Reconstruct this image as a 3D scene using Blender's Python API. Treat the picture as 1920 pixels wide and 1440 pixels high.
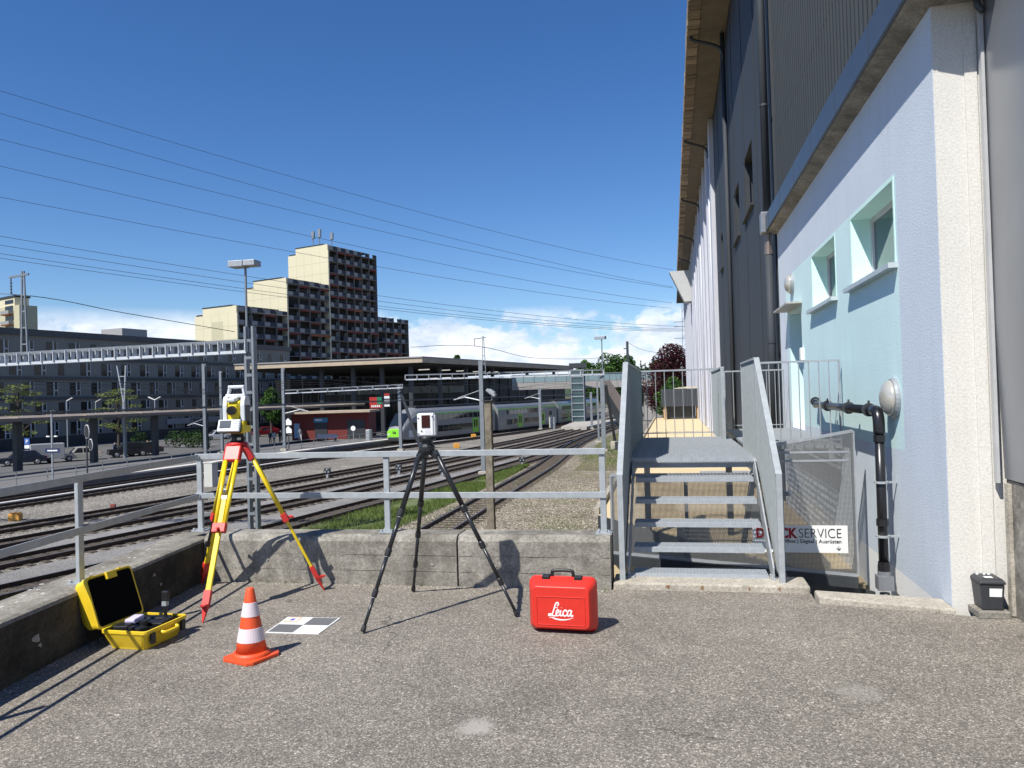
import bpy, bmesh, math, random
from mathutils import Vector, Matrix, Quaternion
R = math.radians
random.seed(7)
scene = bpy.context.scene
for o in list(bpy.data.objects):
    bpy.data.objects.remove(o, do_unlink=True)
C = scene.collection

# ------------------------------------------------------------------ camera
F_PX, CAM_H, ROLL = 1443.0, 1.6, 0.029
PITCH, YAW = R(0.8216), R(11.7253)

def ray(x, y):
    u, v = x - 960.0, 720.0 - y
    c, s = math.cos(ROLL), math.sin(ROLL)
    u, v = u * c + v * s, -u * s + v * c
    cp, sp = math.cos(PITCH), math.sin(PITCH)
    a = (u, F_PX * cp - v * sp, F_PX * sp + v * cp)
    cy, sy = math.cos(YAW), math.sin(YAW)
    return Vector((a[0] * cy - a[1] * sy, a[0] * sy + a[1] * cy, a[2]))
EYE = Vector((0, 0, CAM_H))
def gz(x, y, z=0.0):            # survey point on the level z
    d = ray(x, y); return EYE + d * ((z - CAM_H) / d.z)
def gx(x, y, X):                # survey point on the plane x = X
    d = ray(x, y); return EYE + d * (X / d.x)
def gy(x, y, Y):
    d = ray(x, y); return EYE + d * (Y / d.y)
def gd(x, y, D):                # survey point at distance D
    return EYE + ray(x, y) * (D / F_PX)

cam_d = bpy.data.cameras.new('camera')
cam = bpy.data.objects.new('camera', cam_d); C.objects.link(cam)
f0 = ray(960, 720)
right = (ray(960 + 100, 720) - f0).normalized(); up = (ray(960, 720 - 100) - f0).normalized(); back = (-f0).normalized()
m = Matrix((right, up, back)).transposed().to_4x4(); m.translation = EYE
cam.matrix_world = m
cam_d.sensor_width = 36.0; cam_d.lens = 36.0 * F_PX / 1920.0
cam_d.clip_start = 0.05; cam_d.clip_end = 6000
scene.camera = cam
scene.render.resolution_x, scene.render.resolution_y = 1024, 768

# ------------------------------------------------------------------ sky, sun, exposure
SUN_AZ, SUN_EL = R(29.0), R(52.0)       # light travels towards +Y turned SUN_AZ to +X
w = bpy.data.worlds.new('World'); scene.world = w; w.use_nodes = True
nt = w.node_tree; nt.nodes.clear(); L = nt.links.new
out = nt.nodes.new('ShaderNodeOutputWorld')
sky = nt.nodes.new('ShaderNodeTexSky'); sky.sky_type = 'NISHITA'; sky.sun_disc = False
sky.sun_elevation = SUN_EL; sky.sun_rotation = R(180) + SUN_AZ
sky.altitude = 500; sky.air_density = 1.0; sky.dust_density = 0.15; sky.ozone_density = 4.0
bg = nt.nodes.new('ShaderNodeBackground'); bg.inputs[1].default_value = 0.100
hs = nt.nodes.new('ShaderNodeHueSaturation'); hs.inputs['Saturation'].default_value = 1.24; hs.inputs['Hue'].default_value = 0.508
L(sky.outputs[0], hs.inputs['Color']); L(hs.outputs[0], bg.inputs[0])
tc = nt.nodes.new('ShaderNodeTexCoord')
sx = nt.nodes.new('ShaderNodeSeparateXYZ'); L(tc.outputs['Generated'], sx.inputs[0])
def cloud_noise(scale, stretch, detail, off, rough=0.55):
    mp = nt.nodes.new('ShaderNodeMapping'); L(tc.outputs['Generated'], mp.inputs[0])
    mp.inputs['Scale'].default_value = (scale, scale, scale * stretch); mp.inputs['Location'].default_value = off
    n = nt.nodes.new('ShaderNodeTexNoise'); n.inputs['Scale'].default_value = 1.0
    n.inputs['Detail'].default_value = detail; n.inputs['Roughness'].default_value = rough
    L(mp.outputs[0], n.inputs['Vector']); return n.outputs[0]
def wm(op, a, b, clamp=False):
    n = nt.nodes.new('ShaderNodeMath'); n.operation = op; n.use_clamp = clamp
    for i, q in enumerate((a, b)):
        if isinstance(q, (int, float)): n.inputs[i].default_value = q
        else: L(q, n.inputs[i])
    return n.outputs[0]
big = cloud_noise(5.2, 2.0, 8, (3.1, 0.4, 1.7), .6)
fine = cloud_noise(21.0, 1.5, 8, (0.2, 5.1, 0.0), .62)
dens = wm('ADD', wm('MULTIPLY', big, 0.62), wm('MULTIPLY', fine, 0.38))
thr = wm('ADD', 0.338, wm('MULTIPLY', sx.outputs['Z'], 1.15))
mask = wm('MULTIPLY', wm('SUBTRACT', dens, thr), 20.0, True)
lay = wm('MULTIPLY', wm('SUBTRACT', 0.115, sx.outputs['Z']), 40.0, True)
mask = wm('MULTIPLY', wm('MULTIPLY', mask, lay), 0.95)
shade = cloud_noise(15.0, 2.2, 6, (0.0, 2.1, 0.035), .6)
sh = wm('MULTIPLY', wm('SUBTRACT', shade, 0.36), 3.6, True)
cmix = nt.nodes.new('ShaderNodeMix'); cmix.data_type = 'RGBA'
cmix.inputs['A'].default_value = (0.50, 0.59, 0.74, 1); cmix.inputs['B'].default_value = (0.90, 0.92, 0.96, 1)
L(sh, cmix.inputs['Factor'])
bgc = nt.nodes.new('ShaderNodeBackground'); bgc.inputs[1].default_value = 1.0; L(cmix.outputs['Result'], bgc.inputs[0])
ms = nt.nodes.new('ShaderNodeMixShader'); L(mask, ms.inputs[0]); L(bg.outputs[0], ms.inputs[1]); L(bgc.outputs[0], ms.inputs[2])
L(ms.outputs[0], out.inputs[0])

sun_d = bpy.data.lights.new('sun', 'SUN'); sun_d.energy = 5.0; sun_d.angle = R(0.53); sun_d.color = (1.0, 0.965, 0.89)
sun = bpy.data.objects.new('sun', sun_d); C.objects.link(sun)
SUN_DIR = Vector((math.sin(SUN_AZ) * math.cos(SUN_EL), math.cos(SUN_AZ) * math.cos(SUN_EL), -math.sin(SUN_EL)))
sun.rotation_euler = SUN_DIR.to_track_quat('-Z', 'Y').to_euler(); sun.location = (-20, -40, 60)
scene.view_settings.view_transform = 'Standard'; scene.view_settings.look = 'None'
scene.view_settings.exposure = 0.38; scene.view_settings.gamma = 1.0; scene.view_settings.use_curve_mapping = False

# ------------------------------------------------------------------ materials
MATS = {}
def _m(name):
    m = bpy.data.materials.new(name); m.use_nodes = True
    n = m.node_tree; b = n.nodes['Principled BSDF']; MATS[name] = m
    return m, n, b
def nnode(n, typ, **kw):
    o = n.nodes.new(typ)
    for k, v in kw.items():
        if k in o.inputs: o.inputs[k].default_value = v
        else: setattr(o, k, v)
    return o
def noise_of(n, scale, detail=4, rough=.55, vec=None, coord='Object'):
    t = n.nodes.new('ShaderNodeTexCoord'); x = nnode(n, 'ShaderNodeTexNoise', Scale=scale, Detail=detail, Roughness=rough)
    n.links.new(vec or t.outputs[coord], x.inputs['Vector']); return x.outputs[0]
def ramp(n, fac, stops):
    r = n.nodes.new('ShaderNodeValToRGB'); n.links.new(fac, r.inputs[0]); e = r.color_ramp.elements
    while len(e) < len(stops): e.new(.5)
    for q, (p, c) in zip(e, stops):
        q.position = p; q.color = (c, c, c, 1) if isinstance(c, (int, float)) else (*c, 1)
    return r.outputs[0]
def mixc(n, fac, a, b, mode='MIX'):
    x = n.nodes.new('ShaderNodeMix'); x.data_type = 'RGBA'; x.blend_type = mode
    for s, q in (('Factor', fac), ('A', a), ('B', b)):
        if isinstance(q, (int, float)): x.inputs[s].default_value = q
        elif isinstance(q, tuple): x.inputs[s].default_value = (*q, 1)
        else: n.links.new(q, x.inputs[s])
    return x.outputs['Result']
def bump(n, b, h, strength, dist=.01):
    x = nnode(n, 'ShaderNodeBump', Strength=strength, Distance=dist); n.links.new(h, x.inputs['Height']); n.links.new(x.outputs[0], b.inputs['Normal'])
def mat(name, col, rough=.65, metal=0.0, var=.12, scale=6.0, bmp=0.0, bscale=60.0, bdist=.01, spec=.5, coord='Object', dirt=0.0):
    if name in MATS: return MATS[name]
    m, n, b = _m(name)
    b.inputs['Roughness'].default_value = rough; b.inputs['Metallic'].default_value = metal
    b.inputs['Specular IOR Level'].default_value = spec
    f = ramp(n, noise_of(n, scale, 6, .6, coord=coord), [(.25, 1 - var), (.75, 1 + var)])
    c = mixc(n, 1.0, col, f, 'MULTIPLY')
    if dirt:
        d = ramp(n, noise_of(n, scale * .37, 7, .68, coord=coord), [(.42, 0.0), (.72, dirt)])
        c = mixc(n, d, c, (col[0] * .35 + .01, col[1] * .33 + .01, col[2] * .3 + .008))
    n.links.new(c, b.inputs['Base Color'])
    if bmp: bump(n, b, noise_of(n, bscale, 3, .6, coord=coord), bmp, bdist)
    return m

def asphalt(name='asphalt'):
    m, n, b = _m(name); b.inputs['Roughness'].default_value = .82; b.inputs['Specular IOR Level'].default_value = .35
    t = n.nodes.new('ShaderNodeTexCoord')
    v = nnode(n, 'ShaderNodeTexVoronoi', Scale=150.0); n.links.new(t.outputs['Object'], v.inputs['Vector'])
    v2 = nnode(n, 'ShaderNodeTexVoronoi', Scale=84.0); n.links.new(t.outputs['Object'], v2.inputs['Vector'])
    s = n.nodes.new('ShaderNodeSeparateColor'); n.links.new(v.outputs['Color'], s.inputs[0])
    s2 = n.nodes.new('ShaderNodeSeparateColor'); n.links.new(v2.outputs['Color'], s2.inputs[0])
    c = ramp(n, s.outputs[0], [(0.0, (.125, .110, .091)), (.4, (.188, .167, .139)), (.8, (.258, .229, .192)), (1.0, (.47, .425, .365))])
    c2 = ramp(n, s2.outputs[1], [(.0, .70), (.5, 1.0), (.93, 1.12), (.975, 1.65)])
    c = mixc(n, .8, c, c2, 'MULTIPLY')
    e = ramp(n, v.outputs['Distance'], [(.35, 1.0), (.85, .65)])
    c = mixc(n, .6, c, e, 'MULTIPLY')
    big = ramp(n, noise_of(n, .55, 6, .62), [(.3, .80), (.5, 1.0), (.7, 1.16)])
    c = mixc(n, 1.0, c, big, 'MULTIPLY')
    mid = ramp(n, noise_of(n, 3.2, 6, .7), [(.3, .84), (.6, 1.06)])
    c = mixc(n, 1.0, c, mid, 'MULTIPLY')
    # hairline cracks
    nz = n.nodes.new('ShaderNodeTexNoise'); nz.inputs['Scale'].default_value = 2.2; nz.inputs['Detail'].default_value = 6; n.links.new(t.outputs['Object'], nz.inputs['Vector'])
    wv = n.nodes.new('ShaderNodeVectorMath'); wv.operation = 'MULTIPLY_ADD'; n.links.new(nz.outputs['Color'], wv.inputs[0]); wv.inputs[1].default_value = (.8, .8, 0); n.links.new(t.outputs['Object'], wv.inputs[2])
    ck = nnode(n, 'ShaderNodeTexVoronoi', Scale=.42); ck.feature = 'DISTANCE_TO_EDGE'; n.links.new(wv.outputs[0], ck.inputs['Vector'])
    ckm = mixc(n, 1.0, ramp(n, ck.outputs['Distance'], [(.0015, .75), (.004, 0.0)]), ramp(n, noise_of(n, .5, 3, .5), [(.46, 0.0), (.56, 1.0)]), 'MULTIPLY')
    c = mixc(n, ckm, c, (.035, .031, .027))
    # worn pale spots and darker stains with their own outlines
    st = ramp(n, noise_of(n, 1.15, 5, .55), [(.66, 0.0), (.74, .35)])
    c = mixc(n, st, c, (.34, .32, .29))
    dk = ramp(n, noise_of(n, .85, 7, .7), [(.26, .42), (.36, 0.0)])
    c = mixc(n, dk, c, (.06, .055, .05))
    for (sx_, sy_, r_, amt) in ((-.98, 3.62, .13, .75), (-.28, 3.05, .10, .6), (-2.2, 2.9, .10, .35), (.9, 4.3, .16, .25)):      # spilled cement
        dn = nnode(n, 'ShaderNodeVectorMath', operation='DISTANCE'); n.links.new(t.outputs['Object'], dn.inputs[0]); dn.inputs[1].default_value = (sx_, sy_, 0)
        ad = nnode(n, 'ShaderNodeMath', operation='MULTIPLY_ADD'); n.links.new(noise_of(n, 11, 5, .7), ad.inputs[0]); ad.inputs[1].default_value = .34; n.links.new(dn.outputs['Value'], ad.inputs[2])
        c = mixc(n, ramp(n, ad.outputs[0], [(r_ + .09, amt), (r_ + .16, 0.0)]), c, (.36, .335, .295))
    n.links.new(c, b.inputs['Base Color'])
    h = mixc(n, .5, v.outputs['Distance'], v2.outputs['Distance'])
    bump(n, b, h, .42, -.003)
    return m
def gravel(name, cols, scale=14.0, moss=None, mossamt=.5, b_s=.9):
    m, n, b = _m(name); b.inputs['Roughness'].default_value = .9; b.inputs['Specular IOR Level'].default_value = .2
    t = n.nodes.new('ShaderNodeTexCoord')
    v = nnode(n, 'ShaderNodeTexVoronoi', Scale=scale); n.links.new(t.outputs['Object'], v.inputs['Vector'])
    s = n.nodes.new('ShaderNodeSeparateColor'); n.links.new(v.outputs['Color'], s.inputs[0])
    k = len(cols); c = ramp(n, s.outputs[0], [(i / (k - 1), q) for i, q in enumerate(cols)])
    e = ramp(n, v.outputs['Distance'], [(.3, 1.0), (.8, .3)])
    c = mixc(n, .85, c, e, 'MULTIPLY')
    c = mixc(n, 1.0, c, ramp(n, noise_of(n, .35, 6, .6), [(.3, .75), (.7, 1.2)]), 'MULTIPLY')
    if moss:
        c = mixc(n, ramp(n, noise_of(n, .3, 7, .65), [(.5, 0.0), (.62, mossamt)]), c, moss)
    n.links.new(c, b.inputs['Base Color']); bump(n, b, v.outputs['Distance'], b_s, -.04)
    return m
def concrete(name, col=(.30, .285, .26), mott=.7, spots=True, bsc=55.0):
    m, n, b = _m(name); b.inputs['Roughness'].default_value = .88; b.inputs['Specular IOR Level'].default_value = .25
    f = ramp(n, noise_of(n, 3.0, 8, .68), [(.3, 1 - mott), (.52, 1.0), (.75, 1.22)])
    c = mixc(n, 1.0, col, f, 'MULTIPLY')
    g = ramp(n, noise_of(n, 38.0, 5, .7), [(.3, .55), (.6, 1.12)])
    c = mixc(n, .8, c, g, 'MULTIPLY')
    g = ramp(n, noise_of(n, 150.0, 4, .75), [(.34, .45), (.5, 1.0), (.68, 1.3)])
    c = mixc(n, .75, c, g, 'MULTIPLY')
    if spots:
        t = n.nodes.new('ShaderNodeTexCoord')
        v = nnode(n, 'ShaderNodeTexVoronoi', Scale=2.1); n.links.new(t.outputs['Object'], v.inputs['Vector'])
        d = n.nodes.new('ShaderNodeMath'); d.operation = 'ADD'
        x = n.nodes.new('ShaderNodeMath'); x.operation = 'MULTIPLY'; x.inputs[1].default_value = .07
        n.links.new(noise_of(n, 9, 4, .6), x.inputs[0]); n.links.new(v.outputs['Distance'], d.inputs[0]); n.links.new(x.outputs[0], d.inputs[1])
        c = mixc(n, ramp(n, d.outputs[0], [(.055, .8), (.085, 0.0)]), c, (.60, .58, .53))
    # dark algae runs
    c = mixc(n, ramp(n, noise_of(n, 1.9, 9, .74), [(.40, 0.0), (.62, mott)]), c, (col[0] * .2, col[1] * .19, col[2] * .17))
    n.links.new(c, b.inputs['Base Color']); bump(n, b, noise_of(n, bsc, 6, .7), .6, .012)
    return m
def stucco(name, col, bs=1.0):
    m, n, b = _m(name); b.inputs['Roughness'].default_value = .9; b.inputs['Specular IOR Level'].default_value = .2
    t = n.nodes.new('ShaderNodeTexCoord')
    h = noise_of(n, 62.0, 4, .62)
    f = ramp(n, h, [(.32, .86), (.6, 1.04)])
    c = mixc(n, 1.0, col, f, 'MULTIPLY')
    c = mixc(n, 1.0, c, ramp(n, noise_of(n, 1.1, 5, .6), [(.3, .95), (.7, 1.03)]), 'MULTIPLY')
    mp = n.nodes.new('ShaderNodeMapping'); mp.inputs['Scale'].default_value = (5, 5, .45); n.links.new(t.outputs['Object'], mp.inputs[0])
    run = ramp(n, noise_of(n, 1.0, 6, .65, vec=mp.outputs[0]), [(.55, 0.0), (.8, .22)])
    c = mixc(n, run, c, (col[0] * .55, col[1] * .53, col[2] * .5))
    n.links.new(c, b.inputs['Base Color']); bump(n, b, h, .40 * bs, .010)
    return m
def perforated(name, col, pitch=.010, hole=.33):
    m, n, b = _m(name); b.inputs['Metallic'].default_value = .7; b.inputs['Roughness'].default_value = .5
    b.inputs['Base Color'].default_value = (*col, 1)
    t = n.nodes.new('ShaderNodeTexCoord'); mp = n.nodes.new('ShaderNodeMapping'); mp.inputs['Scale'].default_value = (1 / pitch,) * 3
    n.links.new(t.outputs['UV'], mp.inputs[0])
    fr = n.nodes.new('ShaderNodeVectorMath'); fr.operation = 'FRACTION'; n.links.new(mp.outputs[0], fr.inputs[0])
    sb = n.nodes.new('ShaderNodeVectorMath'); sb.operation = 'DISTANCE'; sb.inputs[1].default_value = (.5, .5, 0); n.links.new(fr.outputs[0], sb.inputs[0])
    lt = n.nodes.new('ShaderNodeMath'); lt.operation = 'LESS_THAN'; lt.inputs[1].default_value = hole; n.links.new(sb.outputs['Value'], lt.inputs[0])
    tr = n.nodes.new('ShaderNodeBsdfTransparent'); mx = n.nodes.new('ShaderNodeMixShader')
    n.links.new(lt.outputs[0], mx.inputs[0]); n.links.new(b.outputs[0], mx.inputs[1]); n.links.new(tr.outputs[0], mx.inputs[2])
    n.links.new(mx.outputs[0], n.nodes['Material Output'].inputs[0]); return m
def glass(name, col=(.02, .03, .04), rough=.04, spec=.8):
    m, n, b = _m(name); b.inputs['Base Color'].default_value = (*col, 1); b.inputs['Roughness'].default_value = rough
    b.inputs['Specular IOR Level'].default_value = spec
    bump(n, b, noise_of(n, 1.3, 2, .5), .02, .05); return m
def leafmat(name, col, var=.45):
    m, n, b = _m(name); b.inputs['Roughness'].default_value = .6; b.inputs['Specular IOR Level'].default_value = .25
    g = n.nodes.new('ShaderNodeNewGeometry')
    c = mixc(n, 1.0, col, ramp(n, g.outputs['Random Per Island'], [(0, 1 - var), (1, 1 + var)]), 'MULTIPLY')
    n.links.new(c, b.inputs['Base Color'])
    tl = n.nodes.new('ShaderNodeBsdfTranslucent'); n.links.new(c, tl.inputs[0])
    mx = n.nodes.new('ShaderNodeMixShader'); mx.inputs[0].default_value = .3
    n.links.new(b.outputs[0], mx.inputs[1]); n.links.new(tl.outputs[0], mx.inputs[2]); n.links.new(mx.outputs[0], n.nodes['Material Output'].inputs[0])
    return m
def emit(name, col, s):
    m, n, b = _m(name); b.inputs['Base Color'].default_value = (*col, 1); b.inputs['Emission Color'].default_value = (*col, 1); b.inputs['Emission Strength'].default_value = s; return m

M_ASPH = asphalt()
M_CONC = concrete('old_concrete', (.36, .335, .29), .68)
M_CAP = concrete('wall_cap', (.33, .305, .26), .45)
M_CONC_SHADE = concrete('shade_toned_concrete', (.085, .077, .062), .7)  # near-black base puts the shade of the left wall's inner face into the colour
M_KERB = concrete('pale_concrete', (.50, .455, .38), .3, False)
M_GALV = mat('galvanised', (.36, .385, .40), .5, .2, .16, 14, .12, 90)
M_GALV2 = mat('galvanised_dull', (.36, .38, .40), .5, .3, .18, 9)
M_STEEL_D = mat('dark_steel', (.05, .055, .06), .5, .3, .2, 8)
M_MAST = mat('mast_steel', (.24, .26, .28), .5, .4, .18, 3)
M_BALLAST = gravel('ballast', [(.10, .083, .061), (.22, .187, .14), (.36, .31, .235), (.56, .49, .385)], 13, (.11, .12, .045), .35)
M_BALLAST2 = gravel('ballast_grey', [(.12, .107, .09), (.235, .212, .18), (.355, .322, .277), (.50, .46, .40)], 15)
M_PATHG = gravel('fine_gravel', [(.22, .21, .20), (.30, .285, .27), (.38, .365, .35)], 30, None, 0, .3)
M_FIELD = gravel('weedy_ground', [(.09, .085, .05), (.16, .145, .09), (.22, .20, .13)], 9, (.07, .10, .03), .8)
M_RAIL = mat('rusty_rail', (.07, .045, .032), .6, .4, .3, 5)
M_RAILTOP = mat('rail_head', (.30, .27, .25), .35, .8, .15, 5)
M_SLEEPER = mat('sleeper_wood', (.075, .058, .045), .9, 0, .35, 6)
M_STREET = mat('street_asphalt', (.10, .098, .096), .9, 0, .15, .6)
M_WHITE = mat('white_paint', (.78, .78, .76), .5, 0, .05)
M_BLACK = mat('black_plastic', (.012, .012, .013), .45, 0, .15, 20)
M_GLASS = glass('window_glass', (.012, .015, .018), .12, .35)
M_BGLASS = glass('blue_glass', (.03, .06, .10))
# ------------------------------------------------------------------ mesh helpers
XF = {}
class MB:
    def __init__(s): s.v = []; s.f = []; s.mi = []; s.cur = 0
    def add(s, vs, fs):
        k = len(s.v); s.v += [tuple(q) for q in vs]; s.f += [tuple(k + i for i in q) for q in fs]; s.mi += [s.cur] * len(fs); return s
    def box(s, c, d, rz=0.0, M=None):
        x, y, z = d[0] / 2, d[1] / 2, d[2] / 2
        vs = [Vector(q) for q in ((-x, -y, -z), (x, -y, -z), (x, y, -z), (-x, y, -z), (-x, -y, z), (x, -y, z), (x, y, z), (-x, y, z))]
        T = M if M is not None else Matrix.Rotation(rz, 3, 'Z')
        return s.add([T @ q + Vector(c) for q in vs], [(3, 2, 1, 0), (4, 5, 6, 7), (0, 1, 5, 4), (1, 2, 6, 5), (2, 3, 7, 6), (3, 0, 4, 7)])
    def bb(s, x0, x1, y0, y1, z0, z1): return s.box(((x0 + x1) / 2, (y0 + y1) / 2, (z0 + z1) / 2), (abs(x1 - x0), abs(y1 - y0), abs(z1 - z0)))
    def bar(s, p, q, w, h=None, up=(0, 0, 1)):
        p, q = Vector(p), Vector(q); h = h or w; d = (q - p); l = d.length
        if l < 1e-6: return s
        d.normalize(); u = Vector(up)
        if abs(d.dot(u)) > .98: u = Vector((0, 1, 0)) if abs(d.y) < .9 else Vector((1, 0, 0))
        x = d.cross(u).normalized(); y = x.cross(d).normalized()
        return s.box((p + q) / 2, (w, l, h), M=Matrix((x, d, y)).transposed())
    def tube(s, pts, r, n=8, caps=True):
        pts = [Vector(p) for p in pts]; k0 = len(s.v); N = len(pts)
        rs = r if isinstance(r, (list, tuple)) else [r] * N
        vs = []; prev = None
        for i, p in enumerate(pts):
            d = (pts[min(i + 1, N - 1)] - pts[max(i - 1, 0)]).normalized()
            if prev is None: u = Vector((0, 0, 1)) if abs(d.z) < .9 else Vector((1, 0, 0))
            else: u = prev
            x = d.cross(u); x = x.normalized() if x.length > 1e-6 else Vector((1, 0, 0)); y = x.cross(d).normalized(); prev = y
            for j in range(n):
                a = 2 * math.pi * j / n; vs.append(p + x * (math.cos(a) * rs[i]) + y * (math.sin(a) * rs[i]))
        fs = [(i * n + j, i * n + (j + 1) % n, (i + 1) * n + (j + 1) % n, (i + 1) * n + j) for i in range(N - 1) for j in range(n)]
        if caps: fs += [tuple(range(n - 1, -1, -1)), tuple((N - 1) * n + j for j in range(n))]
        return s.add(vs, fs)
    def lathe(s, prof, n=24, c=(0, 0, 0), M=None):
        vs = []
        for (r, z) in prof:
            for j in range(n):
                a = 2 * math.pi * j / n; q = Vector((r * math.cos(a), r * math.sin(a), z))
                if M is not None: q = M @ q
                vs.append(q + Vector(c))
        N = len(prof)
        fs = [(i * n + j, i * n + (j + 1) % n, (i + 1) * n + (j + 1) % n, (i + 1) * n + j) for i in range(N - 1) for j in range(n)]
        fs += [tuple(range(n - 1, -1, -1)), tuple((N - 1) * n + j for j in range(n))]
        return s.add(vs, fs)
    def prism(s, poly, z0, z1, M=None):
        n = len(poly); vs = [Vector((x, y, z0)) for x, y in poly] + [Vector((x, y, z1)) for x, y in poly]
        if M is not None: vs = [M @ q for q in vs]
        return s.add(vs, [tuple(range(n - 1, -1, -1)), tuple(range(n, 2 * n))] + [(i, (i + 1) % n, n + (i + 1) % n, n + i) for i in range(n)])
    def loft(s, secs, caps=True):
        n = len(secs[0]); vs = [q for sec in secs for q in sec]; N = len(secs)
        fs = [(i * n + j, i * n + (j + 1) % n, (i + 1) * n + (j + 1) % n, (i + 1) * n + j) for i in range(N - 1) for j in range(n)]
        if caps: fs += [tuple(range(n - 1, -1, -1)), tuple((N - 1) * n + j for j in range(n))]
        return s.add(vs, fs)
    def quad(s, *p): return s.add(p, [tuple(range(len(p)))])
    def mesh(s, name, mats, inv=None, smooth=False):
        me = bpy.data.meshes.new(name)
        vs = [inv @ Vector(q) for q in s.v] if inv is not None else s.v
        me.from_pydata(vs, [], s.f)
        for mm in (mats if isinstance(mats, (list, tuple)) else [mats]): me.materials.append(mm)
        if any(s.mi): me.polygons.foreach_set('material_index', s.mi)
        if smooth: me.polygons.foreach_set('use_smooth', [True] * len(me.polygons))
        me.update(); return me
    def build(s, name, mats, parent=None, world=False, smooth=False, bevel=0.0, seg=2, sub=0):
        inv = XF[parent.name].inverted() if (world and parent is not None) else None
        bm_ok = s.mesh(name, mats, inv, smooth)
        bm = bmesh.new(); bm.from_mesh(bm_ok); bmesh.ops.recalc_face_normals(bm, faces=bm.faces); bm.to_mesh(bm_ok); bm.free()
        o = link(name, bm_ok, parent)
        if bevel:
            md = o.modifiers.new('bevel', 'BEVEL'); md.width = bevel; md.segments = seg; md.limit_method = 'ANGLE'; md.angle_limit = R(40)
            if smooth or seg > 2: bm_ok.polygons.foreach_set('use_smooth', [True] * len(bm_ok.polygons)); wn = o.modifiers.new('wn', 'WEIGHTED_NORMAL')
        if sub: md = o.modifiers.new('sub', 'SUBSURF'); md.levels = sub; md.render_levels = sub
        return o
def link(name, me, parent=None, loc=None, rz=0.0):
    o = bpy.data.objects.new(name, me); C.objects.link(o)
    if parent is not None: o.parent = parent
    T = Matrix.Identity(4)
    if parent is not None and parent.name in XF: T = XF[parent.name].copy()
    if loc is not None:
        o.location = loc; o.rotation_euler = (0, 0, rz)
        T = T @ Matrix.Translation(Vector(loc)) @ Matrix.Rotation(rz, 4, 'Z')
    XF[o.name] = T
    return o
def tag(o, label=None, cat=None, group=None, kind=None):
    if label: o['label'] = label
    if cat: o['category'] = cat
    if group: o['group'] = group
    if kind: o['kind'] = kind
    return o
def thing(name, label, cat, loc=(0, 0, 0), rz=0.0, group=None):
    o = link(name, None, None, loc, rz); o.empty_display_size = .2
    return tag(o, label, cat, group)
def struct(o): o['kind'] = 'structure'; return o
def ginst(name, mesh, parent, loc, rz=0.0): return link(name, mesh, parent, loc, rz)
def text_mesh(body, size, matl, name, bold=0.0, extrude=.002, align='LEFT', spacing=1.0):
    cu = bpy.data.curves.new(name, 'FONT'); cu.body = body; cu.size = size; cu.extrude = extrude; cu.offset = bold; cu.align_x = align; cu.space_character = spacing
    o = bpy.data.objects.new(name, cu); C.objects.link(o)
    dg = bpy.context.evaluated_depsgraph_get(); me = bpy.data.meshes.new_from_object(o.evaluated_get(dg)); me.name = name
    bpy.data.objects.remove(o, do_unlink=True); bpy.data.curves.remove(cu)
    me.materials.clear(); me.materials.append(matl); return me
def place_text(me, name, parent, pos, xdir, updir):
    x, u = Vector(xdir).normalized(), Vector(updir).normalized(); nrm = x.cross(u)
    T = Matrix((x, u, nrm)).transposed().to_4x4(); T.translation = Vector(pos)
    if parent is not None: T = XF[parent.name].inverted() @ T
    me.transform(T); return link(name, me, parent)
def catmull(pts, n=8):
    P = [Vector(p) for p in pts]; P = [P[0] * 2 - P[1]] + P + [P[-1] * 2 - P[-2]]; o = []
    for i in range(1, len(P) - 2):
        for k in range(n):
            t = k / n; a, b, c, d = P[i - 1], P[i], P[i + 1], P[i + 2]
            o.append(.5 * ((2 * b) + (c - a) * t + (2 * a - 5 * b + 4 * c - d) * t * t + (3 * b - a - 3 * c + d) * t ** 3))
    o.append(P[-2]); return o
def arclen(pts):
    s = [0.0]
    for a, b in zip(pts, pts[1:]): s.append(s[-1] + (b - a).length)
    return s
def at_len(pts, s, l):
    if l <= 0: i = 0
    elif l >= s[-1]: i = len(s) - 2
    else:
        i = max(k for k in range(len(s) - 1) if s[k] <= l)
    t = (l - s[i]) / max(1e-6, s[i + 1] - s[i]); d = (pts[i + 1] - pts[i]).normalized()
    return pts[i].lerp(pts[i + 1], t), d
def offset2(pts, off, z=None):          # sideways copy of a ground curve, + is to the right of travel
    o = []
    for i, p in enumerate(pts):
        d = (pts[min(i + 1, len(pts) - 1)] - pts[max(i - 1, 0)]); d.z = 0; d.normalize()
        q = p + Vector((d.y, -d.x, 0)) * off
        if z is not None: q.z = z
        o.append(q)
    return o
def strip(mb, a, b):
    k = len(a); mb.add(list(a) + list(b), [(i, i + 1, k + i + 1, k + i) for i in range(k - 1)]); return mb

# ------------------------------------------------------------------ ground and terrace
GZ = -4.1                       # rail level of the yard below the terrace
WALL_Y, WX = 6.27, 1.88         # retaining wall face, building face
def lw(y): return -4.20 + (WALL_Y - y) * 0.155      # inner face of the left wall
mb = MB(); S = 2500
mb.quad((-S, -S, GZ - .32), (S, -S, GZ - .32), (S, S, GZ - .32), (-S, S, GZ - .32))
struct(mb.build('ground', M_FIELD))
mb = MB()
mb.prism([(-4.6, -12), (9, -12), (9, 5.8), (1.95, 5.8), (1.0, 6.02), (1.0, 6.31), (-4.6, 6.4)], -.5, 0.0)
struct(mb.build('terrace_pavement', M_ASPH))
mb = MB()                       # body of the terrace under the pavement
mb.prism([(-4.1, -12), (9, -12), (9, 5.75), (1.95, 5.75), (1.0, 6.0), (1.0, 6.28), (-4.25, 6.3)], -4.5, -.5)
struct(mb.build('terrace_base', M_CONC_SHADE))

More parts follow.
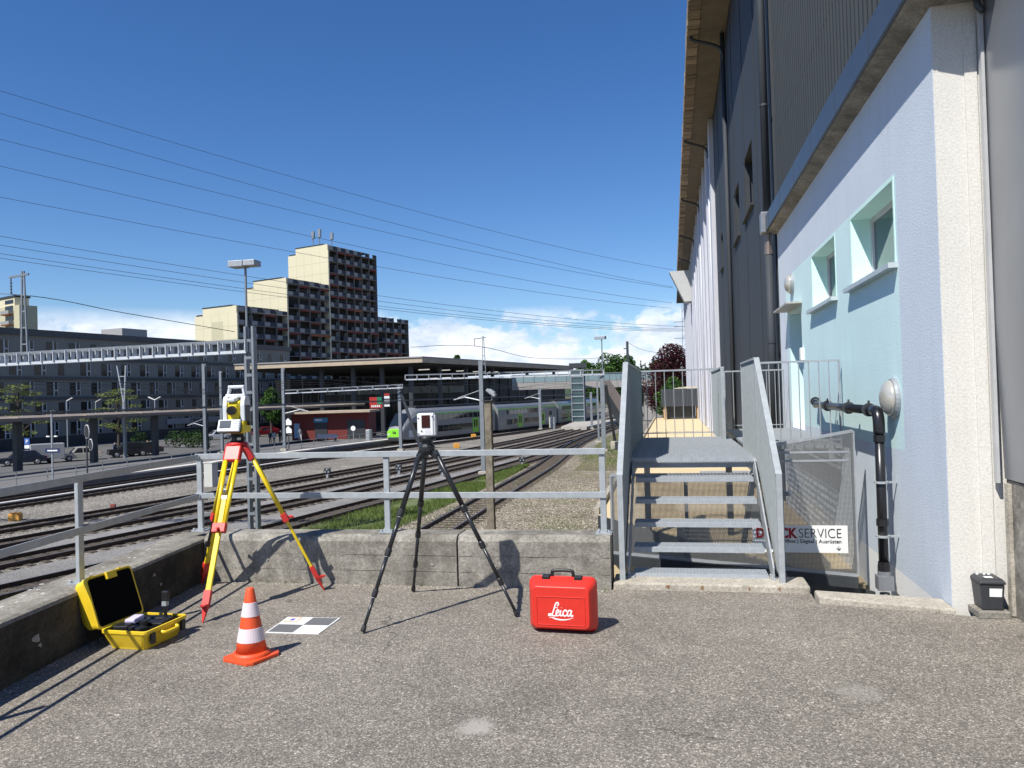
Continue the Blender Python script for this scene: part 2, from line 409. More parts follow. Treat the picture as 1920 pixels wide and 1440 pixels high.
def wallblock(name, label, prof_pts, mt):
    pass
# left retaining wall
rt = thing('retaining_wall', 'low concrete wall along the left edge of the terrace, inner face in shade', 'wall', (lw(2), 2, 0))
ys = [-12, -6, 0, 1.5, 3, 4, 5, WALL_Y + .28]
def sec(y): x = lw(y); return [Vector(q) for q in ((x, y, -.4), (x + .004, y, .352), (x - .40, y, .352), (x - .40, y, -4.3), (x - .2, y, -4.3), (x - .2, y, -.4))]
mb = MB().loft([sec(y) for y in ys]); mb.build('wall_body', M_CONC_SHADE, rt, True)
MB().loft([[Vector((lw(y) + a, y, z)) for a, z in ((.006, .353), (-.004, .374), (-.03, .384), (-.36, .384), (-.402, .355))] for y in ys]).build('wall_top', M_CAP, rt, True)
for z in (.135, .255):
    mb = MB(); mb.loft([[Vector((lw(y) - .002, y, z)), Vector((lw(y) + .006, y, z + .005)), Vector((lw(y) - .002, y, z + .01))] for y in (-12, WALL_Y - .01)]); mb.build('formwork_ridge', M_CONC_SHADE, rt, True)
# front wall, two cast segments with an open joint
XJ = gy(858, 1060, WALL_Y).x; XE = -.53
for (x0, x1, lab) in ((lw(WALL_Y) + .011, XJ - .008, 'grey concrete wall segment behind the yellow tripod'), (XJ + .008, XE, 'grey concrete wall segment behind the red case, ending at the stairs')):
    rt = thing('retaining_wall', lab, 'wall', ((x0 + x1) / 2, WALL_Y, 0))
    mb = MB(); n = 14
    secs = []
    for i in range(n + 1):
        x = x0 + (x1 - x0) * i / n; j = lambda: random.uniform(-.004, .004)
        zt = .415 + .02 * (x + 4) / 3.5
        secs.append([Vector(q) for q in ((x, WALL_Y, -.3), (x, WALL_Y + j(), zt - .05), (x, WALL_Y + .022 + j(), zt - .014 + j()), (x, WALL_Y + .05, zt), (x, WALL_Y + .30, zt), (x, WALL_Y + .33, zt - .03), (x, WALL_Y + .33, -4.3), (x, WALL_Y + .12, -4.3), (x, WALL_Y + .12, -.3))])
    mb.loft(secs); mb.build('wall_body', M_CONC, rt, True)
    for z in (.125, .26):
        mb = MB(); mb.box(((x0 + x1) / 2, WALL_Y - .0005, z), (x1 - x0 - .02, .005, .003)); mb.build('formwork_ridge', M_CONC, rt, True)
# kerbs along the stair void
k = thing('stair_kerb', 'pale concrete kerb with rust spots under the metal stairs', 'kerb', (0.2, 6.4, 0))
mb = MB(); mb.bb(XE + .01, 1.0, 6.30, 6.62, -.9, .055); mb.build('kerb_block', M_KERB, k, True, bevel=.015)
M_RUST = mat('rust_stain', (.24, .13, .065), .9, 0, .3, 30)
for px in (1253, 1318, 1405, 1462):
    p = gy(px, 1112, 6.298); mb = MB()
    mb.prism([(p.x + random.uniform(.006, .022) * math.cos(a), max(.005, min(.05, .03 + random.uniform(.008, .02) * math.sin(a)))) for a in [i * .78 for i in range(8)]], 0, .0025, Matrix(((1, 0, 0, 0), (0, 0, -1, 6.299), (0, 1, 0, 0), (0, 0, 0, 1)))); mb.build('rust_mark', M_RUST, k, True)
k = thing('wall_kerb', 'low sand coloured kerb between the stairs and the blue wall', 'kerb', (1.4, 6.2, 0))
mb = MB(); mb.loft([[Vector((1.012, y0, z)) for y0, z in ((6.02, -.6), (6.02, .05), (6.22, .05), (6.22, -.6))], [Vector((WX - .005, y0, z)) for y0, z in ((5.84, -.6), (5.84, .03), (6.13, .03), (6.13, -.6))]]); mb.build('kerb_block', M_KERB, k, True, bevel=.012)

# ------------------------------------------------------------------ terrace railings
def flat_rail(mb, p, q, t=.014, h=.05): mb.bar(p, q, t, h)
def base_plate(mb, x, y, z, rz):
    mb.box((x, y, z + .006), (.13, .12, .012), rz)
    for a, b_ in ((-.045, -.04), (.045, -.04), (-.045, .04), (.045, .04)):
        q = Matrix.Rotation(rz, 3, 'Z') @ Vector((a, b_, 0)); mb.lathe([(.011, 0), (.011, .016), (.005, .02)], 8, (x + q.x, y + q.y, z + .012))
ZT, ZM = 1.115, .755
rt = thing('railing', 'galvanised two bar railing on the front concrete wall', 'railing', (-2.3, WALL_Y + .15, .41))
RY = WALL_Y + .13
lrx_corner = lw(RY) - .085
pxs = [lrx_corner, gy(728, 1005, RY).x, gy(1133, 1003, RY).x]
for i, x in enumerate(pxs):
    mb = MB(); mb.bar((x, RY, .44), (x, RY, ZT - .026), .05, .03, up=(0, 1, 0)); mb.build('post', M_GALV, rt, True, bevel=.004)
    mb = MB(); base_plate(mb, x, RY, .428 if i < 2 else .432, 0); mb.build('base_plate', M_GALV, rt, True)
for z in (ZT, ZM):
    xs = [pxs[0] - .02, pxs[1] - .013, pxs[1] + .013, pxs[2] + .03]
    mb = MB(); mb.bar((pxs[0] - .03, RY - .024, z), (pxs[2] + .03, RY - .024, z), .012, .052); mb.build('rail', M_GALV, rt, True, bevel=.003)
rt = thing('railing', 'galvanised two bar railing on the left concrete wall', 'railing', (-4.1, 4.6, .41))
pys = [4.62, 2.8, .95, -.9]
def lrx(y): return lw(y) - .105
for y in pys:
    mb = MB(); mb.bar((lrx(y), y, .39), (lrx(y), y, ZT - .03), .03, .05, up=(0, 1, 0)); mb.build('post', M_GALV, rt, True, bevel=.004)
    mb = MB(); base_plate(mb, lrx(y), y, .385, 0.15); mb.build('base_plate', M_GALV, rt, True)
for z in (ZT - .004, ZM - .004):
    mb = MB(); mb.bar((lrx(-1.2) + .024, -1.2, z), (lrx(RY - .04) + .024, RY - .04, z), .012, .052); mb.build('rail', M_GALV, rt, True, bevel=.003)
# weeds and petals along the left wall
M_PETAL = mat('petal', (.52, .50, .46), .8, 0, .1)
M_LICH = mat('lichen', (.30, .285, .25), .9, 0, .25, 40)
def lichen(parent, p, nrm_, r_):
    u = Vector((0, 0, 1)); v = nrm_.cross(u); ph = random.uniform(0, 6)
    pts = [p + nrm_ * .002 + (u * math.cos(a) * .85 + v * math.sin(a)) * r_ * (1 + .3 * math.sin(2.7 * a + ph) + random.uniform(-.15, .15)) for a in [i * .524 for i in range(12)]]
    MB().quad(*pts).build('lichen_patch', M_LICH, parent, True)
for (px, py, r_) in ((411, 1029, .017), (440, 1063, .011), (501, 1049, .016), (577, 1054, .012), (573, 1072, .008), (640, 1040, .008)): lichen(bpy.data.objects['retaining_wall.001'], gy(px, py, WALL_Y - .004), Vector((0, -1, 0)), r_)
for (px, py, r_) in ((810, 1058, .016),): lichen(bpy.data.objects['retaining_wall.001'], gy(px, py, WALL_Y - .004), Vector((0, -1, 0)), r_)
for (px, py, r_) in ((1110, 1052, .010), (930, 1062, .008), (1020, 1040, .006)): lichen(bpy.data.objects['retaining_wall.002'], gy(px, py, WALL_Y - .004), Vector((0, -1, 0)), r_)
for (y, z, r_) in ((4.02, .20, .03), (4.05, .15, .014), (3.62, .16, .028), (4.9, .22, .02), (5.4, .26, .016), (5.5, .16, .012)): lichen(bpy.data.objects['retaining_wall'], Vector((lw(y) + .008, y, z)), Vector((1, 0, 0)), r_)

# ------------------------------------------------------------------ near building (stucco)
M_LAV = stucco('lavender_stucco', (.62, .68, .75)); M_MINT = stucco('mint_stucco', (.63, .82, .82), .7)
M_MINTS = mat('mint_reveal', (.62, .86, .78), .7, 0, .05, 4)
M_WST = stucco('white_stucco', (.64, .62, .575), .75); M_PLINTH = stucco('white_plinth', (.84, .83, .80), .8)
M_CLAD = mat('grey_cladding', (.034, .041, .048), .7, 0, .08, 3, spec=.2)
M_SLATE = mat('slate_cladding', (.046, .053, .062), .65, 0, .12, 1.5, dirt=.25, spec=.25)
M_SILL = mat('sill_metal', (.55, .60, .60), .4, .3, .1)
M_LEDGE = concrete('ledge_concrete', (.36, .33, .28), .5, False)
B = thing('stucco_building', 'lavender and mint rendered building with ribbed grey upper storey at the right', 'building', (WX, 10, 0))
Y0, Y1 = 5.94, 14.07
w1 = (7.02, 8.57); w2 = (9.40, 10.87); wz = (2.63, 3.32); dr = (11.85, 13.0); dz = (.96, 2.76)
ysp = [Y0, 6.93, w1[0], w1[1], w2[0], w2[1], dr[0], dr[1], 13.3, Y1]; zsp = [-4.3, -.02, dz[0], 1.04, wz[0], dz[1], wz[1], 3.37, 4.36]
mbs = {'l': MB(), 'm': MB(), 'p': MB()}
for i in range(len(ysp) - 1):
    for j in range(len(zsp) - 1):
        ya, yb, za, zb = ysp[i], ysp[i + 1], zsp[j], zsp[j + 1]; yc, zc = (ya + yb) / 2, (za + zb) / 2
        if wz[0] < zc < wz[1] and (w1[0] < yc < w1[1] or w2[0] < yc < w2[1]): continue
        if dz[0] < zc < dz[1] and dr[0] < yc < dr[1]: continue
        key = 'p' if zc < -.02 else ('m' if 6.93 < yc < 13.3 and 1.04 < zc < 3.37 else 'l')
        mbs[key].bb(WX, WX + .34, ya, yb, za, zb)
mbs['l'].build('lavender_wall', M_LAV, B, True); mbs['m'].build('mint_wall', M_MINT, B, True); mbs['p'].build('white_plinth', M_PLINTH, B, True)
for (a, b_) in (w1, w2):
    f = MB(); x0 = WX + .19
    for (ya, yb, za, zb) in ((a, a + .05, wz[0] + .002, wz[1]), (b_ - .05, b_, wz[0] + .002, wz[1]), (a + .05, b_ - .05, wz[0] + .002, wz[0] + .05), (a + .05, b_ - .05, wz[1] - .05, wz[1])): f.bb(x0, x0 + .05, ya, yb, za, zb)
    wf = f.build('window', mat('window_frame', (.62, .58, .60), .45), B, True)
    MB().bb(x0 + .022, x0 + .03, a + .05, b_ - .05, wz[0] + .05, wz[1] - .05).build('pane', glass('tinted_pane', (.015, .05, .075), .03, .9) if 'tinted_pane' not in MATS else MATS['tinted_pane'], wf, True)
    rv = MB(); rv.bb(WX + .001, WX + .188, b_ - .004, b_ + .002, wz[0] + .003, wz[1]); rv.bb(WX + .001, WX + .188, a - .002, a + .004, wz[0] + .003, wz[1]); rv.bb(WX + .001, WX + .188, a + .004, b_ - .004, wz[1] - .004, wz[1] + .002)
    # smooth painted band round the opening
    for (ya, yb, za, zb) in ((a - .035, b_ + .035, wz[1], wz[1] + .03), (a - .035, a, wz[0], wz[1]), (b_, b_ + .035, wz[0], wz[1])): rv.bb(WX - .004, WX + .02, ya, yb, za + .003, zb)
    rv.build('reveal', M_MINTS, wf, True)
    sl = MB(); sl.loft([[Vector((x, y, z)) for x, z in ((WX - .075, wz[0] - .055), (WX - .075, wz[0] - .012), (WX + .19, wz[0] + .002), (WX + .19, wz[0] - .055))] for y in (a - .07, b_ + .13)]); sl.build('sill', M_SILL, wf, True)
# door
M_DFR = mat('door_frame', (.60, .70, .68), .5); M_DLEAF = mat('door_leaf', (.42, .42, .47), .45, 0, .06)
df = MB(); xd = WX + .24
for (ya, yb, za, zb) in ((dr[0], dr[0] + .07, dz[0], dz[1]), (dr[1] - .07, dr[1], dz[0], dz[1]), (dr[0] + .07, dr[1] - .07, dz[1] - .07, dz[1])): df.bb(xd, xd + .06, ya, yb, za, zb)
door = df.build('door', M_DFR, B, True)
MB().bb(xd + .02, xd + .06, dr[0] + .07, dr[1] - .07, dz[0] + .01, dz[1] - .07).build('door_leaf', M_DLEAF, door, True)
MB().bb(xd - .035, xd - .015, dr[1] - .2, dr[1] - .17, 1.45, 2.0).bb(xd - .03, xd + .02, dr[1] - .19, dr[1] - .18, 1.5, 1.53).bb(xd - .03, xd + .02, dr[1] - .19, dr[1] - .18, 1.92, 1.95).build('door_handle', M_GALV, door, True)
MB().bb(WX - .22, WX + .05, dr[0] - .12, dr[1] + .15, dz[1] + .05, dz[1] + .075).build('door_canopy', mat('canopy_sheet', (.42, .40, .36), .5), B, True)
MB().bb(WX - .05, WX + .01, dr[0] - .16, dr[0] - .04, 1.98, 2.16).build('wall_switch_box', M_WHITE, B, True, bevel=.008)
# white end wall and its strip
MB().bb(WX + .34, 2.62, Y0 + .001, Y0 + .3, -1, 6.0).bb(WX + .002, WX + .34, Y0 - .006, Y0 - .0005, -.5, 4.36).bb(WX + .34, 2.62, Y0 - .006, Y0 + .001, -1, 6.0).build('end_wall', M_WST, B, True)
MB().bb(2.08, 2.16, Y0 - .018, Y0 - .006, .0, 4.12).build('end_wall_strip', M_WST, B, True)
# ledge, flashing, ribbed cladding above
MB().loft([[Vector((x, y, z)) for x, z in ((WX - .16, 4.32), (WX - .16, 4.40), (WX + .4, 4.5), (WX + .4, 4.27), (WX + .003, 4.27))] for y in (Y0 - .36, Y1 - .02)]).build('ledge_soffit', M_LEDGE, B, True)
MB().bb(WX - .19, WX - .162, Y0 - .36, Y1, 4.33, 4.60).bb(WX - .162, WX + .08, Y0 - .36, Y1, 4.57, 4.603).build('flashing', mat('blue_grey_flashing', (.085, .105, .13), .4, .4, .1, 2), B, True)
for i in range(6): MB().bb(WX - .192, WX - .189, Y0 + .9 + i * 1.35, Y0 + .91 + i * 1.35, 4.33, 4.60).build('flashing_seam', M_SLATE, B, True)
cl = MB(); pit = .165; nn = int((Y1 - Y0) / pit)
prof = []
for i in range(nn):
    y = Y0 + i * pit; prof += [(WX + .06, y), (WX + .06, y + .085), (WX + .025, y + .10), (WX + .025, y + .15)]
prof.append((WX + .06, Y1))
k = len(prof); cl.add([(x, y, 4.6) for x, y in prof] + [(x, y, 13.0) for x, y in prof], [(i, i + 1, k + i + 1, k + i) for i in range(k - 1)])
cl.bb(WX + .08, WX + .3, Y0, Y1, 4.45, 13.0)
cl.build('ribbed_cladding', M_CLAD, B, True)
bl = MB()
for z in (5.9, 7.6, 9.3):
    for i in range(nn): bl.lathe([(.010, 0), (.010, .006)], 6, (WX + .02, Y0 + i * pit + .125, z), Matrix.Rotation(R(-90), 3, 'Y'))
bl.build('cladding_screws', M_SLATE, B, True)['kind'] = 'stuff'
MB().bb(WX - .005, WX + .32, Y0 - .16, Y0 + .02, 4.665, 4.80).build('corner_trim', M_SLATE, B, True)
MB().bb(WX - .10, 3.4, Y0 - .36, Y0 - .007, 4.36, 4.8).build('ledge_return', M_LEDGE, B, True)
# square corner pipe at the ledge end and down pipe
PYY = Y1 + .16
pp = thing('downpipe', 'grey round downpipe with a square box at the end of the ledge', 'pipe', (WX - .12, PYY, 0))
MB().tube([(WX - .13, PYY, 12.2), (WX - .13, PYY, 4.62)], .068, 12).build('upper_pipe', M_SLATE, pp, True, smooth=True)
MB().tube([(WX - .13, PYY, 3.95), (WX - .13, PYY, .9)], .068, 12).build('lower_pipe', M_SLATE, pp, True, smooth=True)
MB().box((WX - .13, PYY - .04, 4.5), (.26, .26, .36)).build('hopper', mat('zinc', (.30, .31, .33), .45, .6), pp, True, bevel=.01)
MB().tube([(WX - .13, PYY, 4.32), (WX - .13, PYY, 3.95)], [.068, .075], 12).build('collar', mat('copper_collar', (.28, .22, .18), .4, .7), pp, True)
for z in (2.4, 6.6, 8.9): MB().lathe([(.078, -.02), (.078, .02)], 12, (WX - .13, PYY, z)).build('clip', M_STEEL_D, pp, True)
# ------------------------------------------------------------------ long hall behind the stucco building
M_LIGHTC = mat('pale_cladding', (.50, .51, .56), .55, .1, .08, 1.2)
M_SOFFIT = mat('brown_soffit', (.145, .122, .092), .8, 0, .2, 2.5); M_TILE = mat('eave_tile', (.22, .175, .13), .85, 0, .35, 4)
YA, YB, YC, ZE, XE2 = 14.35, 31.0, 96.0, 12.2, .88
H = thing('long_hall', 'long tall hall with slate front, pale ribbed front and overhanging brown eaves', 'building', (WX, 40, 0))
wins = []
for (pr, pl, pt, pb) in (((1413, 382), 1398, (1408, 262), 0), ((1388, 440), 1377.5, (1385, 338), 0), ((1357, 500), 1350.5, (1354, 437), 0)):
    a = gx(pr[0], pr[1], WX); t = gx(*pt, WX); l = gx(pl, 430, WX)
    wins.append((a.y, l.y, a.z + .02, t.z))
hw = MB(); ysp = [YA] + [q for wv in wins for q in wv[:2]] + [YB]
for i in range(len(ysp) - 1):
    ya, yb = ysp[i], ysp[i + 1]; wv = [q for q in wins if q[0] <= (ya + yb) / 2 <= q[1]]
    if wv: hw.bb(WX, WX + .4, ya, yb, -4.3, wv[0][2]); hw.bb(WX, WX + .4, ya, yb, wv[0][3], ZE + .1)
    else: hw.bb(WX, WX + .4, ya, yb, -4.3, ZE + .1)
hw.build('slate_front', M_SLATE, H, True)
for wv in wins:
    o = MB().bb(WX + .20, WX + .24, wv[0], wv[1], wv[2], wv[3]).build('window', mat('slate_shutter', (.035, .040, .05), .35, .2), H, True)
    MB().bb(WX - .07, WX + .2, wv[0] - .08, wv[1] + .08, wv[2] - .05, wv[2] - .003).build('sill', M_SLATE, o, True)
for y in (16.6, 19.2, 22.0, 25.2, 28.2): MB().bb(WX - .012, WX - .001, y, y + .05, -.4, ZE).build('panel_joint', M_CLAD, H, True)
MB().bb(WX + .12, WX + .5, YB + .002, YC, -4.3, ZE + .1).build('pale_front', M_LIGHTC, H, True)
pm = MB().bb(-.16, .12, 0, .9, -.4, ZE - .02).mesh('pilaster', M_LIGHTC)
y = YB + .01
while y < YC - 2:
    ginst('pilaster', pm, H, XF[H.name].inverted() @ Vector((WX + .0, y, 0))); y += 3.3
MB().bb(XE2, WX + .4, YA + .1, YC, ZE, ZE + .10).build('soffit', M_SOFFIT, H, True)
MB().bb(XE2 - .02, XE2 - .002, YA + .1, YC, ZE - .02, ZE + .12).build('fascia', M_TILE, H, True)
_mt, _nt, _bt = _m('tile_piece'); _oi = _nt.nodes.new('ShaderNodeObjectInfo'); _bt.inputs['Roughness'].default_value = .85
_nt.links.new(mixc(_nt, 1.0, ramp(_nt, _oi.outputs['Random'], [(0, (.16, .125, .09)), (.6, (.27, .215, .155)), (1, (.36, .29, .21))]), ramp(_nt, noise_of(_nt, 9, 5, .6), [(.3, .75), (.7, 1.2)]), 'MULTIPLY'), _bt.inputs['Base Color'])
tm = MB().box((0, 0, 0), (.34, .27, .50)).mesh('roof_tile', _mt)
tlo = MB()
y = YA + .2; n_t = 0
while y < YC:
    if n_t < 200: o = ginst('roof_tile', tm, H, XF[H.name].inverted() @ Vector((XE2 + .06 + random.uniform(-.012, .012), y, ZE + .20 + random.uniform(-.02, .02)))); n_t += 1
    y += .30
MB().bb(XE2 + .1, WX + .4, YA + .1, YC, ZE + .11, ZE + .5).build('roof', M_TILE, H, True)
# gutter swan necks and wall pipes
prev = None
for i, (px, py) in enumerate(((1302, 68), (1290, 262), (1283, 372), (1279, 440), (1276, 483))):
    d = ray(px, py); yv = (EYE + d * ((ZE - .05 - CAM_H) / d.z)).y
    t = MB().tube(catmull([(XE2 - .02, yv, ZE + .08), (XE2 + .01, yv, ZE - .12), (XE2 + .2, yv, ZE - .22), (WX - .28, yv, ZE - .42), (WX - .12, yv, ZE - .62), (WX - .10, yv, ZE - .9)], 5), .055, 8).build('gutter_neck', M_STEEL_D, H, True, smooth=True)
    MB().tube([(WX - .10, yv, ZE - .9), (WX - .10, yv, -.35)], .055, 8).build('wall_pipe', M_SLATE if yv < YB else M_LIGHTC, H, True, smooth=True)
MB().tube([(WX - .1, gx(1368, 500, WX - .1).y, ZE - .05), (WX - .1, gx(1368, 500, WX - .1).y, -.3)], .07, 10).build('wall_pipe', M_SLATE, H, True, smooth=True)
# roof vent box far along the eaves
vy = 62.0; hz1, hz2 = gy(1270, 508, vy).z, gy(1290, 565, vy).z
MB().loft([[Vector(q) for q in ((XE2 - .8, vy, hz1), (XE2 - .8, vy + 1.5, hz1), (WX, vy + 1.5, hz1), (WX, vy, hz1))], [Vector(q) for q in ((XE2 + .3, vy, hz2), (XE2 + .3, vy + 1.5, hz2), (WX, vy + 1.5, hz2), (WX, vy, hz2))]]).build('vent_hood', mat('vent_sheet', (.55, .55, .53), .5, .3), H, True)

# flat roof deck at the foot of the hall
M_TAN = mat('tan_deck', (.60, .47, .28), .9, 0, .10, 1.4, .2, 40)
DZ = -.42
dk = thing('roof_deck', 'tan flat roof deck running along the foot of the hall', 'roof', (.4, 30, DZ))
MB().prism([(-1.25, 12.75), (WX + .1, 8.15), (WX + .1, 58), (-1.25, 58)], DZ - .35, DZ).build('deck_slab', M_TAN, dk, True)
MB().loft([[Vector((x, y, z)) for x, y in ((-1.26, 12.70), (WX, 8.08), (WX, 8.12), (-1.26, 12.745))] for z in (DZ - .40, DZ - .004)]).build('deck_fascia', M_STEEL_D, dk, True)
MB().bar((-1.29, 12.8, DZ + .03), (-1.29, 58, DZ + .03), .08, .14).build('deck_edge', M_KERB, dk, True)
for y in (20.5, 29, 38): MB().bb(-1.2, WX, y, y + .1, DZ, DZ + .035).build('deck_seam', M_KERB, dk, True)
for y in (17.5, 23.5): MB().bb(.55, WX + .05, y, y + .24, DZ + .12, DZ + .2).bb(.7, .78, y + .08, y + .16, DZ, DZ + .12).build('deck_pipe', M_GALV2, dk, True)
# lower storey below the deck
M_DKWALL = mat('dark_glazing_wall', (.02, .022, .026), .3, 0, .2, 2)
lo = thing('lower_storey', 'dark glazed lower storey under the tan roof deck', 'building', (.4, 10.4, GZ))
MB().bb(-1.1, WX, 13.0, 13.2, GZ, DZ - .36).bb(.2, WX + .0, 10.3, 10.4, GZ, DZ - .36).build('wall', M_DKWALL, lo, True)
for x in (.3, .72, 1.1, 1.5, 1.8): MB().bb(x, x + .05, 10.24, 10.295, GZ, DZ - .36).build('mullion', mat('blue_grey_mullion', (.12, .15, .19), .5), lo, True)
for a in (.36, .78, 1.16): MB().bb(a, a + .3, 10.27, 10.29, GZ + .1, DZ - .5).build('pane', M_BGLASS, lo, True)
MB().bb(-1.05, .15, 12.9, 12.99, GZ, DZ - .37).build('tan_wall', M_TAN, lo, True)
# rooftop unit
u = gz(1278, 786, DZ); UY = min(u.y, 55)
au = thing('rooftop_unit', 'dark ribbed rooftop unit standing on timber blocks on the tan deck', 'ventilation unit', (.3, UY, DZ))
uz0 = gy(1278, 762, UY).z; uz1 = gy(1278, 729, UY).z; ux0, ux1 = gy(1240, 745, UY).x, gy(1314, 745, UY).x
MB().bb(ux0, ux1, UY, UY + 2.6, uz0, uz1).build('casing', mat('unit_casing', (.05, .06, .072), .5, .2), au, True)
n = 26
for i in range(n): MB().bb(ux0 + (ux1 - ux0) * (i + .15) / n, ux0 + (ux1 - ux0) * (i + .55) / n, UY - .05, UY - .001, uz0 + .02, uz1 - .02).build('rib', mat('unit_rib', (.085, .095, .11), .5, .2), au, True)
MB().bb(ux0 + .4, ux1 - .4, UY + .5, UY + 2.4, DZ, uz0).build('unit_shade_box', M_STEEL_D, au, True)  # dark box added to stand for the shade beneath the unit
for x in (ux0 + .12, ux1 - .3): 
    for yy in (UY + .1, UY + 2.2): MB().bb(x, x + .2, yy, yy + .3, DZ, uz0).build('timber_block', mat('timber', (.42, .27, .13), .8), au, True)
tb = thing('timber_stack', 'timber boards lying on top of the dark rooftop unit', 'timber', (.9, UY + 1, uz1))
for i in range(4): MB().box((ux0 + 1.9 + .12 * i, UY + .8 + .3 * i, uz1 + .05 + .03 * i), (2.0 - .3 * i, .16, .05), .08 * i).build('board', mat('pale_board', (.62, .55, .42), .8), tb, True)

# ------------------------------------------------------------------ metal sheet wall at the right edge
gs = thing('sheet_metal_door', 'smooth grey sheet metal sliding door at the right edge', 'door', (2.5, 4.6, .9))
mb = MB(); sec = []
for y in (2.6, 5.86):
    sec.append([Vector(q) for q in ((2.215, y, .93), (2.19, y, 2.0), (2.195, y, 4.40), (2.6, y, 4.40), (2.6, y, .93))])
mb.loft(sec); mb.build('sheet', mat('grey_sheet', (.27, .28, .295), .32, .5, .12, 1.2), gs, True)
MB().bar((2.25, 2.6, 4.45), (2.25, 5.9, 4.45), .16, .09).build('top_rail', M_GALV2, gs, True)
MB().bb(2.163, 2.184, 5.85, 5.90, .9, 4.45).build('edge_strip', mat('pale_strip', (.42, .42, .42), .5), gs, True)
MB().tube(catmull([(2.19, 5.84, 4.32), (2.15, 5.83, 4.28), (2.14, 5.82, 4.2), (2.17, 5.81, 4.14)], 5), .022, 8).build('door_hook', M_STEEL_D, gs, True, smooth=True)
pr = thing('concrete_pier', 'grey concrete pier under the sheet metal door', 'pier', (2.5, 5.2, 0))
mb = MB(); mb.loft([[Vector(q) for q in ((x, 5.86, 0), (x, 5.86, .92), (x, 4.2, .92), (x, 4.2, .42), (x, 5.35, .40), (x, 5.60, 0))] for x in (2.225, 2.8)]); mb.build('pier_body', M_CONC, pr, True)
MB().bb(2.20, 2.224, 5.78, 5.84, 0.01, .9).build('pier_edge', M_KERB, pr, True)

# ------------------------------------------------------------------ wall lamps and black pipe
def wall_lamp(px, py, ax, label):
    p = gx(px, py, WX); t = thing('wall_lamp', label, 'lamp', p)
    Mx = Matrix.Rotation(R(-90), 3, 'Y')
    MB().lathe([(ax + .018, 0), (ax + .022, .02), (ax + .01, .04)], 28, p, Mx).build('back_ring', M_GALV2, t, True, smooth=False)
    prof = [(ax * math.cos(a), .04 + .085 * math.sin(a)) for a in [i * R(88) / 7 for i in range(8)]]
    MB().lathe(prof, 28, p, Mx).build('dome', mat('lamp_dome', (.52, .50, .44), .22, .35, .12, 9), t, True, smooth=True)
    for a in (25, 95): 
        c, s_ = math.cos(R(a)), math.sin(R(a))
        MB().bar(p + Vector((-.10, -c * .05 + .03, -s_ * .05)), p + Vector((-.10, c * .05 + .03, s_ * .05)), .006, .01).build('lamp_glint_bar', M_GALV, t, True)
wall_lamp(1679, 746, .155, 'round metal bulkhead lamp beside the black pipe on the mint wall')
wall_lamp(1486, 532, .145, 'round metal bulkhead lamp above the door on the mint wall')
bp = thing('drain_pipe', 'black plastic drain pipe bending down the blue wall', 'pipe', (WX - .1, 7.9, 0))
XP = WX - .13
ya, yb = gx(1530, 762, XP).y, gx(1645, 770, XP).y
zp = gx(1645, 770, XP).z
M_BPIPE = mat('black_pipe', (.014, .014, .016), .28, 0, .2, 12)
MB().tube([(XP, ya, zp + .0), (XP, yb + .03, zp)], .042, 14).build('top_run', M_BPIPE, bp, True, smooth=True)
MB().tube([(XP + .07, ya + .42, zp + .03), (XP + .02, ya + .16, zp + .02), (XP, ya - .02, zp)], .044, 14).build('elbow', M_BPIPE, bp, True, smooth=True)
MB().tube([(XP + .07, ya + .43, zp + .03), (XP + .08, ya + .52, zp + .03)], .06, 14).build('collar', M_BPIPE, bp, True)
MB().tube(catmull([(XP, yb + .12, zp), (XP, yb + .02, zp - .01), (XP, yb - .03, zp - .08), (XP, yb - .035, zp - .2)], 5), .049, 14).build('elbow', M_BPIPE, bp, True, smooth=True)
zb = gx(1648, 1062, XP).z
MB().tube([(XP, yb - .035, zp - .15), (XP, yb - .035, zb)], .040, 14).build('down_run', M_BPIPE, bp, True, smooth=True)
for z, r in ((zp - .24, .050), (zb + .42, .050), (zb + .02, .052), (zb + .05, .048)): MB().lathe([(r, -.03), (r, .03)], 14, (XP, yb - .035, z)).build('collar', M_BPIPE, bp, True)
for f in (.25, .62, .9):
    y = ya + (yb - ya) * f; MB().lathe([(.062, -.012), (.062, .012)], 14, (XP, y, zp), Matrix.Rotation(R(90), 3, 'X')).bb(XP - .008, XP + .008, y - .01, y + .01, zp + .05, zp + .085).build('clip', M_STEEL_D, bp, True)
for z in (zp - .62, zb + .30): MB().lathe([(.063, -.009), (.063, .009)], 14, (XP, yb - .035, z)).bb(XP + .05, WX, yb - .045, yb - .025, z - .008, z + .008).build('clip', M_GALV, bp, True)
bx = MB(); bx.box((XP, yb - .035, zb - .10), (.125, .125, .12)); bx.tube([(XP, yb - .035, zb - .04), (XP, yb - .035, zb)], .055, 12); bx.build('steel_box', mat('zinc', (.3, .31, .33), .45, .6), bp, True)
MB().tube([(XP, yb - .035, zb - .19), (XP, yb - .035, zb - 1.0)], .042, 12).build('lower_pipe', mat('grey_pvc', (.16, .165, .17), .5), bp, True, smooth=True)

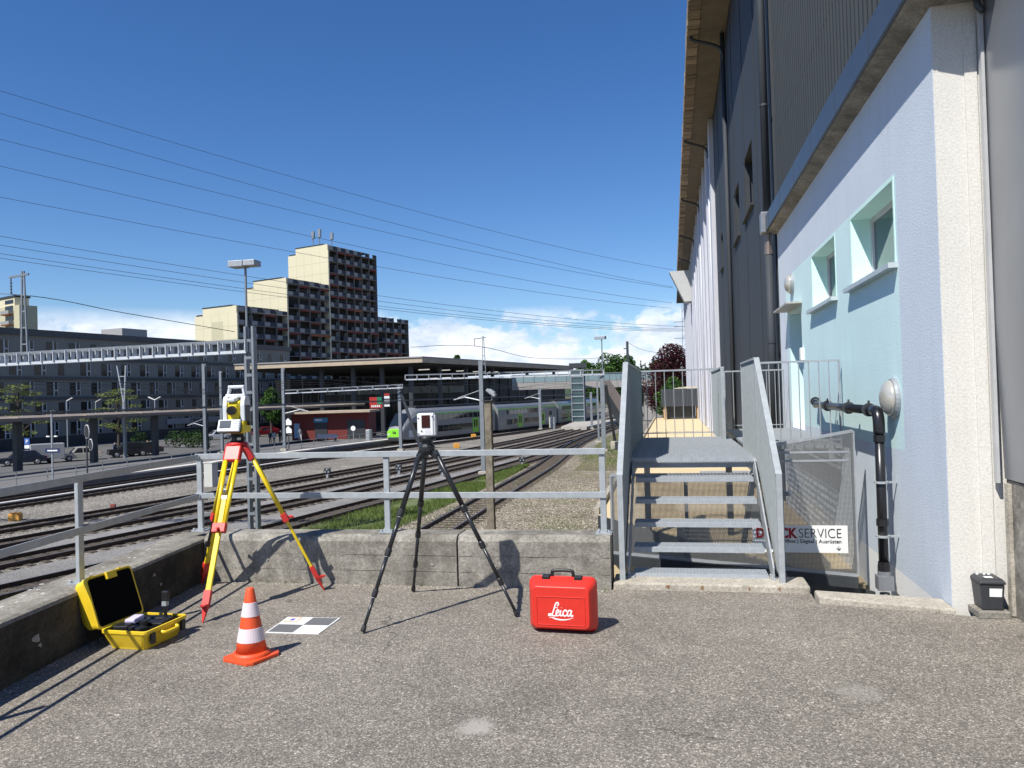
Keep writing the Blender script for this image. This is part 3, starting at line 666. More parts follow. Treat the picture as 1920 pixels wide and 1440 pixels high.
# ------------------------------------------------------------------ bait box on a paver
p0 = gz(1862, 1160, 0)
sl = thing('paver', 'small concrete paver lying at the foot of the white wall', 'paver', p0)
MB().box((p0.x + .01, p0.y + .10, .024), (.20, .22, .048), .0).build('paver_body', M_CONC, sl, True, bevel=.006)
bb = thing('bait_box', 'dark grey lidded plastic box with white label on the paver', 'box', (p0.x + .01, p0.y + .10, .048))
bb.scale = (.72, .72, .95)
mb = MB(); mb.loft([[Vector((sx_ * a, sy_ * b_, z)) for sx_, sy_ in ((-1, -1), (1, -1), (1, 1), (-1, 1))] for a, b_, z in ((.088, .105, 0), (.105, .125, .185))]); mb.build('tub', mat('grey_plastic', (.035, .037, .042), .5, 0, .1, 20), bb, bevel=.012, seg=3)
mb = MB(); mb.loft([[Vector((sx_ * a, sy_ * b_, z)) for sx_, sy_ in ((-1, -1), (1, -1), (1, 1), (-1, 1))] for a, b_, z in ((.112, .135, .187), (.112, .135, .205), (.085, .105, .228))]); mb.build('lid', mat('grey_plastic', (.035, .037, .042)), bb, bevel=.008, seg=3)
mb = MB(); mb.quad((-.03, -.1215, .10), (.075, -.1215, .10), (.079, -.1265, .16), (-.03, -.1265, .16)); mb.build('front_label', M_WHITE, bb)
MB().bb(-.05, .02, -.09, -.03, .229, .2305).build('lid_label', M_WHITE, bb)
for x in (-.07, -.01, .03): MB().lathe([(.012, 0), (.012, .006)], 10, (x, .05, .229)).build('lid_plug', M_WHITE, bb)

# ------------------------------------------------------------------ metal stairs, landing and guards
SX0, SX1 = -.40, .755
YS, RUN, Z1, RISE, NT = 6.52, .245, .075, .172, 5
PZ = .935; PY0, PY1 = YS + RUN * NT, 11.15
M_GRATE = mat('grating', (.37, .395, .42), .5, .15, .15, 20); M_GUARD = mat('guard_sheet', (.29, .315, .32), .55, .15, .14, 12, .1, 120)
st = thing('metal_stairs', 'galvanised metal stairs with grating treads leading up to the landing', 'stairs', (.25, YS, 0))
tr = MB(); W = SX1 - SX0 - .07; Dp = .25
tr.bb(-W / 2, W / 2, 0, .006, -.036, .004); tr.bb(-W / 2, W / 2, Dp - .006, Dp, -.036, 0)
for i in range(41):
    x = -W / 2 + W * i / 40; tr.bb(x - .0016, x + .0016, .006, Dp - .006, -.032, -.001)
for i in range(1, 9):
    y = Dp * i / 9; tr.bb(-W / 2, W / 2, y - .0015, y + .0015, -.022, -.0005)
tr.bb(-W / 2, W / 2, .0062, .030, -.004, .0045)
tm_ = tr.mesh('tread', M_GRATE)
for i in range(NT):
    ginst('tread', tm_, st, XF[st.name].inverted() @ Vector(((SX0 + SX1) / 2, YS + RUN * i, Z1 + RISE * i)))
for x, nm in ((SX0, 'l'), (SX1, 'r')):
    mb = MB(); mb.loft([[Vector((xx, y, z)) for y, z in ((YS - .03, .06), (YS - .03, .15), (PY0 + .02, PZ + .0), (PY0 + .02, PZ - .18), (YS + .17, .06))] for xx in (x - .006, x + .006)]); mb.build('stringer', M_GALV, st, True)
    mb = MB(); mb.bb(x - .02, x + .05 if x < 0 else x + .02, YS - .05, YS + .12, .056, .068); mb.box((x, YS + .02, .075), (.03, .03, .03)); mb.build('foot_plate', M_GALV, st, True)
# guards beside the flight: ribbed sheets between posts and sloping top bars
def ribbed(mb, x, pts_top, pts_bot, pit=.05, amp=.014):
    # vertical-ribbed sheet in the plane x, running along y; tops and bottoms are linear functions
    y0, y1 = pts_top[0][0], pts_top[-1][0]
    def ev(p, y):
        for (a, za), (b_, zb_) in zip(p, p[1:]):
            if a <= y <= b_ + 1e-6: return za + (zb_ - za) * (y - a) / (b_ - a)
        return p[-1][1]
    n = max(2, int((y1 - y0) / (pit / 2))); a = []; b = []
    for i in range(n + 1):
        y = y0 + (y1 - y0) * i / n; xx = x + (amp if i % 2 else -amp); a.append((xx, y, ev(pts_bot, y))); b.append((xx, y, ev(pts_top, y)))
    strip(mb, a, b)
GH = .95; ys0 = YS - .12
top = [(ys0, Z1 + GH - .12), (PY0, PZ + GH)]; bot = [(ys0, .10), (YS + .12, .10), (PY0, PZ - .22)]
for x, lab in ((SX0 - .045, 'ribbed galvanised guard sheet on the left of the stairs'), (SX1 + .05, 'ribbed galvanised guard sheet on the right of the stairs')):
    gt = thing('stair_guard', lab, 'railing', (x, YS, 0))
    mb = MB(); ribbed(mb, x, top, [(ys0, .10), (YS + .1, .10), (PY0, PZ - .2)]); mb.build('ribbed_sheet', M_GUARD, gt, True)
    mb = MB(); mb.bar((x, ys0, top[0][1]), (x, PY0, top[1][1]), .05, .022); mb.build('top_bar', M_GALV, gt, True)
    mb = MB(); mb.bar((x, ys0, -.02 if x < 0 else .05), (x, ys0, top[0][1] + .012), .045, .03, up=(0, 1, 0)); mb.build('post', M_GALV, gt, True)
    mb = MB(); mb.bar((x, PY0, PZ - .25), (x, PY0, PZ + GH), .045, .03, up=(0, 1, 0)); mb.build('post', M_GALV, gt, True)
    ye = PY1 if x < 0 else 9.25
    mb = MB(); ribbed(mb, x, [(PY0, PZ + GH), (ye, PZ + GH)], [(PY0, PZ - .08), (ye, PZ - .08)]); mb.build('landing_sheet', M_GUARD, gt, True)
    mb = MB(); mb.bar((x, PY0, PZ + GH), (x, ye, PZ + GH), .05, .022); mb.build('landing_bar', M_GALV, gt, True)
    mb = MB(); mb.bar((x, ye, PZ - .1), (x, ye, PZ + GH), .045, .03, up=(0, 1, 0)); mb.build('post', M_GALV, gt, True)
ga = thing('stair_guard', 'short ribbed guard sheet at the far right of the landing', 'railing', (.66, 10.6, PZ))
mb = MB(); ribbed(mb, .66, [(10.6, PZ + GH), (13.2, PZ + GH)], [(10.6, PZ - .06), (13.2, PZ - .06)]); mb.build('ribbed_sheet', M_GUARD, ga, True)
mb = MB(); mb.bar((.66, 10.6, PZ + GH), (.66, 13.2, PZ + GH), .05, .022).bar((.66, 10.6, PZ - .1), (.66, 10.6, PZ + GH), .045, .03, up=(0, 1, 0)); mb.build('frame', M_GALV, ga, True)
# landing grating
ld = thing('landing', 'grating landing at the top of the metal stairs reaching to the door', 'landing', (.3, 9, PZ))
def grate(mb, x0, x1, y0, y1, z, px=.034, py=.10):
    x = x0
    while x < x1: mb.bb(x, x + .003, y0, y1, z - .03, z - .001); x += px
    y = y0
    while y < y1: mb.bb(x0, x1, y, y + .006, z - .016, z); y += py
    mb.bb(x0, x1, y0 - .006, y0, z - .04, z + .002); mb.bb(x0, x1, y1, y1 + .006, z - .04, z + .002)
ysec = [PY0, PY0 + 1.0, PY0 + 2.0, PY1]
for a, b_ in zip(ysec, ysec[1:]):
    mb = MB(); grate(mb, SX0 - .05, SX1, a + .007, b_ - .007, PZ); mb.build('grating_panel', M_GRATE, ld, True)
for a, b_ in ((9.3, 10.55), (10.57, 11.8), (11.82, 13.1)):
    mb = MB(); grate(mb, SX1 + .08, WX - .01, a, b_, PZ, .034, .08); mb.build('grating_panel', M_GRATE, ld, True)
for x in (SX0 - .02, SX1 + .02, 1.75): MB().bb(x - .03, x + .03, PY0 + .02 if x < 1 else 9.3, PY1 if x < 1 else 13.1, PZ - .16, PZ - .042).build('beam', M_GALV, ld, True)
for y in (PY0 + .05, PY1 - .1): MB().bb(SX0, SX1, y, y + .05, PZ - .10, PZ - .043).build('cross_beam', M_GALV2, ld, True)
for x, y in ((SX0 + .02, PY1 - .1), (SX1 - .02, PY1 - .1)): MB().bb(x - .04, x + .04, y - .04, y + .04, GZ if x < -1 else DZ, PZ - .16).build('leg', M_STEEL_D, ld, True)
MB().bar((SX1 - .1, PY0 + .9, DZ + .05), (SX1, PY0 + .1, PZ - .16), .05, .05).build('brace', M_GALV, ld, True)
# bar railings
def bar_rail(label, p, q, n, skip_first=False):
    p, q = Vector(p), Vector(q)
    t = thing('bar_railing', label, 'railing', (p + q) / 2)
    MB().bar(p + Vector((0, 0, GH)), q + Vector((0, 0, GH)), .02, .022).build('top_bar', M_GALV2, t, True)
    MB().bar(p + Vector((0, 0, .06)), q + Vector((0, 0, .06)), .012, .014).build('low_bar', M_GALV2, t, True)
    for i in range(n + 1):
        a = p.lerp(q, i / n); r = .011 if i in (0, n) else .0065
        MB().tube([a + Vector((0, 0, -.05)), a + Vector((0, 0, GH))], r, 6).build('bar', M_GALV2, t, True)
bar_rail('thin bar railing across the far end of the landing', (SX0 - .08, PY1 + .05, PZ), (SX1 - .1, PY1 + .05, PZ), 9)
bar_rail('thin bar railing on the near side of the walkway by the mint wall', (SX1 + .12, 9.2, PZ), (WX - .04, 9.2, PZ), 9)
bar_rail('thin bar railing on the far side of the walkway beside the door', (SX1 + .1, 13.15, PZ), (WX - .1, 13.15, PZ), 7)
# perforated guard with the sign
M_PERF = perforated('perforated_sheet', (.24, .24, .235), .012, .31)
pf = thing('perforated_guard', 'perforated metal guard sloping down behind the stairs', 'railing', (.3, 10, 0))
PFY = 8.02
PA, PAt, PB, PBt = gy(1608, 1079, PFY), gy(1600, 808, PFY), gy(1150, 1036, PFY), gy(1150, 893, PFY)
PAt.x = PA.x; PBt.x = PB.x
nrm = Vector((0, -1, 0))
me = bpy.data.meshes.new('perforated_sheet'); PM = gy(1440, 838, PFY); PM.x = SX1 + .12; PL = Vector((PM.x, PFY, .74)); PBt.z = .74
me.from_pydata([PA, PB, PBt, PL, PM, PAt], [], [(0, 1, 2, 3, 4, 5)]); me.materials.append(M_PERF)
uv = me.uv_layers.new(name='UVMap'); ln = (PB - PA).length
for i, c in enumerate((PA, PB, PBt, PL, PM, PAt)): uv.data[i].uv = (c.x + 5, c.z + 5)
me.transform(XF[pf.name].inverted()); link('perforated_sheet', me, pf)
for a, b_ in ((PA, PAt), (PB, PBt), (PA.lerp(PB, .68), Vector((PA.lerp(PB, .68).x, PFY, .74)))): MB().bar(a - nrm * .02, b_ - nrm * .02, .035, .035).build('post', M_GALV2, pf, True)
for a, b_, h in ((PAt, PM, .03), (PL, PBt, .03), (PA, PB, .03), (gy(1450, 849, PFY), gy(1592, 847, PFY), .02), (gy(1450, 865, PFY), gy(1592, 863, PFY), .02)): MB().bar(a - nrm * .012, b_ - nrm * .012, .03, h).build('edge_bar', M_GALV2, pf, True)
MB().bar(PA - Vector((0, 0, .07)), PB - Vector((0, 0, .07)), .06, .10).build('lower_beam', M_STEEL_D, pf, True)
dxy = (PB - PA).normalized(); 
# sign on the sheet
def on_sheet(px, py, off=0.0):
    d = ray(px, py); t = (PA - EYE).dot(nrm) / d.dot(nrm); return EYE + d * t + nrm * off
s0, s1, s2, s3 = on_sheet(1412, 1034), on_sheet(1590, 1036), on_sheet(1590, 983), on_sheet(1412, 986)
sg = thing('shop_sign', 'white sign with red and black lettering fixed to the perforated guard', 'sign', s0)
xd = (PA - PB); xd.z = 0; xd.normalize()
wS = (s1 - s0).dot(xd); hS = .5 * ((s2 - s1).z + (s3 - s0).z); org = Vector((s0.x, s0.y, min(s0.z, s1.z)))
slope = (s1.z - s0.z) / wS
MB().loft([[org + nrm * o + q for q in (Vector((0, 0, 0)), xd * wS, xd * wS + Vector((0, 0, hS)), Vector((0, 0, hS)))] for o in (.012, .022)]).build('board', M_WHITE, sg, True)
M_RED = mat('sign_red', (.35, .015, .02), .5); M_TXT = mat('sign_black', (.012, .012, .014), .5)
t1 = text_mesh('DRUCK', hS * .50, M_RED, 'lettering', .006); w1_ = max(v.co.x for v in t1.vertices)
t2 = text_mesh('SERVICE', hS * .50, M_TXT, 'lettering', -.002); w2_ = max(v.co.x for v in t2.vertices)
sc = wS * .90 / (w1_ + w2_ + .01)
for tme in (t1, t2): tme.transform(Matrix.Diagonal((sc, 1.0, 1, 1)))
place_text(t1, 'lettering', sg, org + nrm * .024 + xd * (wS * .035) + Vector((0, 0, hS * .55)), xd, (0, 0, 1))
place_text(t2, 'lettering', sg, org + nrm * .024 + xd * (wS * .035 + (w1_ + .008) * sc) + Vector((0, 0, hS * .55)), xd, (0, 0, 1))
t3 = text_mesh('Offset | Digital | Ausr\u00fcsten', hS * .19, M_TXT, 'small_lettering', 0); w3 = max(v.co.x for v in t3.vertices); t3.transform(Matrix.Diagonal((wS * .62 / w3, 1, 1, 1)))
place_text(t3, 'small_lettering', sg, org + nrm * .024 + xd * (wS * .31) + Vector((0, 0, hS * .36)), xd, (0, 0, 1))
ar = org + nrm * .024 + xd * (wS * .90) + Vector((0, 0, hS * .10))
MB().bar(ar, ar + Vector((0, 0, hS * .13)), .004, .006).bar(ar, ar + xd * .018 + Vector((0, 0, .02)), .004, .006).bar(ar, ar - xd * .018 + Vector((0, 0, .02)), .004, .006).build('arrow', M_TXT, sg, True)

hr = thing('handrail', 'short steel handrail post right of the metal stairs', 'handrail', (1.0, 6.75, -.3))
q0, q1 = gy(1470, 1092, 6.8), gy(1466, 935, 6.8)
MB().bar(q0, q1, .03, .012, up=(0, 1, 0)).build('post', M_GALV, hr, True)
MB().tube([q1 + Vector((.06, -.06, .05)), q1 + Vector((-.02, .1, .02)), q1 + Vector((-.02, .9, -.55))], .021, 10).build('rail', M_GALV, hr, True, smooth=True)
# ------------------------------------------------------------------ surveying equipment
M_YEL = mat('yellow_fibreglass', (.72, .52, .012), .35, 0, .08, 14); M_YBODY = mat('instrument_yellow', (.80, .62, .02), .4, 0, .05)
M_SRED = mat('signal_red', (.55, .03, .025), .38, 0, .1, 12); M_IGREY = mat('instrument_grey', (.62, .64, .66), .45, 0, .06)
M_ISHADE = mat('instrument_shade_grey', (.07, .075, .085), .5); M_CARBON = mat('carbon_tube', (.022, .024, .027), .32, .2, .25, 30)
f1, f2, f3 = gz(380, 1168), gz(608, 1107), gz(378, 1096)
HC = Vector((-3.515, 5.745, 1.265))
ty = thing('survey_tripod', 'yellow survey tripod with red head and red shoes', 'tripod', (HC.x, HC.y, 0))
MB().lathe([(.085, -.012), (.088, 0), (.075, .014), (.04, .016)], 24, HC).build('head_plate', M_SRED, ty, True)
for i, f in enumerate((f1, f2, f3)):
    out_d = (f - Vector((HC.x, HC.y, 0))); out_d.z = 0; out_d.normalize(); side = Vector((-out_d.y, out_d.x, 0))
    top = HC + out_d * .085 + Vector((0, 0, -.05)); foot = Vector((f.x, f.y, 0)); d = (foot - top); Lg = d.length; d.normalize()
    hb = MB(); Mr = Matrix((side, d.cross(side), d)).transposed()
    hb.box(top + d * .03 - out_d * .012, (.135, .055, .135), M=Mr); hb.build('hinge_block', M_SRED, ty, True, bevel=.012)
    MB().bar(HC + Vector((0, 0, -.01)), top, .06, .03).build('head_arm', M_SRED, ty, True)
    for s_ in (-1, 1):
        MB().tube([top + side * .045 * s_ + d * .06, top + side * .035 * s_ + d * (Lg * .50)], .0165, 10).build('upper_pole', M_YEL, ty, True, smooth=True)
    MB().bar(top + d * (Lg * .30), top + d * (Lg * .86), .042, .022, up=out_d).build('lower_pole', M_YEL, ty, True, bevel=.005)
    MB().box(top + d * (Lg * .295), (.048, .028, .035), M=Mr).build('pole_cap', M_IGREY, ty, True, bevel=.004)
    cl_ = MB(); cl_.box(top + d * (Lg * .475), (.105, .048, .075), M=Mr); cl_.lathe([(.014, 0), (.014, .05)], 8, top + d * (Lg * .475) + out_d * .02, Matrix((side, d, out_d)).transposed()); cl_.build('clamp', M_SRED, ty, True, bevel=.006)
    sh = MB(); sh.loft([[foot - d * l + side * (a * sx_) + (d.cross(side)) * (b_ * sy_) for sx_, sy_ in ((-1, -1), (1, -1), (1, 1), (-1, 1))] for l, a, b_ in ((.235, .026, .018), (.13, .026, .018), (.10, .019, .015), (0, .004, .004))]); sh.build('shoe', M_SRED, ty, True)
    sp = MB(); c0 = foot - d * .135; sp.loft([[c0 + out_d * (.015 + k * .055) + side * (sx_ * .028 * (1 - k * .5)) + Vector((0, 0, zz)) for sx_, zz in ((-1, .006), (1, .006), (1, -.02 + .018 * k), (-1, -.02 + .018 * k))] for k in (0, 1)]); sp.build('foot_step', M_SRED, ty, True)
d3 = (f3 - HC).normalized()
MB().bar(HC + d3 * .72 + Vector((-.03, -.02, 0)), HC + d3 * 1.0 + Vector((-.025, -.02, 0)), .022, .006).bar(HC + d3 * .99 + Vector((-.03, -.02, 0)), HC + d3 * 1.04 + Vector((-.03, -.02, 0)), .04, .02).build('strap', M_BLACK, ty, True)

ts = thing('total_station', 'yellow and grey total station mounted on the yellow tripod', 'surveying instrument', (HC.x, HC.y, HC.z + .016), R(9))
MB().lathe([(.055, 0), (.058, .006), (.05, .012)], 18).build('tribrach_plate', M_BLACK, ts)
for a in (30, 150, 270): MB().lathe([(.016, .008), (.016, .04)], 12, (.045 * math.cos(R(a)), .045 * math.sin(R(a)), 0)).build('foot_screw', M_BLACK, ts)
MB().lathe([(.052, .036), (.056, .045), (.05, .06), (.05, .075)], 18).build('tribrach', M_BLACK, ts)
mb = MB(); mb.loft([[Vector((sx_ * a, sy_ * b_, z)) for sx_, sy_ in ((-1, -1), (1, -1), (1, 1), (-1, 1))] for a, b_, z in ((.075, .07, .072), (.088, .08, .085), (.088, .08, .17))]); mb.build('base_housing', M_YBODY, ts, bevel=.008)
# control panel, tilted towards the operator
Mp = Matrix.Rotation(R(-24), 4, 'X'); T = Matrix.Translation((-.022, -.098, .135)) @ Mp
mb = MB(); mb.box((0, 0, 0), (.185, .03, .105)); mb.v = [tuple(T @ Vector(q)) for q in mb.v]; pn = mb.build('control_panel', M_IGREY, ts, bevel=.008)
mb = MB(); mb.box((0, .014, 0), (.193, .022, .113)); mb.v = [tuple(T @ Vector(q)) for q in mb.v]; mb.build('panel_bezel', M_BLACK, pn, bevel=.008)
mb = MB(); mb.box((-.028, -.016, .008), (.092, .003, .066)); mb.v = [tuple(T @ Vector(q)) for q in mb.v]; mb.build('screen', glass('lcd', (.02, .03, .05), .15), pn)
mb = MB()
for i in range(3):
    for j in range(4): mb.box((.042 + i * .019, -.016, .034 - j * .019), (.013, .003, .012))
mb.v = [tuple(T @ Vector(q)) for q in mb.v]; mb.build('keypad', mat('key_grey', (.35, .37, .42), .5), pn)
for s_ in (-1, 1):
    mb = MB(); mb.loft([[Vector((s_ * x, sy_ * yw, z)) for x, sy_ in ((.055, -1), (.092, -1), (.092, 1), (.055, 1))] for yw, z in ((.062, .17), (.062, .30), (.052, .345), (.034, .375))]); mb.build('standard', M_IGREY, ts, bevel=.006)
    mb = MB(); mb.box((s_ * .0935, 0, .235), (.005, .09, .13)); mb.build('side_cover', M_ISHADE if s_ > 0 else M_IGREY, ts, bevel=.002)  # right cover coloured dark grey to carry the shade on that side
    MB().lathe([(.018, 0), (.018, .018)], 12, (s_ * .093, .0, .15), Matrix.Rotation(R(90 * s_), 3, 'Y')).build('drive_knob', M_BLACK, ts)
Mt = Matrix.Rotation(R(8), 4, 'X'); T = Matrix.Translation((0, 0, .275)) @ Mt
mb = MB(); mb.loft([[Vector((sx_ * a, y, sz * b_)) for sx_, sz in ((-1, -1), (1, -1), (1, 1), (-1, 1))] for a, b_, y in ((.035, .045, -.075), (.052, .062, -.04), (.052, .066, .06), (.042, .05, .085))]); mb.v = [tuple(T @ Vector(q)) for q in mb.v]; tl = mb.build('telescope', M_YBODY, ts, bevel=.01)
mb = MB(); mb.lathe([(.036, 0), (.038, .02), (.034, .045)], 20, (-.004, -.07, -.004), Matrix.Rotation(R(90), 3, 'X')); mb.v = [tuple(T @ Vector(q)) for q in mb.v]; mb.build('eyepiece', M_BLACK, tl)
mb = MB(); mb.box((-.012, -.03, .078), (.07, .11, .03)); mb.v = [tuple(T @ Vector(q)) for q in mb.v]; mb.build('telescope_cover', M_IGREY, tl, bevel=.008)
MB().box((0, -.02, .2), (.09, .09, .06)).build('yoke_floor', M_YBODY, ts, bevel=.006)
hd = MB()
hd.bar((-.068, 0, .37), (-.05, 0, .445), .022, .036, up=(0, 1, 0)); hd.bar((.072, 0, .37), (.062, 0, .445), .022, .036, up=(0, 1, 0)); hd.box((.006, 0, .452), (.135, .042, .026)); hd.box((0, 0, .378), (.165, .052, .03))
hd.build('carry_handle', M_IGREY, ts, bevel=.007)

# ---- black tripod with laser scanner
g1, g2, g3 = gz(680, 1188), gz(970, 1157), gz(775, 1110)
KC = Vector((-1.80, 5.49, 1.235))
tb_ = thing('carbon_tripod', 'black carbon tripod in front of the concrete wall', 'tripod', (KC.x, KC.y, 0))
MB().lathe([(.05, -.05), (.06, -.03), (.06, 0), (.045, .02), (.045, .045), (.065, .05), (.065, .058)], 20, KC).build('head', M_CARBON, tb_, True)
for f in (g1, g2, g3):
    od = Vector((f.x - KC.x, f.y - KC.y, 0)).normalized(); top = KC + od * .062 + Vector((0, 0, -.03)); ft = Vector((f.x, f.y, .012)); d = (ft - top); Lg = d.length; d.normalize()
    MB().bar(KC - Vector((0, 0, .02)), top + d * .05, .05, .045).build('shoulder', M_CARBON, tb_, True, bevel=.008)
    cuts = [0, .36, .58, .80, 1.0]; rad = [.0195, .0165, .014, .0115]
    for k_ in range(4): MB().tube([top + d * Lg * cuts[k_], top + d * Lg * cuts[k_ + 1]], rad[k_], 12).build('leg_section', M_CARBON, tb_, True, smooth=True)
    for k_ in range(1, 4):
        p = top + d * Lg * cuts[k_]; MB().tube([p - d * .03, p - d * .02, p + d * .02, p + d * .03], [rad[k_ - 1] + .002, rad[k_ - 1] + .006, rad[k_ - 1] + .006, rad[k_] + .002], 12).build('twist_lock', M_BLACK, tb_, True)
        MB().tube([p + d * .028, p + d * .032], rad[k_] + .0025, 12).build('lock_ring', M_GALV, tb_, True)
    MB().tube([ft - d * .045, ft - d * .012, ft], [.014, .019, .016], 12).build('rubber_foot', M_BLACK, tb_, True)
sc_ = thing('laser_scanner', 'white laser scanner with dark window on the black tripod', 'laser scanner', (KC.x, KC.y, KC.z + .058), R(10))
MB().lathe([(.058, 0), (.062, .006), (.05, .02)], 20).build('mount', M_BLACK, sc_)
MW = mat('scanner_white', (.80, .80, .80), .35, 0, .03)
mb = MB(); mb.box((0, 0, .105), (.125, .10, .172)); bd = mb.build('housing', MW, sc_, bevel=.016, seg=4)
mb = MB(); mb.box((.003, -.0505, .13), (.062, .006, .094)); mb.build('window', glass('scanner_window', (.035, .006, .006), .08), bd)
mb = MB(); mb.box((.066, 0, .10), (.012, .08, .15)); mb.build('side_cover', mat('scanner_grey', (.55, .56, .58), .5), bd, bevel=.004)
for x, z in ((-.052, .155), (.052, .165), (-.054, .04), (-.03, .06)): MB().lathe([(.005, 0), (.005, .004)], 10, (x, -.0502, z), Matrix.Rotation(R(90), 3, 'X')).build('lens', M_BLACK, bd)
mb = MB()
for i in range(5):
    for j in range(4): mb.box((.0 + i * .009, -.0505, .042 + j * .009), (.005, .002, .004))
mb.build('vent_grille', mat('grille_grey', (.6, .6, .62), .5), bd)

# ---- red instrument case
M_CASE = mat('case_red', (.62, .028, .016), .4, 0, .07, 20, .08, 260, .002, dirt=.12)
pc = gz(1060, 1184); rc = thing('instrument_case', 'upright red plastic instrument case with white Leica lettering', 'case', (-.765, 5.19, 0), R(-3))
def rsec(w, h, y, r=.03, z0=0.0, n=5):
    pts = []
    for cx, cz, a0 in ((w / 2 - r, z0 + r, -90), (w / 2 - r, z0 + h - r, 0), (-w / 2 + r, z0 + h - r, 90), (-w / 2 + r, z0 + r, 180)):
        for i in range(n): a = R(a0 + 90 * i / (n - 1)); pts.append(Vector((cx + r * math.cos(a), y, cz + r * math.sin(a))))
    return pts
WC, HC_ = .462, .362
MB().loft([rsec(WC - .09, HC_ - .10, -.105, .03, .045), rsec(WC - .075, HC_ - .085, -.100, .035, .038), rsec(WC - .03, HC_ - .04, -.058, .04, .018), rsec(WC - .006, HC_ - .01, -.022, .045, .006), rsec(WC, HC_, -.016, .045, 0), rsec(WC, HC_, .0, .045, 0)]).build('front_shell', M_CASE, rc, smooth=True, bevel=.004)
MB().loft([rsec(WC, HC_, .003, .045, 0), rsec(WC, HC_, .018, .045, 0), rsec(WC - .02, HC_ - .02, .05, .04, .008), rsec(WC - .05, HC_ - .06, .10, .035, .02)]).build('back_shell', M_CASE, rc, smooth=True, bevel=.004)
fr = MB(); w_, h_ = .325, .185; zc = .155
for (x, z, sx_, sz_) in ((0, zc + h_ / 2, w_, .006), (0, zc - h_ / 2, w_, .006), (w_ / 2, zc, .006, h_), (-w_ / 2, zc, .006, h_)): fr.box((x, -.1055, z), (sx_, .006, sz_))
fr.build('raised_frame', M_CASE, rc, bevel=.002)
for x in (-.11, .11): MB().box((x, -.018, HC_ - .008), (.052, .05, .035)).build('latch', M_BLACK, rc, bevel=.004)
hp = catmull([(-.072, 0, HC_ - .02), (-.072, 0, HC_ + .02), (-.062, 0, HC_ + .036), (0, 0, HC_ + .04), (.062, 0, HC_ + .036), (.072, 0, HC_ + .02), (.072, 0, HC_ - .02)], 5)
MB().tube(hp, .0115, 8).build('handle', M_BLACK, rc, smooth=True)
strokes = [([(2.0, 2.5), (2.25, 2.9), (2.05, 3.3), (1.65, 3.2), (1.4, 2.5), (1.2, 1.5), (.95, .65), (.55, .18), (.12, .12), (.05, .42), (.4, .52), (.95, .22), (1.6, .06), (1.95, .2)], .17),
  ([(1.15, 1.95), (1.6, 2.1), (2.2, 2.0)], .10),
  ([(1.95, .72), (2.4, .95), (2.5, 1.35), (2.2, 1.55), (1.95, 1.25), (1.88, .75), (2.02, .28), (2.4, .15), (2.8, .42)], .17),
  ([(3.0, 1.5), (2.9, .75), (2.98, .25), (3.3, .2), (3.55, .42)], .18), ([(3.1, 2.08), (3.13, 2.12)], .2),
  ([(4.4, 1.15), (4.35, 1.5), (3.95, 1.52), (3.65, 1.1), (3.62, .6), (3.8, .22), (4.2, .15), (4.6, .45)], .17),
  ([(5.55, 1.38), (5.15, 1.56), (4.8, 1.2), (4.72, .65), (4.88, .22), (5.2, .22), (5.5, .75)], .17), ([(5.72, 1.55), (5.58, .8), (5.62, .28), (5.9, .16), (6.2, .4)], .18)]
lg = MB(); us = .0275
def put(poly, r):
    k0 = len(lg.v); P = catmull([(x, 0, z) for x, z in poly], 5) if len(poly) > 2 else [Vector((x, 0, z)) for x, z in poly]
    rr = r if isinstance(r, list) else [r] * len(P)
    if isinstance(r, list): rr = [r[0] + (r[1] - r[0]) * math.sin(math.pi * i / (len(P) - 1)) for i in range(len(P))]
    lg.tube(P, rr, 8)
    for i in range(k0, len(lg.v)):
        x, y, z = lg.v[i]; lg.v[i] = ((x - 3.1) * us * .98 + z * .12 * us, -.1055 + y * .12 * us, zc - .035 + z * us)
for poly, r in strokes: put(poly, r)
put([(.25, -.42), (.9, -.30), (1.8, -.62), (3.4, -.80), (4.9, -.66), (6.3, -.18)], [.03, .17])
lg.build('leica_lettering', M_WHITE, rc)

# ---- open yellow case
M_YCASE = mat('case_yellow', (.78, .54, .025), .45, 0, .08, 10, .06, 200, .002, dirt=.14); M_FOAM = mat('black_foam', (.004, .004, .004), 1.0, 0, .3, 30, .5, 80, spec=.08)
yc = thing('open_case', 'open yellow instrument case by the left wall with black foam and accessories', 'case', (-3.555, 4.63, 0), R(-2))
def rs(w, d_, z, r=.03, n=4):
    return [Vector((q.x, q.z - d_ / 2, z)) for q in rsec(w, d_, 0, r, 0.0, n)]
MB().loft([rs(.27, .34, 0, .03), rs(.275, .345, .012, .03), rs(.30, .375, .05, .03), rs(.335, .41, .10, .03), rs(.355, .425, .112, .03), rs(.355, .425, .132, .03), rs(.325, .395, .132, .025), rs(.325, .395, .09, .025)], caps=True).build('tray', M_YCASE, yc, bevel=.003)
MB().loft([rs(.32, .39, .10, .02), rs(.32, .39, .118, .02)]).build('foam', M_FOAM, yc)
for x, y, s_ in ((-.08, -.11, (.10, .09, .05)), (.04, -.12, (.12, .07, .035)), (.02, .02, (.15, .08, .03)), (-.02, .12, (.22, .07, .03)), (.10, .06, (.06, .16, .03))): MB().box((x, y, .12), s_, random.uniform(-.3, .3)).build('accessory', M_BLACK, yc, bevel=.008)
MB().box((-.085, .0, .145), (.07, .13, .035), .2).build('white_packet', mat('packet', (.62, .56, .78), .5), yc, bevel=.008)
MB().lathe([(.03, .115), (.03, .16)], 14, (.035, -.06, 0)).build('round_accessory', M_BLACK, yc)
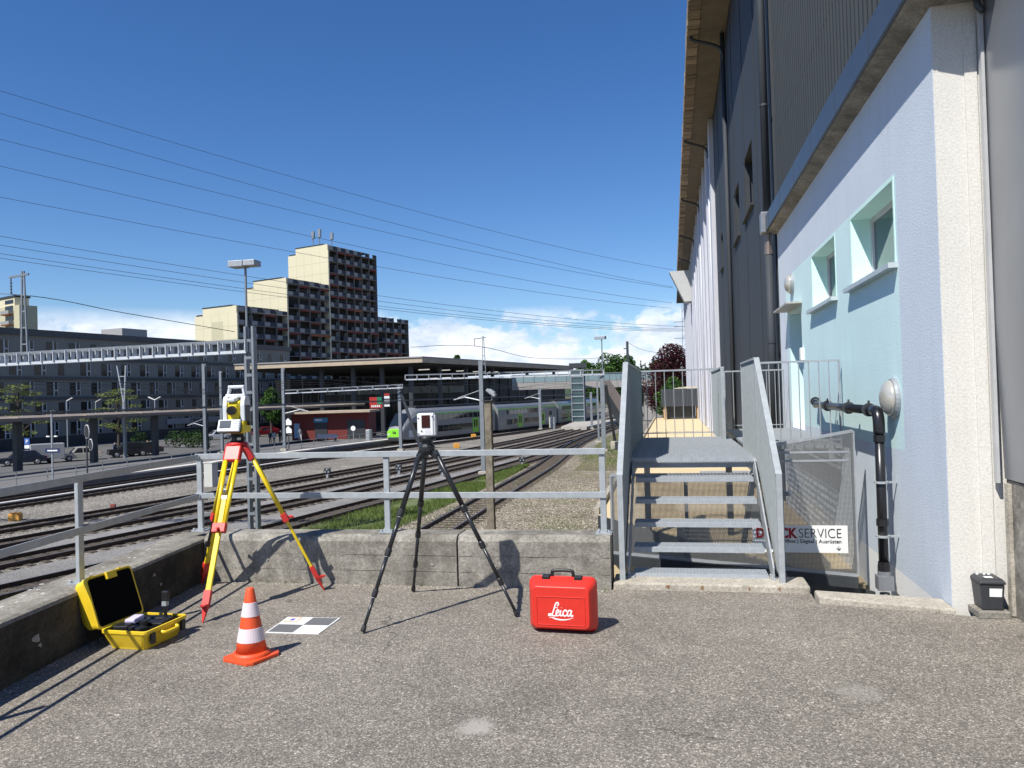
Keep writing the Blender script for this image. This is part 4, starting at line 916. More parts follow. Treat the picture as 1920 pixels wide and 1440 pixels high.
MB().tube([(.05, .14, .12), (.05, .14, .22)], .012, 8).build('prism_stem', M_BLACK, yc); MB().box((.05, .14, .22), (.035, .03, .03)).build('prism_clamp', M_GALV, yc); MB().box((.05, .145, .27), (.05, .03, .07)).build('prism_holder', M_BLACK, yc, bevel=.006)
hgx, hgz = -.178, .128
TL = Matrix.Translation((hgx, 0, hgz)) @ Matrix.Rotation(R(-108), 4, 'Y')      # closed lid lies over +x; swung open about the hinge
def lidsec(w, d_, z, r=.03):
    return [TL @ Vector((q.x + .178, q.z - d_ / 2, z)) for q in rsec(w, d_, 0, r, 0.0, 4)]
MB().loft([lidsec(.325, .395, .01, .025), lidsec(.325, .395, .0, .025), lidsec(.355, .425, 0, .03), lidsec(.355, .425, .018, .03), lidsec(.342, .415, .03, .03), lidsec(.325, .40, .10, .03), lidsec(.27, .345, .15, .03)]).build('lid', M_YCASE, yc, bevel=.003)
MB().loft([lidsec(.318, .388, .0085, .02), lidsec(.318, .388, -.004, .02)]).build('lid_foam', M_FOAM, yc)
for y in (-.13, .13):
    mb = MB(); mb.loft([[TL @ Vector((x, y + w2, z)) for x, z in ((.30, .02), (.362, .02), (.352, .09), (.30, .12))] for w2 in (-.012, .012)]); mb.build('lid_rib', M_YCASE, yc)
mb = MB(); mb.box((.33, 0, -.012), (.05, .09, .02)); mb.v = [tuple(TL @ Vector(q)) for q in mb.v]; mb.build('lid_clasp', M_YCASE, yc, bevel=.004)
MB().tube(catmull([(.165, -.07, .10), (.205, -.065, .09), (.212, 0, .088), (.205, .065, .09), (.165, .07, .10)], 5), .012, 8).build('handle', M_YCASE, yc, smooth=True)
for y in (-.15, .15): MB().box((.178, y, .075), (.02, .04, .07)).build('latch', M_BLACK, yc, bevel=.003)

# ---- traffic cone
pc = gz(470, 1234); M_OR = mat('cone_orange', (.74, .085, .02), .5, 0, .1, 8, dirt=.2); M_CW = mat('cone_white', (.70, .60, .62), .5, 0, .07, 14, dirt=.12)
cn = thing('traffic_cone', 'orange traffic cone with two white bands', 'cone', (-2.635, 4.41, 0), R(-18))
def cr(z): return .098 + (.024 - .098) * (z - .03) / (.435 - .03)
bs = MB(); bs.prism([(-.132, -.102), (-.102, -.132), (.102, -.132), (.132, -.102), (.132, .102), (.102, .132), (-.102, .132), (-.132, .102)], 0, .022); bs.lathe([(.118, .018), (.114, .036), (cr(.04) + .006, .048)], 32); bs.build('base', M_OR, cn, bevel=.004)
MB().lathe([(cr(.044), .044), (cr(.14), .14), (cr(.30), .30), (cr(.43), .43), (.021, .437), (.014, .438)], 32).build('body', M_OR, cn, smooth=True)
for a, b_ in ((.112, .195), (.265, .35)): MB().lathe([(cr(a), a), (cr(a) + .0025, a + .001), (cr(b_) + .0025, b_ - .001), (cr(b_), b_)], 32).build('white_band', M_CW, cn, smooth=False)
# ---- target plate
q = [gz(*p) for p in ((498, 1187), (597, 1190), (638, 1160), (540, 1158))]; cen = sum(q, Vector()) / 4
tp = thing('target_plate', 'white and grey chequered survey target plate lying on the asphalt', 'survey target', cen)
def qp(u, v): return (q[0].lerp(q[1], u)).lerp(q[3].lerp(q[2], u), v)
def tile(nm, u0, u1, v0, v1, z0, z1, mt): MB().loft([[qp(u, v) + Vector((0, 0, z)) for u, v in ((u0, v0), (u1, v0), (u1, v1), (u0, v1))] for z in (z0, z1)]).build(nm, mt, tp, True)
tile('board', 0, 1, 0, 1, .001, .006, M_WHITE)
M_TG = mat('target_grey', (.14, .14, .14), .6)
tile('grey_quarter', .03, .5, .03, .5, .0062, .0075, M_TG); tile('grey_quarter', .5, .97, .5, .97, .0062, .0075, M_TG)
tile('orange_label', .05, .30, .66, .97, .0062, .007, mat('label_orange', (.75, .35, .12), .6)); tile('label_paper', .07, .28, .70, .93, .0072, .0078, M_WHITE); tile('label_print', .13, .21, .74, .88, .008, .0084, mat('label_blue', (.15, .12, .45), .6))
# ------------------------------------------------------------------ railway yard
BZ = GZ - .19
mb = MB(); mb.quad((-75, -5, BZ), (-1.3, -5, BZ), (-1.3, 330, BZ), (-75, 330, BZ)); struct(mb.build('track_bed', M_BALLAST2))
TR = {
 't1': [(-26.2, 4), (-23.4, 12.5), (-20.9, 21.2), (-18.4, 30.3), (-17.0, 38.5), (-15.6, 46), (-13.9, 58), (-12.3, 71), (-11.2, 88), (-10.4, 110), (-8.5, 150), (-6, 210)],
 't2': [(-28.0, 13), (-25.0, 24.5), (-22.8, 34), (-20.6, 43.5), (-18.7, 54), (-17.0, 64), (-15.2, 76), (-13.2, 92), (-11.4, 112), (-9.3, 150), (-7, 210)],
 't3': [(-32.0, 16), (-28.6, 28), (-26.1, 38.6), (-23.7, 48.5), (-22.3, 56), (-20.3, 66), (-17.4, 84), (-14.6, 110), (-12.4, 150), (-10, 210)],
 't4': [(-35.4, 20), (-32.0, 31.4), (-29.1, 44), (-26.6, 55), (-24.9, 63), (-21.4, 82), (-18.4, 104), (-15.5, 135), (-13.2, 175), (-11.5, 220)],
 't5': [(-42.6, 24), (-39.3, 38.7), (-37.0, 55), (-34.4, 71), (-31.8, 84), (-27.3, 101), (-22.0, 122), (-18.4, 150), (-16.2, 190), (-15, 225)],
 't6': [(-46.5, 24), (-43.0, 40), (-40.6, 56), (-38.4, 72), (-36.4, 86), (-33.6, 100), (-29.0, 115), (-25.6, 126), (-21.2, 148), (-19.4, 175), (-18.6, 225)],
 'ts': [(-10.2, 8), (-10.2, 30), (-10.2, 46), (-10.15, 60), (-10.55, 73), (-11.0, 86), (-11.05, 100), (-10.4, 112)],
}
CUR = {k: catmull([(x, y, GZ) for x, y in v], 7) for k, v in TR.items()}
RP = [(-.065, -.16), (.065, -.16), (.012, -.135), (.012, -.045), (.036, -.035), (.034, 0), (-.034, 0), (-.036, -.035), (-.012, -.045), (-.012, -.135)]
def make_track(key, label, s_step=.62):
    pts = CUR[key]; t = thing('railway_track', label, 'track', pts[len(pts) // 3], 0, 'tracks in the yard')
    for off in (-.75, .75):
        secs = []; pp = offset2(pts, off)
        for i, p in enumerate(pp):
            d = (pp[min(i + 1, len(pp) - 1)] - pp[max(i - 1, 0)]); d.z = 0; d.normalize(); s_ = Vector((d.y, -d.x, 0))
            secs.append([p + s_ * a + Vector((0, 0, b_)) for a, b_ in RP])
        mb = MB(); mb.loft(secs); n = len(RP)
        mb.mi = [1 if (f % n) == 5 else 0 for f in range(len(mb.f))]
        mb.build('rail', [M_RAIL, M_RAILTOP], t, True)
    sm = MB(); s = arclen(pts); l = 0
    while l < min(s[-1], 150):
        p, d = at_len(pts, s, l); a = math.atan2(d.y, d.x)
        sm.box((p.x, p.y, GZ - .215), (.24, 2.5, .12), a + random.uniform(-.02, .02)); l += s_step
    sm.build('sleepers', M_SLEEPER, t, True)['kind'] = 'stuff'
make_track('t1', 'rusty track bordering the grass strip'); make_track('t2', 'second track left of the grass strip'); make_track('t3', 'third track left of the grass strip')
make_track('t4', 'fourth track left of the grass strip'); make_track('t5', 'track beside the one the train stands on'); make_track('t6', 'track along the platform under the train'); make_track('ts', 'rusty overgrown siding right of the grass strip, nearest the building')
def strip_obj(name, key, o1, o2, z, mt, y0=-99, y1=999, key2=None):
    a = [p for p in offset2(CUR[key], o1, z)]; b_ = [p for p in offset2(CUR[key2 or key], o2, z)]
    if key2: 
        n = 60; sa, sb = arclen(a), arclen(b_); a = [at_len(a, sa, sa[-1] * i / n)[0] for i in range(n + 1)]; b_ = [at_len(b_, sb, sb[-1] * i / n)[0] for i in range(n + 1)]
    pr_ = [(p, q) for p, q in zip(a, b_) if y0 < p.y < y1]
    mb = MB(); strip(mb, [p for p, _ in pr_], [q for _, q in pr_]); return struct(mb.build(name, mt))
strip_obj('service_path', 't2', 1.45, 3.3, BZ + .012, M_PATHG, 5, 70)
strip_obj('service_path', 't3', 1.35, 2.6, BZ + .012, M_PATHG, 5, 60)
strip_obj('ballast_shoulder', 'ts', -2.3, 7.4, BZ + .006, M_BALLAST, 5, 75)
strip_obj('weedy_verge', 'ts', 2.6, 8.6, BZ + .010, gravel('verge', [(.12, .11, .05), (.20, .18, .10), (.30, .27, .19)], 10, (.10, .13, .035), .75), 58, 330)
M_CTR = mat('trough_concrete', (.55, .53, .50), .85, 0, .2, 2)
cpts = offset2(CUR['t5'], -1.75, BZ + .06); tb2 = thing('cable_trough', 'pale concrete cable trough between the two farthest tracks', 'cable duct', cpts[8])
mb = MB(); a = [p for p in cpts if p.y < 100]; mb.loft([[p + Vector((x, 0, z)) for x, z in ((-.22, -.1), (-.22, .1), (.22, .1), (.22, -.1))] for p in a]); mb.build('trough', M_CTR, tb2, True)
M_TRACKG = gravel('oily_ballast', [(.05, .043, .035), (.10, .088, .072), (.17, .15, .125)], 14)
for _k in ('t1', 't2', 't3', 't4', 't5', 't6'): strip_obj('rail_bed', _k, -.68, .68, BZ + .016, M_TRACKG, 5, 200)
# grass
M_GRASS = leafmat('grass_blade', (.135, .185, .045), .5)
gl = offset2(CUR['t1'], 1.0, BZ + .018); gr = offset2(CUR['ts'], -1.55, BZ + .018)
gmesh = MB(); L_, Rr = [], []
for i in range(40):
    y = 9 + i * 1.42
    xl = min((p for p in gl), key=lambda p: abs(p.y - y)).x; xr = min((p for p in gr), key=lambda p: abs(p.y - y)).x
    xr -= .9 * max(0, min(1, (50 - y) / 25))
    if xr - xl < .3: break
    L_.append(Vector((xl, y, BZ + .02))); Rr.append(Vector((xr, y, BZ + .02)))
mb = MB(); strip(mb, L_, Rr); struct(mb.build('grass_soil', mat('grass_soil', (.11, .13, .05), .95, 0, .35, 3)))
gv, gf = [], []
rnd = random.Random(3)
def blade(x, y, z, h, wd):
    a = rnd.uniform(0, 6.28); k = len(gv); lx, ly = rnd.uniform(-.35, .35) * h, rnd.uniform(-.35, .35) * h
    gv.extend([(x - wd * math.cos(a), y - wd * math.sin(a), z), (x + wd * math.cos(a), y + wd * math.sin(a), z), (x + lx, y + ly, z + h)]); gf.append((k, k + 1, k + 2))
from mathutils import noise as _ns
tot = 0
while tot < 52000:
    i = int(rnd.random() ** 1.5 * (len(L_) - 1)); t = rnd.random(); u_ = rnd.random()
    p = L_[i].lerp(L_[i + 1], t).lerp(Rr[i].lerp(Rr[i + 1], t), u_)
    dn = _ns.noise(Vector((p.x * .45, p.y * .3, 0)))
    if dn < -.28 + rnd.uniform(-.2, .2): continue
    blade(p.x, p.y, BZ + .01, rnd.uniform(.10, .26) * (1 + .7 * dn), .014); tot += 1
for _ in range(3500):           # tufts on verge and ballast
    y = rnd.uniform(60, 120); x = rnd.uniform(-8.5, -2.0)
    if _ns.noise(Vector((x * .5, y * .12, 3))) > .0: blade(x, y, BZ, rnd.uniform(.1, .3), .03)
for _ in range(2600):
    y = rnd.uniform(14, 60); x = rnd.choice((-11.3, -9.1, -10.2)) + rnd.gauss(0, .18)
    if _ns.noise(Vector((x * .8, y * .4, 9))) > .05: blade(x, y, BZ, rnd.uniform(.06, .16), .012)
for _ in range(2500):
    y = rnd.uniform(24, 40); x = rnd.uniform(-6.4, -3.0)
    if _ns.noise(Vector((x * .5, y * .3, 5))) > .1: blade(x, y, BZ, rnd.uniform(.05, .14), .012)
me = bpy.data.meshes.new('grass'); me.from_pydata(gv, [], gf); me.materials.append(M_GRASS); go = link('grass', me)
tag(go, 'green grass strip between the rusty track and the siding', 'grass', kind='stuff')
# loose stones on the near ballast
sv, sf = [], []
for _ in range(9000):
    y = rnd.uniform(21, 52); x = rnd.uniform(-12.6, -3.2)
    if rnd.random() < (y - 21) / 45: continue
    s_ = rnd.uniform(.018, .05); k = len(sv); c = Vector((x, y, BZ + s_ * .3))
    q = Matrix.Rotation(rnd.uniform(0, 6.28), 3, 'Z') @ Matrix.Rotation(rnd.uniform(-.5, .5), 3, 'X')
    for v in ((1, 0, -.3), (0, 1, -.4), (-1, .2, -.2), (-.2, -1, -.3), (.2, .1, .75)): sv.append(c + q @ (Vector(v) * s_ * rnd.uniform(.7, 1.2)))
    sf.extend([(k, k + 1, k + 4), (k + 1, k + 2, k + 4), (k + 2, k + 3, k + 4), (k + 3, k, k + 4)])
me = bpy.data.meshes.new('stones'); me.from_pydata(sv, [], sf); m_, n_, b_s = _m('stone_bits'); g_ = n_.nodes.new('ShaderNodeNewGeometry')
n_.links.new(ramp(n_, g_.outputs['Random Per Island'], [(0, (.12, .10, .08)), (.5, (.30, .27, .22)), (1, (.55, .50, .43))]), b_s.inputs['Base Color']); b_s.inputs['Roughness'].default_value = .9
me.materials.append(m_); tag(link('loose_stones', me), 'loose ballast stones beside the siding', 'gravel', kind='stuff')
# petals and weeds on the left wall top
for i in range(34):
    y = rnd.uniform(3.6, 6.2); x = lw(y) - rnd.uniform(.18, .38)
    mb = MB(); r_ = rnd.uniform(.008, .026); mb.prism([(r_ * rnd.uniform(.6, 1.1) * math.cos(a), r_ * .6 * rnd.uniform(.6, 1.1) * math.sin(a)) for a in [j * 1.05 for j in range(6)]], 0, .002)
    if i == 0: pass
    o = mb.build('lichen_patch', M_PETAL, bpy.data.objects['retaining_wall']); o.location = XF['retaining_wall'].inverted() @ Vector((x, y, .3845)); o.rotation_euler = (0, 0, rnd.uniform(0, 3))

# platform, street
PLZ = GZ + .35
pl = offset2(CUR['t6'], -1.75)
mb = MB(); a = [p for p in pl if 20 < p.y < 230]; mb.loft([[Vector((p.x - 9, p.y, BZ - .1)), Vector((p.x - 9, p.y, PLZ)), Vector((p.x - .0, p.y, PLZ)), Vector((p.x - .0, p.y, BZ - .1))] for p in a]); struct(mb.build('platform', mat('platform_paving', (.14, .135, .13), .9, 0, .15, 1.5)))
mb = MB(); mb.loft([[Vector((p.x - .9, p.y, PLZ + .003)), Vector((p.x - .9, p.y, PLZ + .02)), Vector((p.x + .06, p.y, PLZ + .02)), Vector((p.x + .06, p.y, PLZ - .12))] for p in a]); struct(mb.build('platform_edge', mat('platform_edge_stone', (.62, .58, .52), .8)))
mb = MB(); mb.prism([(-160, -20), (-52, -20), (-50, 40), (-46, 70), (-44, 100), (-60, 260), (-160, 260)], GZ - .3, GZ + .05); struct(mb.build('street', M_STREET))
SZ = GZ + .05
for p, q in ((gz(330, 838, SZ), gz(410, 832, SZ)),): 
    mb = MB(); mb.bar(p + Vector((0, 0, .01)), q + Vector((0, 0, .01)), .3, .008); struct(mb.build('road_marking', M_WHITE))
# fence along the platform
fp_ = offset2(CUR['t6'], -3.0, PLZ); fp_ = [p for p in fp_ if 28 < p.y < 108]; fs_ = arclen(fp_)
fn = thing('platform_railing', 'thin grey railing with many posts along the platform', 'railing', fp_[0])
for z in (1.0, .5):
    mb = MB(); mb.tube([p + Vector((0, 0, z)) for p in fp_], .028, 6); mb.build('rail', M_MAST, fn, True)
l = 0; pm_ = MB().tube([(0, 0, 0), (0, 0, 1.0)], .032, 6).mesh('post', M_MAST)
while l < fs_[-1]: p, d = at_len(fp_, fs_, l); ginst('post', pm_, fn, XF[fn.name].inverted() @ p); l += 2.4

# ------------------------------------------------------------------ masts, gantries, wires
def hmast(name, label, base, ztop, w=.24, cat='mast', foot=True):
    t = thing(name, label, cat, base); mb = MB()
    mb.bb(-w / 2, w / 2, -w * .42, -w * .32, 0, ztop - base.z).bb(-w / 2, w / 2, w * .32, w * .42, 0, ztop - base.z).bb(-.012, .012, -w * .32, w * .32, 0, ztop - base.z)
    mb.build('column', M_MAST, t)
    if foot: MB().bb(-.35, .35, -.35, .35, -.15, .22).build('footing', M_KERB, t, bevel=.03)
    return t
M_PALE = mat('pale_galvanised', (.56, .59, .62), .5, .1, .1, 4)
def ladder_beam(name, label, p, q, hb, step, dep=.35, th=.05):
    t = thing(name, label, 'gantry', (p + q) / 2, 0, None); d = (q - p); Lb = d.length; d = d.normalized(); s_ = Vector((0, 0, 1)).cross(d).normalized()
    for o in (-dep / 2, dep / 2):
        for z in (0, hb): MB().bar(p + s_ * o + Vector((0, 0, z)), q + s_ * o + Vector((0, 0, z)), .07, .12).build('chord', M_PALE if z == 0 else M_MAST, t, True)
    n = int(Lb / step)
    for i in range(n + 1):
        a = p + d * (i * Lb / n)
        for o in (-dep / 2, dep / 2): MB().bar(a + s_ * o, a + s_ * o + Vector((0, 0, hb)), .22, .03, up=d).build('batten', M_PALE, t, True)
    return t
GY1 = 29.3
g0 = gy(466, 661, GY1); g1_ = gy(466, 638, GY1); gl0 = gy(0, 686, GY1)
beam_l = Vector((-44, GY1, gl0.z - (gl0.z - g0.z) * 0)); 
zb0 = (gl0.z + g0.z) / 2
sl_ = (g0.z - gl0.z) / (g0.x - gl0.x)
ladder_beam('gantry_beam', 'long pale ladder shaped gantry beam at the left over the tracks', Vector((-44, GY1, g0.z + sl_ * (-44 - g0.x) + .03)), Vector((g0.x, GY1, g0.z + .03)), max(.45, g1_.z - g0.z - .05), .62)
# double mast with lamp pole
mx = gy(473, 800, GY1).x
bm_ = Vector((mx, GY1, BZ)); mt_ = thing('gantry_mast', 'tall double steel mast carrying the left gantry beam', 'mast', bm_)
ztop = gy(470, 612, GY1).z
for o in (-.17, .17): MB().bb(o - .05, o + .05, -.14, .14, 0, ztop - BZ).build('channel', M_MAST, mt_)
for i in range(12): MB().bb(-.12, .12, -.15, -.14, .5 + i * .72, .62 + i * .72).build('batten', M_MAST, mt_)
lp = thing('mast_lamp', 'grey box floodlight on a pole above the gantry mast', 'lamp', (mx - .12, GY1, ztop - 1.4))
zl = gy(462, 500, GY1).z
MB().tube([(mx - .14, GY1, ztop - 1.4), (mx - .14, GY1, zl)], .05, 8).build('pole', M_MAST, lp, True)
xa, xb = gy(434, 495, GY1).x, gy(483, 495, GY1).x
MB().bb(xa, xa + (xb - xa) * .55, GY1 - .3, GY1 + .3, zl - .02, zl + .24).bb(xa + (xb - xa) * .56, xb, GY1 - .28, GY1 + .28, zl, zl + .24).build('lamp_box', M_GALV2, lp, True, bevel=.02)
def tip_mast(label, px, ytop, yb, Y, arm, ins):
    t0, b0 = gy(px, ytop, Y), gy(px, yb, Y); t = thing('lattice_mast', label, 'mast', b0); w_ = .16
    for o in (-1, 1): MB().bar((b0.x + o * w_, Y, b0.z), (b0.x + o * .05, Y, t0.z), .06, .06).build('leg', M_MAST, t, True)
    n = 5
    for i in range(n):
        z = b0.z + (t0.z - b0.z) * (i + .5) / n; MB().bb(b0.x - w_ * (1 - i / n), b0.x + w_ * (1 - i / n), Y - .02, Y + .02, z, z + .06).build('batten', M_MAST, t, True)
    MB().bar((b0.x - arm, Y, t0.z - .25), (b0.x + .3, Y, t0.z - .15), .07, .08).build('arm', M_MAST, t, True)
    ip = Vector((b0.x - arm + .08, Y, t0.z - .3)); iz = gy(px, ins, Y).z
    MB().tube([ip, Vector((ip.x, Y, iz))], .025, 6).build('hanger', M_STEEL_D, t, True)
    for k_ in range(4): MB().lathe([(.06, -.03), (.02, .03)], 10, (ip.x, Y, iz + .1 + .14 * k_)).build('insulator', M_STEEL_D, t, True)
    return Vector((ip.x, Y, iz))
i1 = tip_mast('tapering lattice mast with insulator arm on the left gantry', 46, 508, 662, GY1, .72, 550)
# V shaped mast on the platform
vb = gz(235, 859, PLZ); vt = thing('lattice_mast', 'narrow mast widening to a fork in front of the grey flats', 'mast', vb)
vz = gd(233, 684, 78).z
vm = gd(238, 752, 78).z
MB().bar(vb, (vb.x, vb.y, vm), .26, .26).build('stem', M_MAST, vt, True)
for o in (-.75, .28): MB().bar((vb.x + o * .1, vb.y, vm), (vb.x + o, vb.y, vz), .11, .11).build('fork_arm', M_GALV2, vt, True)
for f in (.35, .7): MB().bar((vb.x - .75 * f, vb.y, vm + (vz - vm) * f), (vb.x + .28 * f, vb.y, vm + (vz - vm) * f), .08, .08).build('tie', M_GALV2, vt, True)
# single masts standing in the yard
b905 = gz(907, 889, BZ); m905 = hmast('catenary_mast', 'tall steel mast left of the floodlight post', b905, gd(903, 676, (b905 - EYE).dot(f0.normalized())).z, .30)
def Dof(p): return (Vector(p) - EYE).dot(f0.normalized())
b750 = gz(752, 845, BZ); m750 = hmast('catenary_mast', 'steel mast in front of the train nose', b750, gd(750, 722, Dof(b750)).z, .34)
b535 = gz(534, 845, PLZ); m535 = hmast('catenary_mast', 'steel mast on the platform left of the red kiosk', b535, gd(534, 690, Dof(b535)).z, .30)
b1132 = gz(1133, 846, BZ); m1132 = hmast('catenary_mast', 'steel mast at the right end of the far gantry beam', b1132, gd(1128, 701, Dof(b1132)).z, .42)
b1122 = gz(1123, 830, BZ); hmast('catenary_mast', 'thin pale post behind the right gantry mast', b1122, gd(1122, 712, Dof(b1122)).z, .2)
b1012 = gz(1014, 806, BZ); hmast('catenary_mast', 'dark steel mast in front of the middle of the train', b1012, gd(1013, 728, Dof(b1012)).z, .45)
b1109 = gz(1110, 805, BZ); hmast('catenary_mast', 'dark steel mast right of the lift tower', b1109, gd(1108, 735, Dof(b1109)).z, .35)
b385 = gz(386, 858, PLZ); hmast('catenary_mast', 'steel mast on the platform left of the total station', b385, gd(384, 682, Dof(b385)).z, .3)
b417 = gz(417, 850, PLZ); hmast('catenary_mast', 'steel mast on the platform just behind the total station', b417, gd(416, 696, Dof(b417)).z, .26)
Db = Dof(b1132)
ladder_beam('gantry_beam', 'far pale gantry beam with hanging insulators right of centre', gd(760, 712, Db * .99), gd(1132, 702, Db), .0 + .45, 1.1, .4)
ladder_beam('gantry_beam', 'short gantry beam in front of the station hall', gd(530, 738, 86), gd(755, 727, 86), .35, 1.6, .3)
dg = thing('anchor_strut', 'dark diagonal strut leaning against the right gantry mast', 'strut', gz(1155, 845, BZ))
MB().bar(gz(1155, 838, BZ), gd(1136, 722, Dof(b1132) + 3), .26, .22).build('strut', M_STEEL_D, dg, True); MB().box(gz(1155, 842, BZ) + Vector((0, 0, .35)), (1.0, 1.0, .9)).build('footing', M_KERB, dg, True, bevel=.05)
dg = thing('anchor_strut', 'dark diagonal strut in front of the train nose behind the scanner', 'strut', gz(792, 852, BZ))
MB().bar(gz(792, 850, BZ), gd(751, 735, Dof(b750)), .25, .2).build('strut', M_STEEL_D, dg, True)
# concrete post with floodlight
DP = 25.0; pt = gd(915, 752, DP); pb_ = Vector((pt.x, pt.y, BZ))
fp = thing('concrete_post', 'weathered square concrete post behind the wall', 'post', pb_)
mb = MB(); mb.loft([[Vector((sx_ * a, sy_ * a, z)) for sx_, sy_ in ((-1, -1), (1, -1), (1, 1), (-1, 1))] for a, z in ((.125, 0), (.11, pt.z - BZ))]); mb.build('shaft', concrete('post_concrete', (.27, .235, .18), .5, False), fp, bevel=.015)
MB().bb(-.16, .16, -.16, .16, pt.z - BZ + .0, pt.z - BZ + .03).build('cap', M_STEEL_D, fp)
fl = thing('floodlight', 'small tilted floodlight on top of the concrete post', 'lamp', (pt.x + .08, pt.y, pt.z + .03))
T = Matrix.Translation((.05, -.05, .24)) @ Matrix.Rotation(R(38), 4, 'Y')
for nm, c, d_, mt2 in (('housing', (0, 0, 0), (.34, .26, .09), M_GALV2), ('glass', (0, 0, -.05), (.28, .22, .02), glass('flood_glass', (.5, .52, .52), .15)), ('fins', (0, 0, .06), (.2, .22, .05), M_GALV2)):
    mb = MB(); mb.box(c, d_); mb.v = [tuple(T @ Vector(q)) for q in mb.v]; mb.build(nm, mt2, fl, bevel=.012)
MB().tube([(.05, 0, 0), (.06, -.02, .2)], .02, 8).build('bracket', M_GALV2, fl); MB().tube(catmull([(.06, .02, .2), (.22, .02, .12), (.2, .02, .0), (.1, .02, -.02)], 5), .008, 6).build('cable', M_BLACK, fl)
# contact wires
names = {'t2': 'second', 't3': 'third', 't4': 'fourth', 't5': 'fifth', 't6': 'sixth'}
for k_, nm in names.items():
    pts = [p for p in CUR[k_] if p.y < 150]; t = thing('overhead_line', 'overhead contact line above the %s track from the grass' % nm, 'wire', pts[0])
    MB().tube([p + Vector((0, 0, 5.5)) for p in pts], .016, 5).build('contact_wire', M_STEEL_D, t, True)
    ms_ = []
    for i, p in enumerate(pts): ms_.append(p + Vector((0, 0, 6.4 + .55 * abs(math.sin(i * math.pi / 14)))))
    MB().tube(ms_, .014, 5).build('messenger_wire', M_STEEL_D, t, True)
    for i in range(0, len(pts), 2): MB().tube([pts[i] + Vector((0, 0, 5.5)), ms_[i]], .008, 4).build('dropper', M_STEEL_D, t, True)
def cantilever(label, p, side):
    t = thing('cantilever_arm', label, 'catenary arm', p)
    MB().tube([p, p + side * 1.6 + Vector((0, 0, .35)), p + side * 2.6 + Vector((0, 0, .15))], .05, 6).build('arm', M_GALV2, t, True); MB().tube([p + Vector((0, 0, .9)), p + side * 2.2 + Vector((0, 0, .3))], .03, 6).build('stay', M_GALV2, t, True)
for (px, py, D_, lab, sx_) in ((386, 800, 80, 'pale catenary arm reaching left from the platform mast', -1), (535, 775, 84, 'pale catenary arm beside the kiosk mast', 1), (905, 752, 60, 'pale catenary arm pointing left from the centre mast', -1), (1012, 748, 120, 'pale catenary arm on the dark mast before the train', -1), (235, 782, 78, 'pale catenary arm at the fork mast', -1)):
    cantilever(lab, gd(px, py, D_), Vector((sx_ * .95, .2, 0)))
# power lines in the sky
lines = [((0, 178), (1262, 506), 16), ((0, 215), (1262, 538), 14), ((0, 273), (1262, 540), 13), ((0, 318), (1260, 568), 13), ((0, 383), (1260, 578), 12), ((0, 445), (1280, 612), 16), ((0, 462), (1280, 617), 16), ((0, 478), (1285, 619), 17), ((0, 487), (1285, 621), 17)]
ordn = ['highest', 'second highest', 'third highest', 'fourth highest', 'fifth highest', 'sixth highest', 'seventh highest', 'eighth highest', 'lowest']
for (a, b_, sag), nm in zip(lines, ordn):
    A_ = gd(a[0], a[1], 105); B_ = gd(b_[0], b_[1], 300); A0 = A_ + (A_ - B_) * .18; n = 40; pts = []
    A0.z = A_.z + 2.0
    for i in range(n + 1):
        t_ = i / n; p = A0.lerp(B_, t_); p.z -= sag * .42 * 4 * t_ * (1 - t_) * .5; pts.append(p)
    o = MB().tube(pts, [.026 + .034 * i / n for i in range(n + 1)], 5).build('power_line', M_STEEL_D); tag(o, '%s of the power lines crossing the sky' % nm, 'wire', 'power lines across the sky')
o = MB().tube(catmull([i1 + Vector((-9, -1, .4)), i1, gd(240, 588, 38), gd(440, 622, 46)], 8), .018, 5).build('feeder_wire', M_STEEL_D); tag(o, 'dark feeder wire hanging from the insulator of the left lattice mast', 'wire')

# grit and weeds at the foot of the walls
gv2, gf2 = [], []
for _ in range(1500):
    if rnd.random() < .6: x, y = rnd.uniform(-4.1, -.55), WALL_Y - abs(rnd.gauss(0, .05)) - .008
    elif rnd.random() < .6: y = rnd.uniform(2.6, 6.2); x = lw(y) + abs(rnd.gauss(0, .05)) + .012
    else: x, y = rnd.uniform(-3.4, 2.2), rnd.uniform(2.2, 6.0)
    s_ = rnd.uniform(.002, .006); k = len(gv2); c = Vector((x, y, s_ * .3)); q = Matrix.Rotation(rnd.uniform(0, 6.28), 3, 'Z')
    for v in ((1, 0, -.3), (0, 1, -.3), (-1, .2, -.3), (-.2, -1, -.3), (.2, .1, .7)): gv2.append(c + q @ (Vector(v) * s_))
    gf2.extend([(k, k + 1, k + 4), (k + 1, k + 2, k + 4), (k + 2, k + 3, k + 4), (k + 3, k, k + 4)])
me = bpy.data.meshes.new('grit'); me.from_pydata(gv2, [], gf2); me.materials.append(MATS['stone_bits']); tag(link('grit', me), 'loose grit along the foot of the concrete walls', 'grit', kind='stuff')
gv3, gf3 = [], []
for cx, cy in [(rnd.uniform(-4.0, -.6), WALL_Y - .012) for _ in range(9)] + [(lw(y_) + .014, y_) for y_ in (3.2, 3.9, 5.2, 5.8)] + [(-.56, 6.2), (-.58, 6.27), (WX - .12, 5.85)]:
    for _ in range(rnd.randint(4, 12)):
        a = rnd.uniform(0, 6.28); h = rnd.uniform(.012, .045); k = len(gv3); x, y = cx + rnd.gauss(0, .012), cy - abs(rnd.gauss(0, .006)); wd = .0018
        gv3 += [(x - wd, y, 0), (x + wd, y, 0), (x + math.cos(a) * h * .6, y - abs(math.sin(a)) * h * .6, h)]; gf3.append((k, k + 1, k + 2))
me = bpy.data.meshes.new('weeds'); me.from_pydata(gv3, [], gf3); me.materials.append(M_GRASS); tag(link('weeds', me), 'tiny weeds growing at the foot of the concrete walls', 'weeds', kind='stuff')
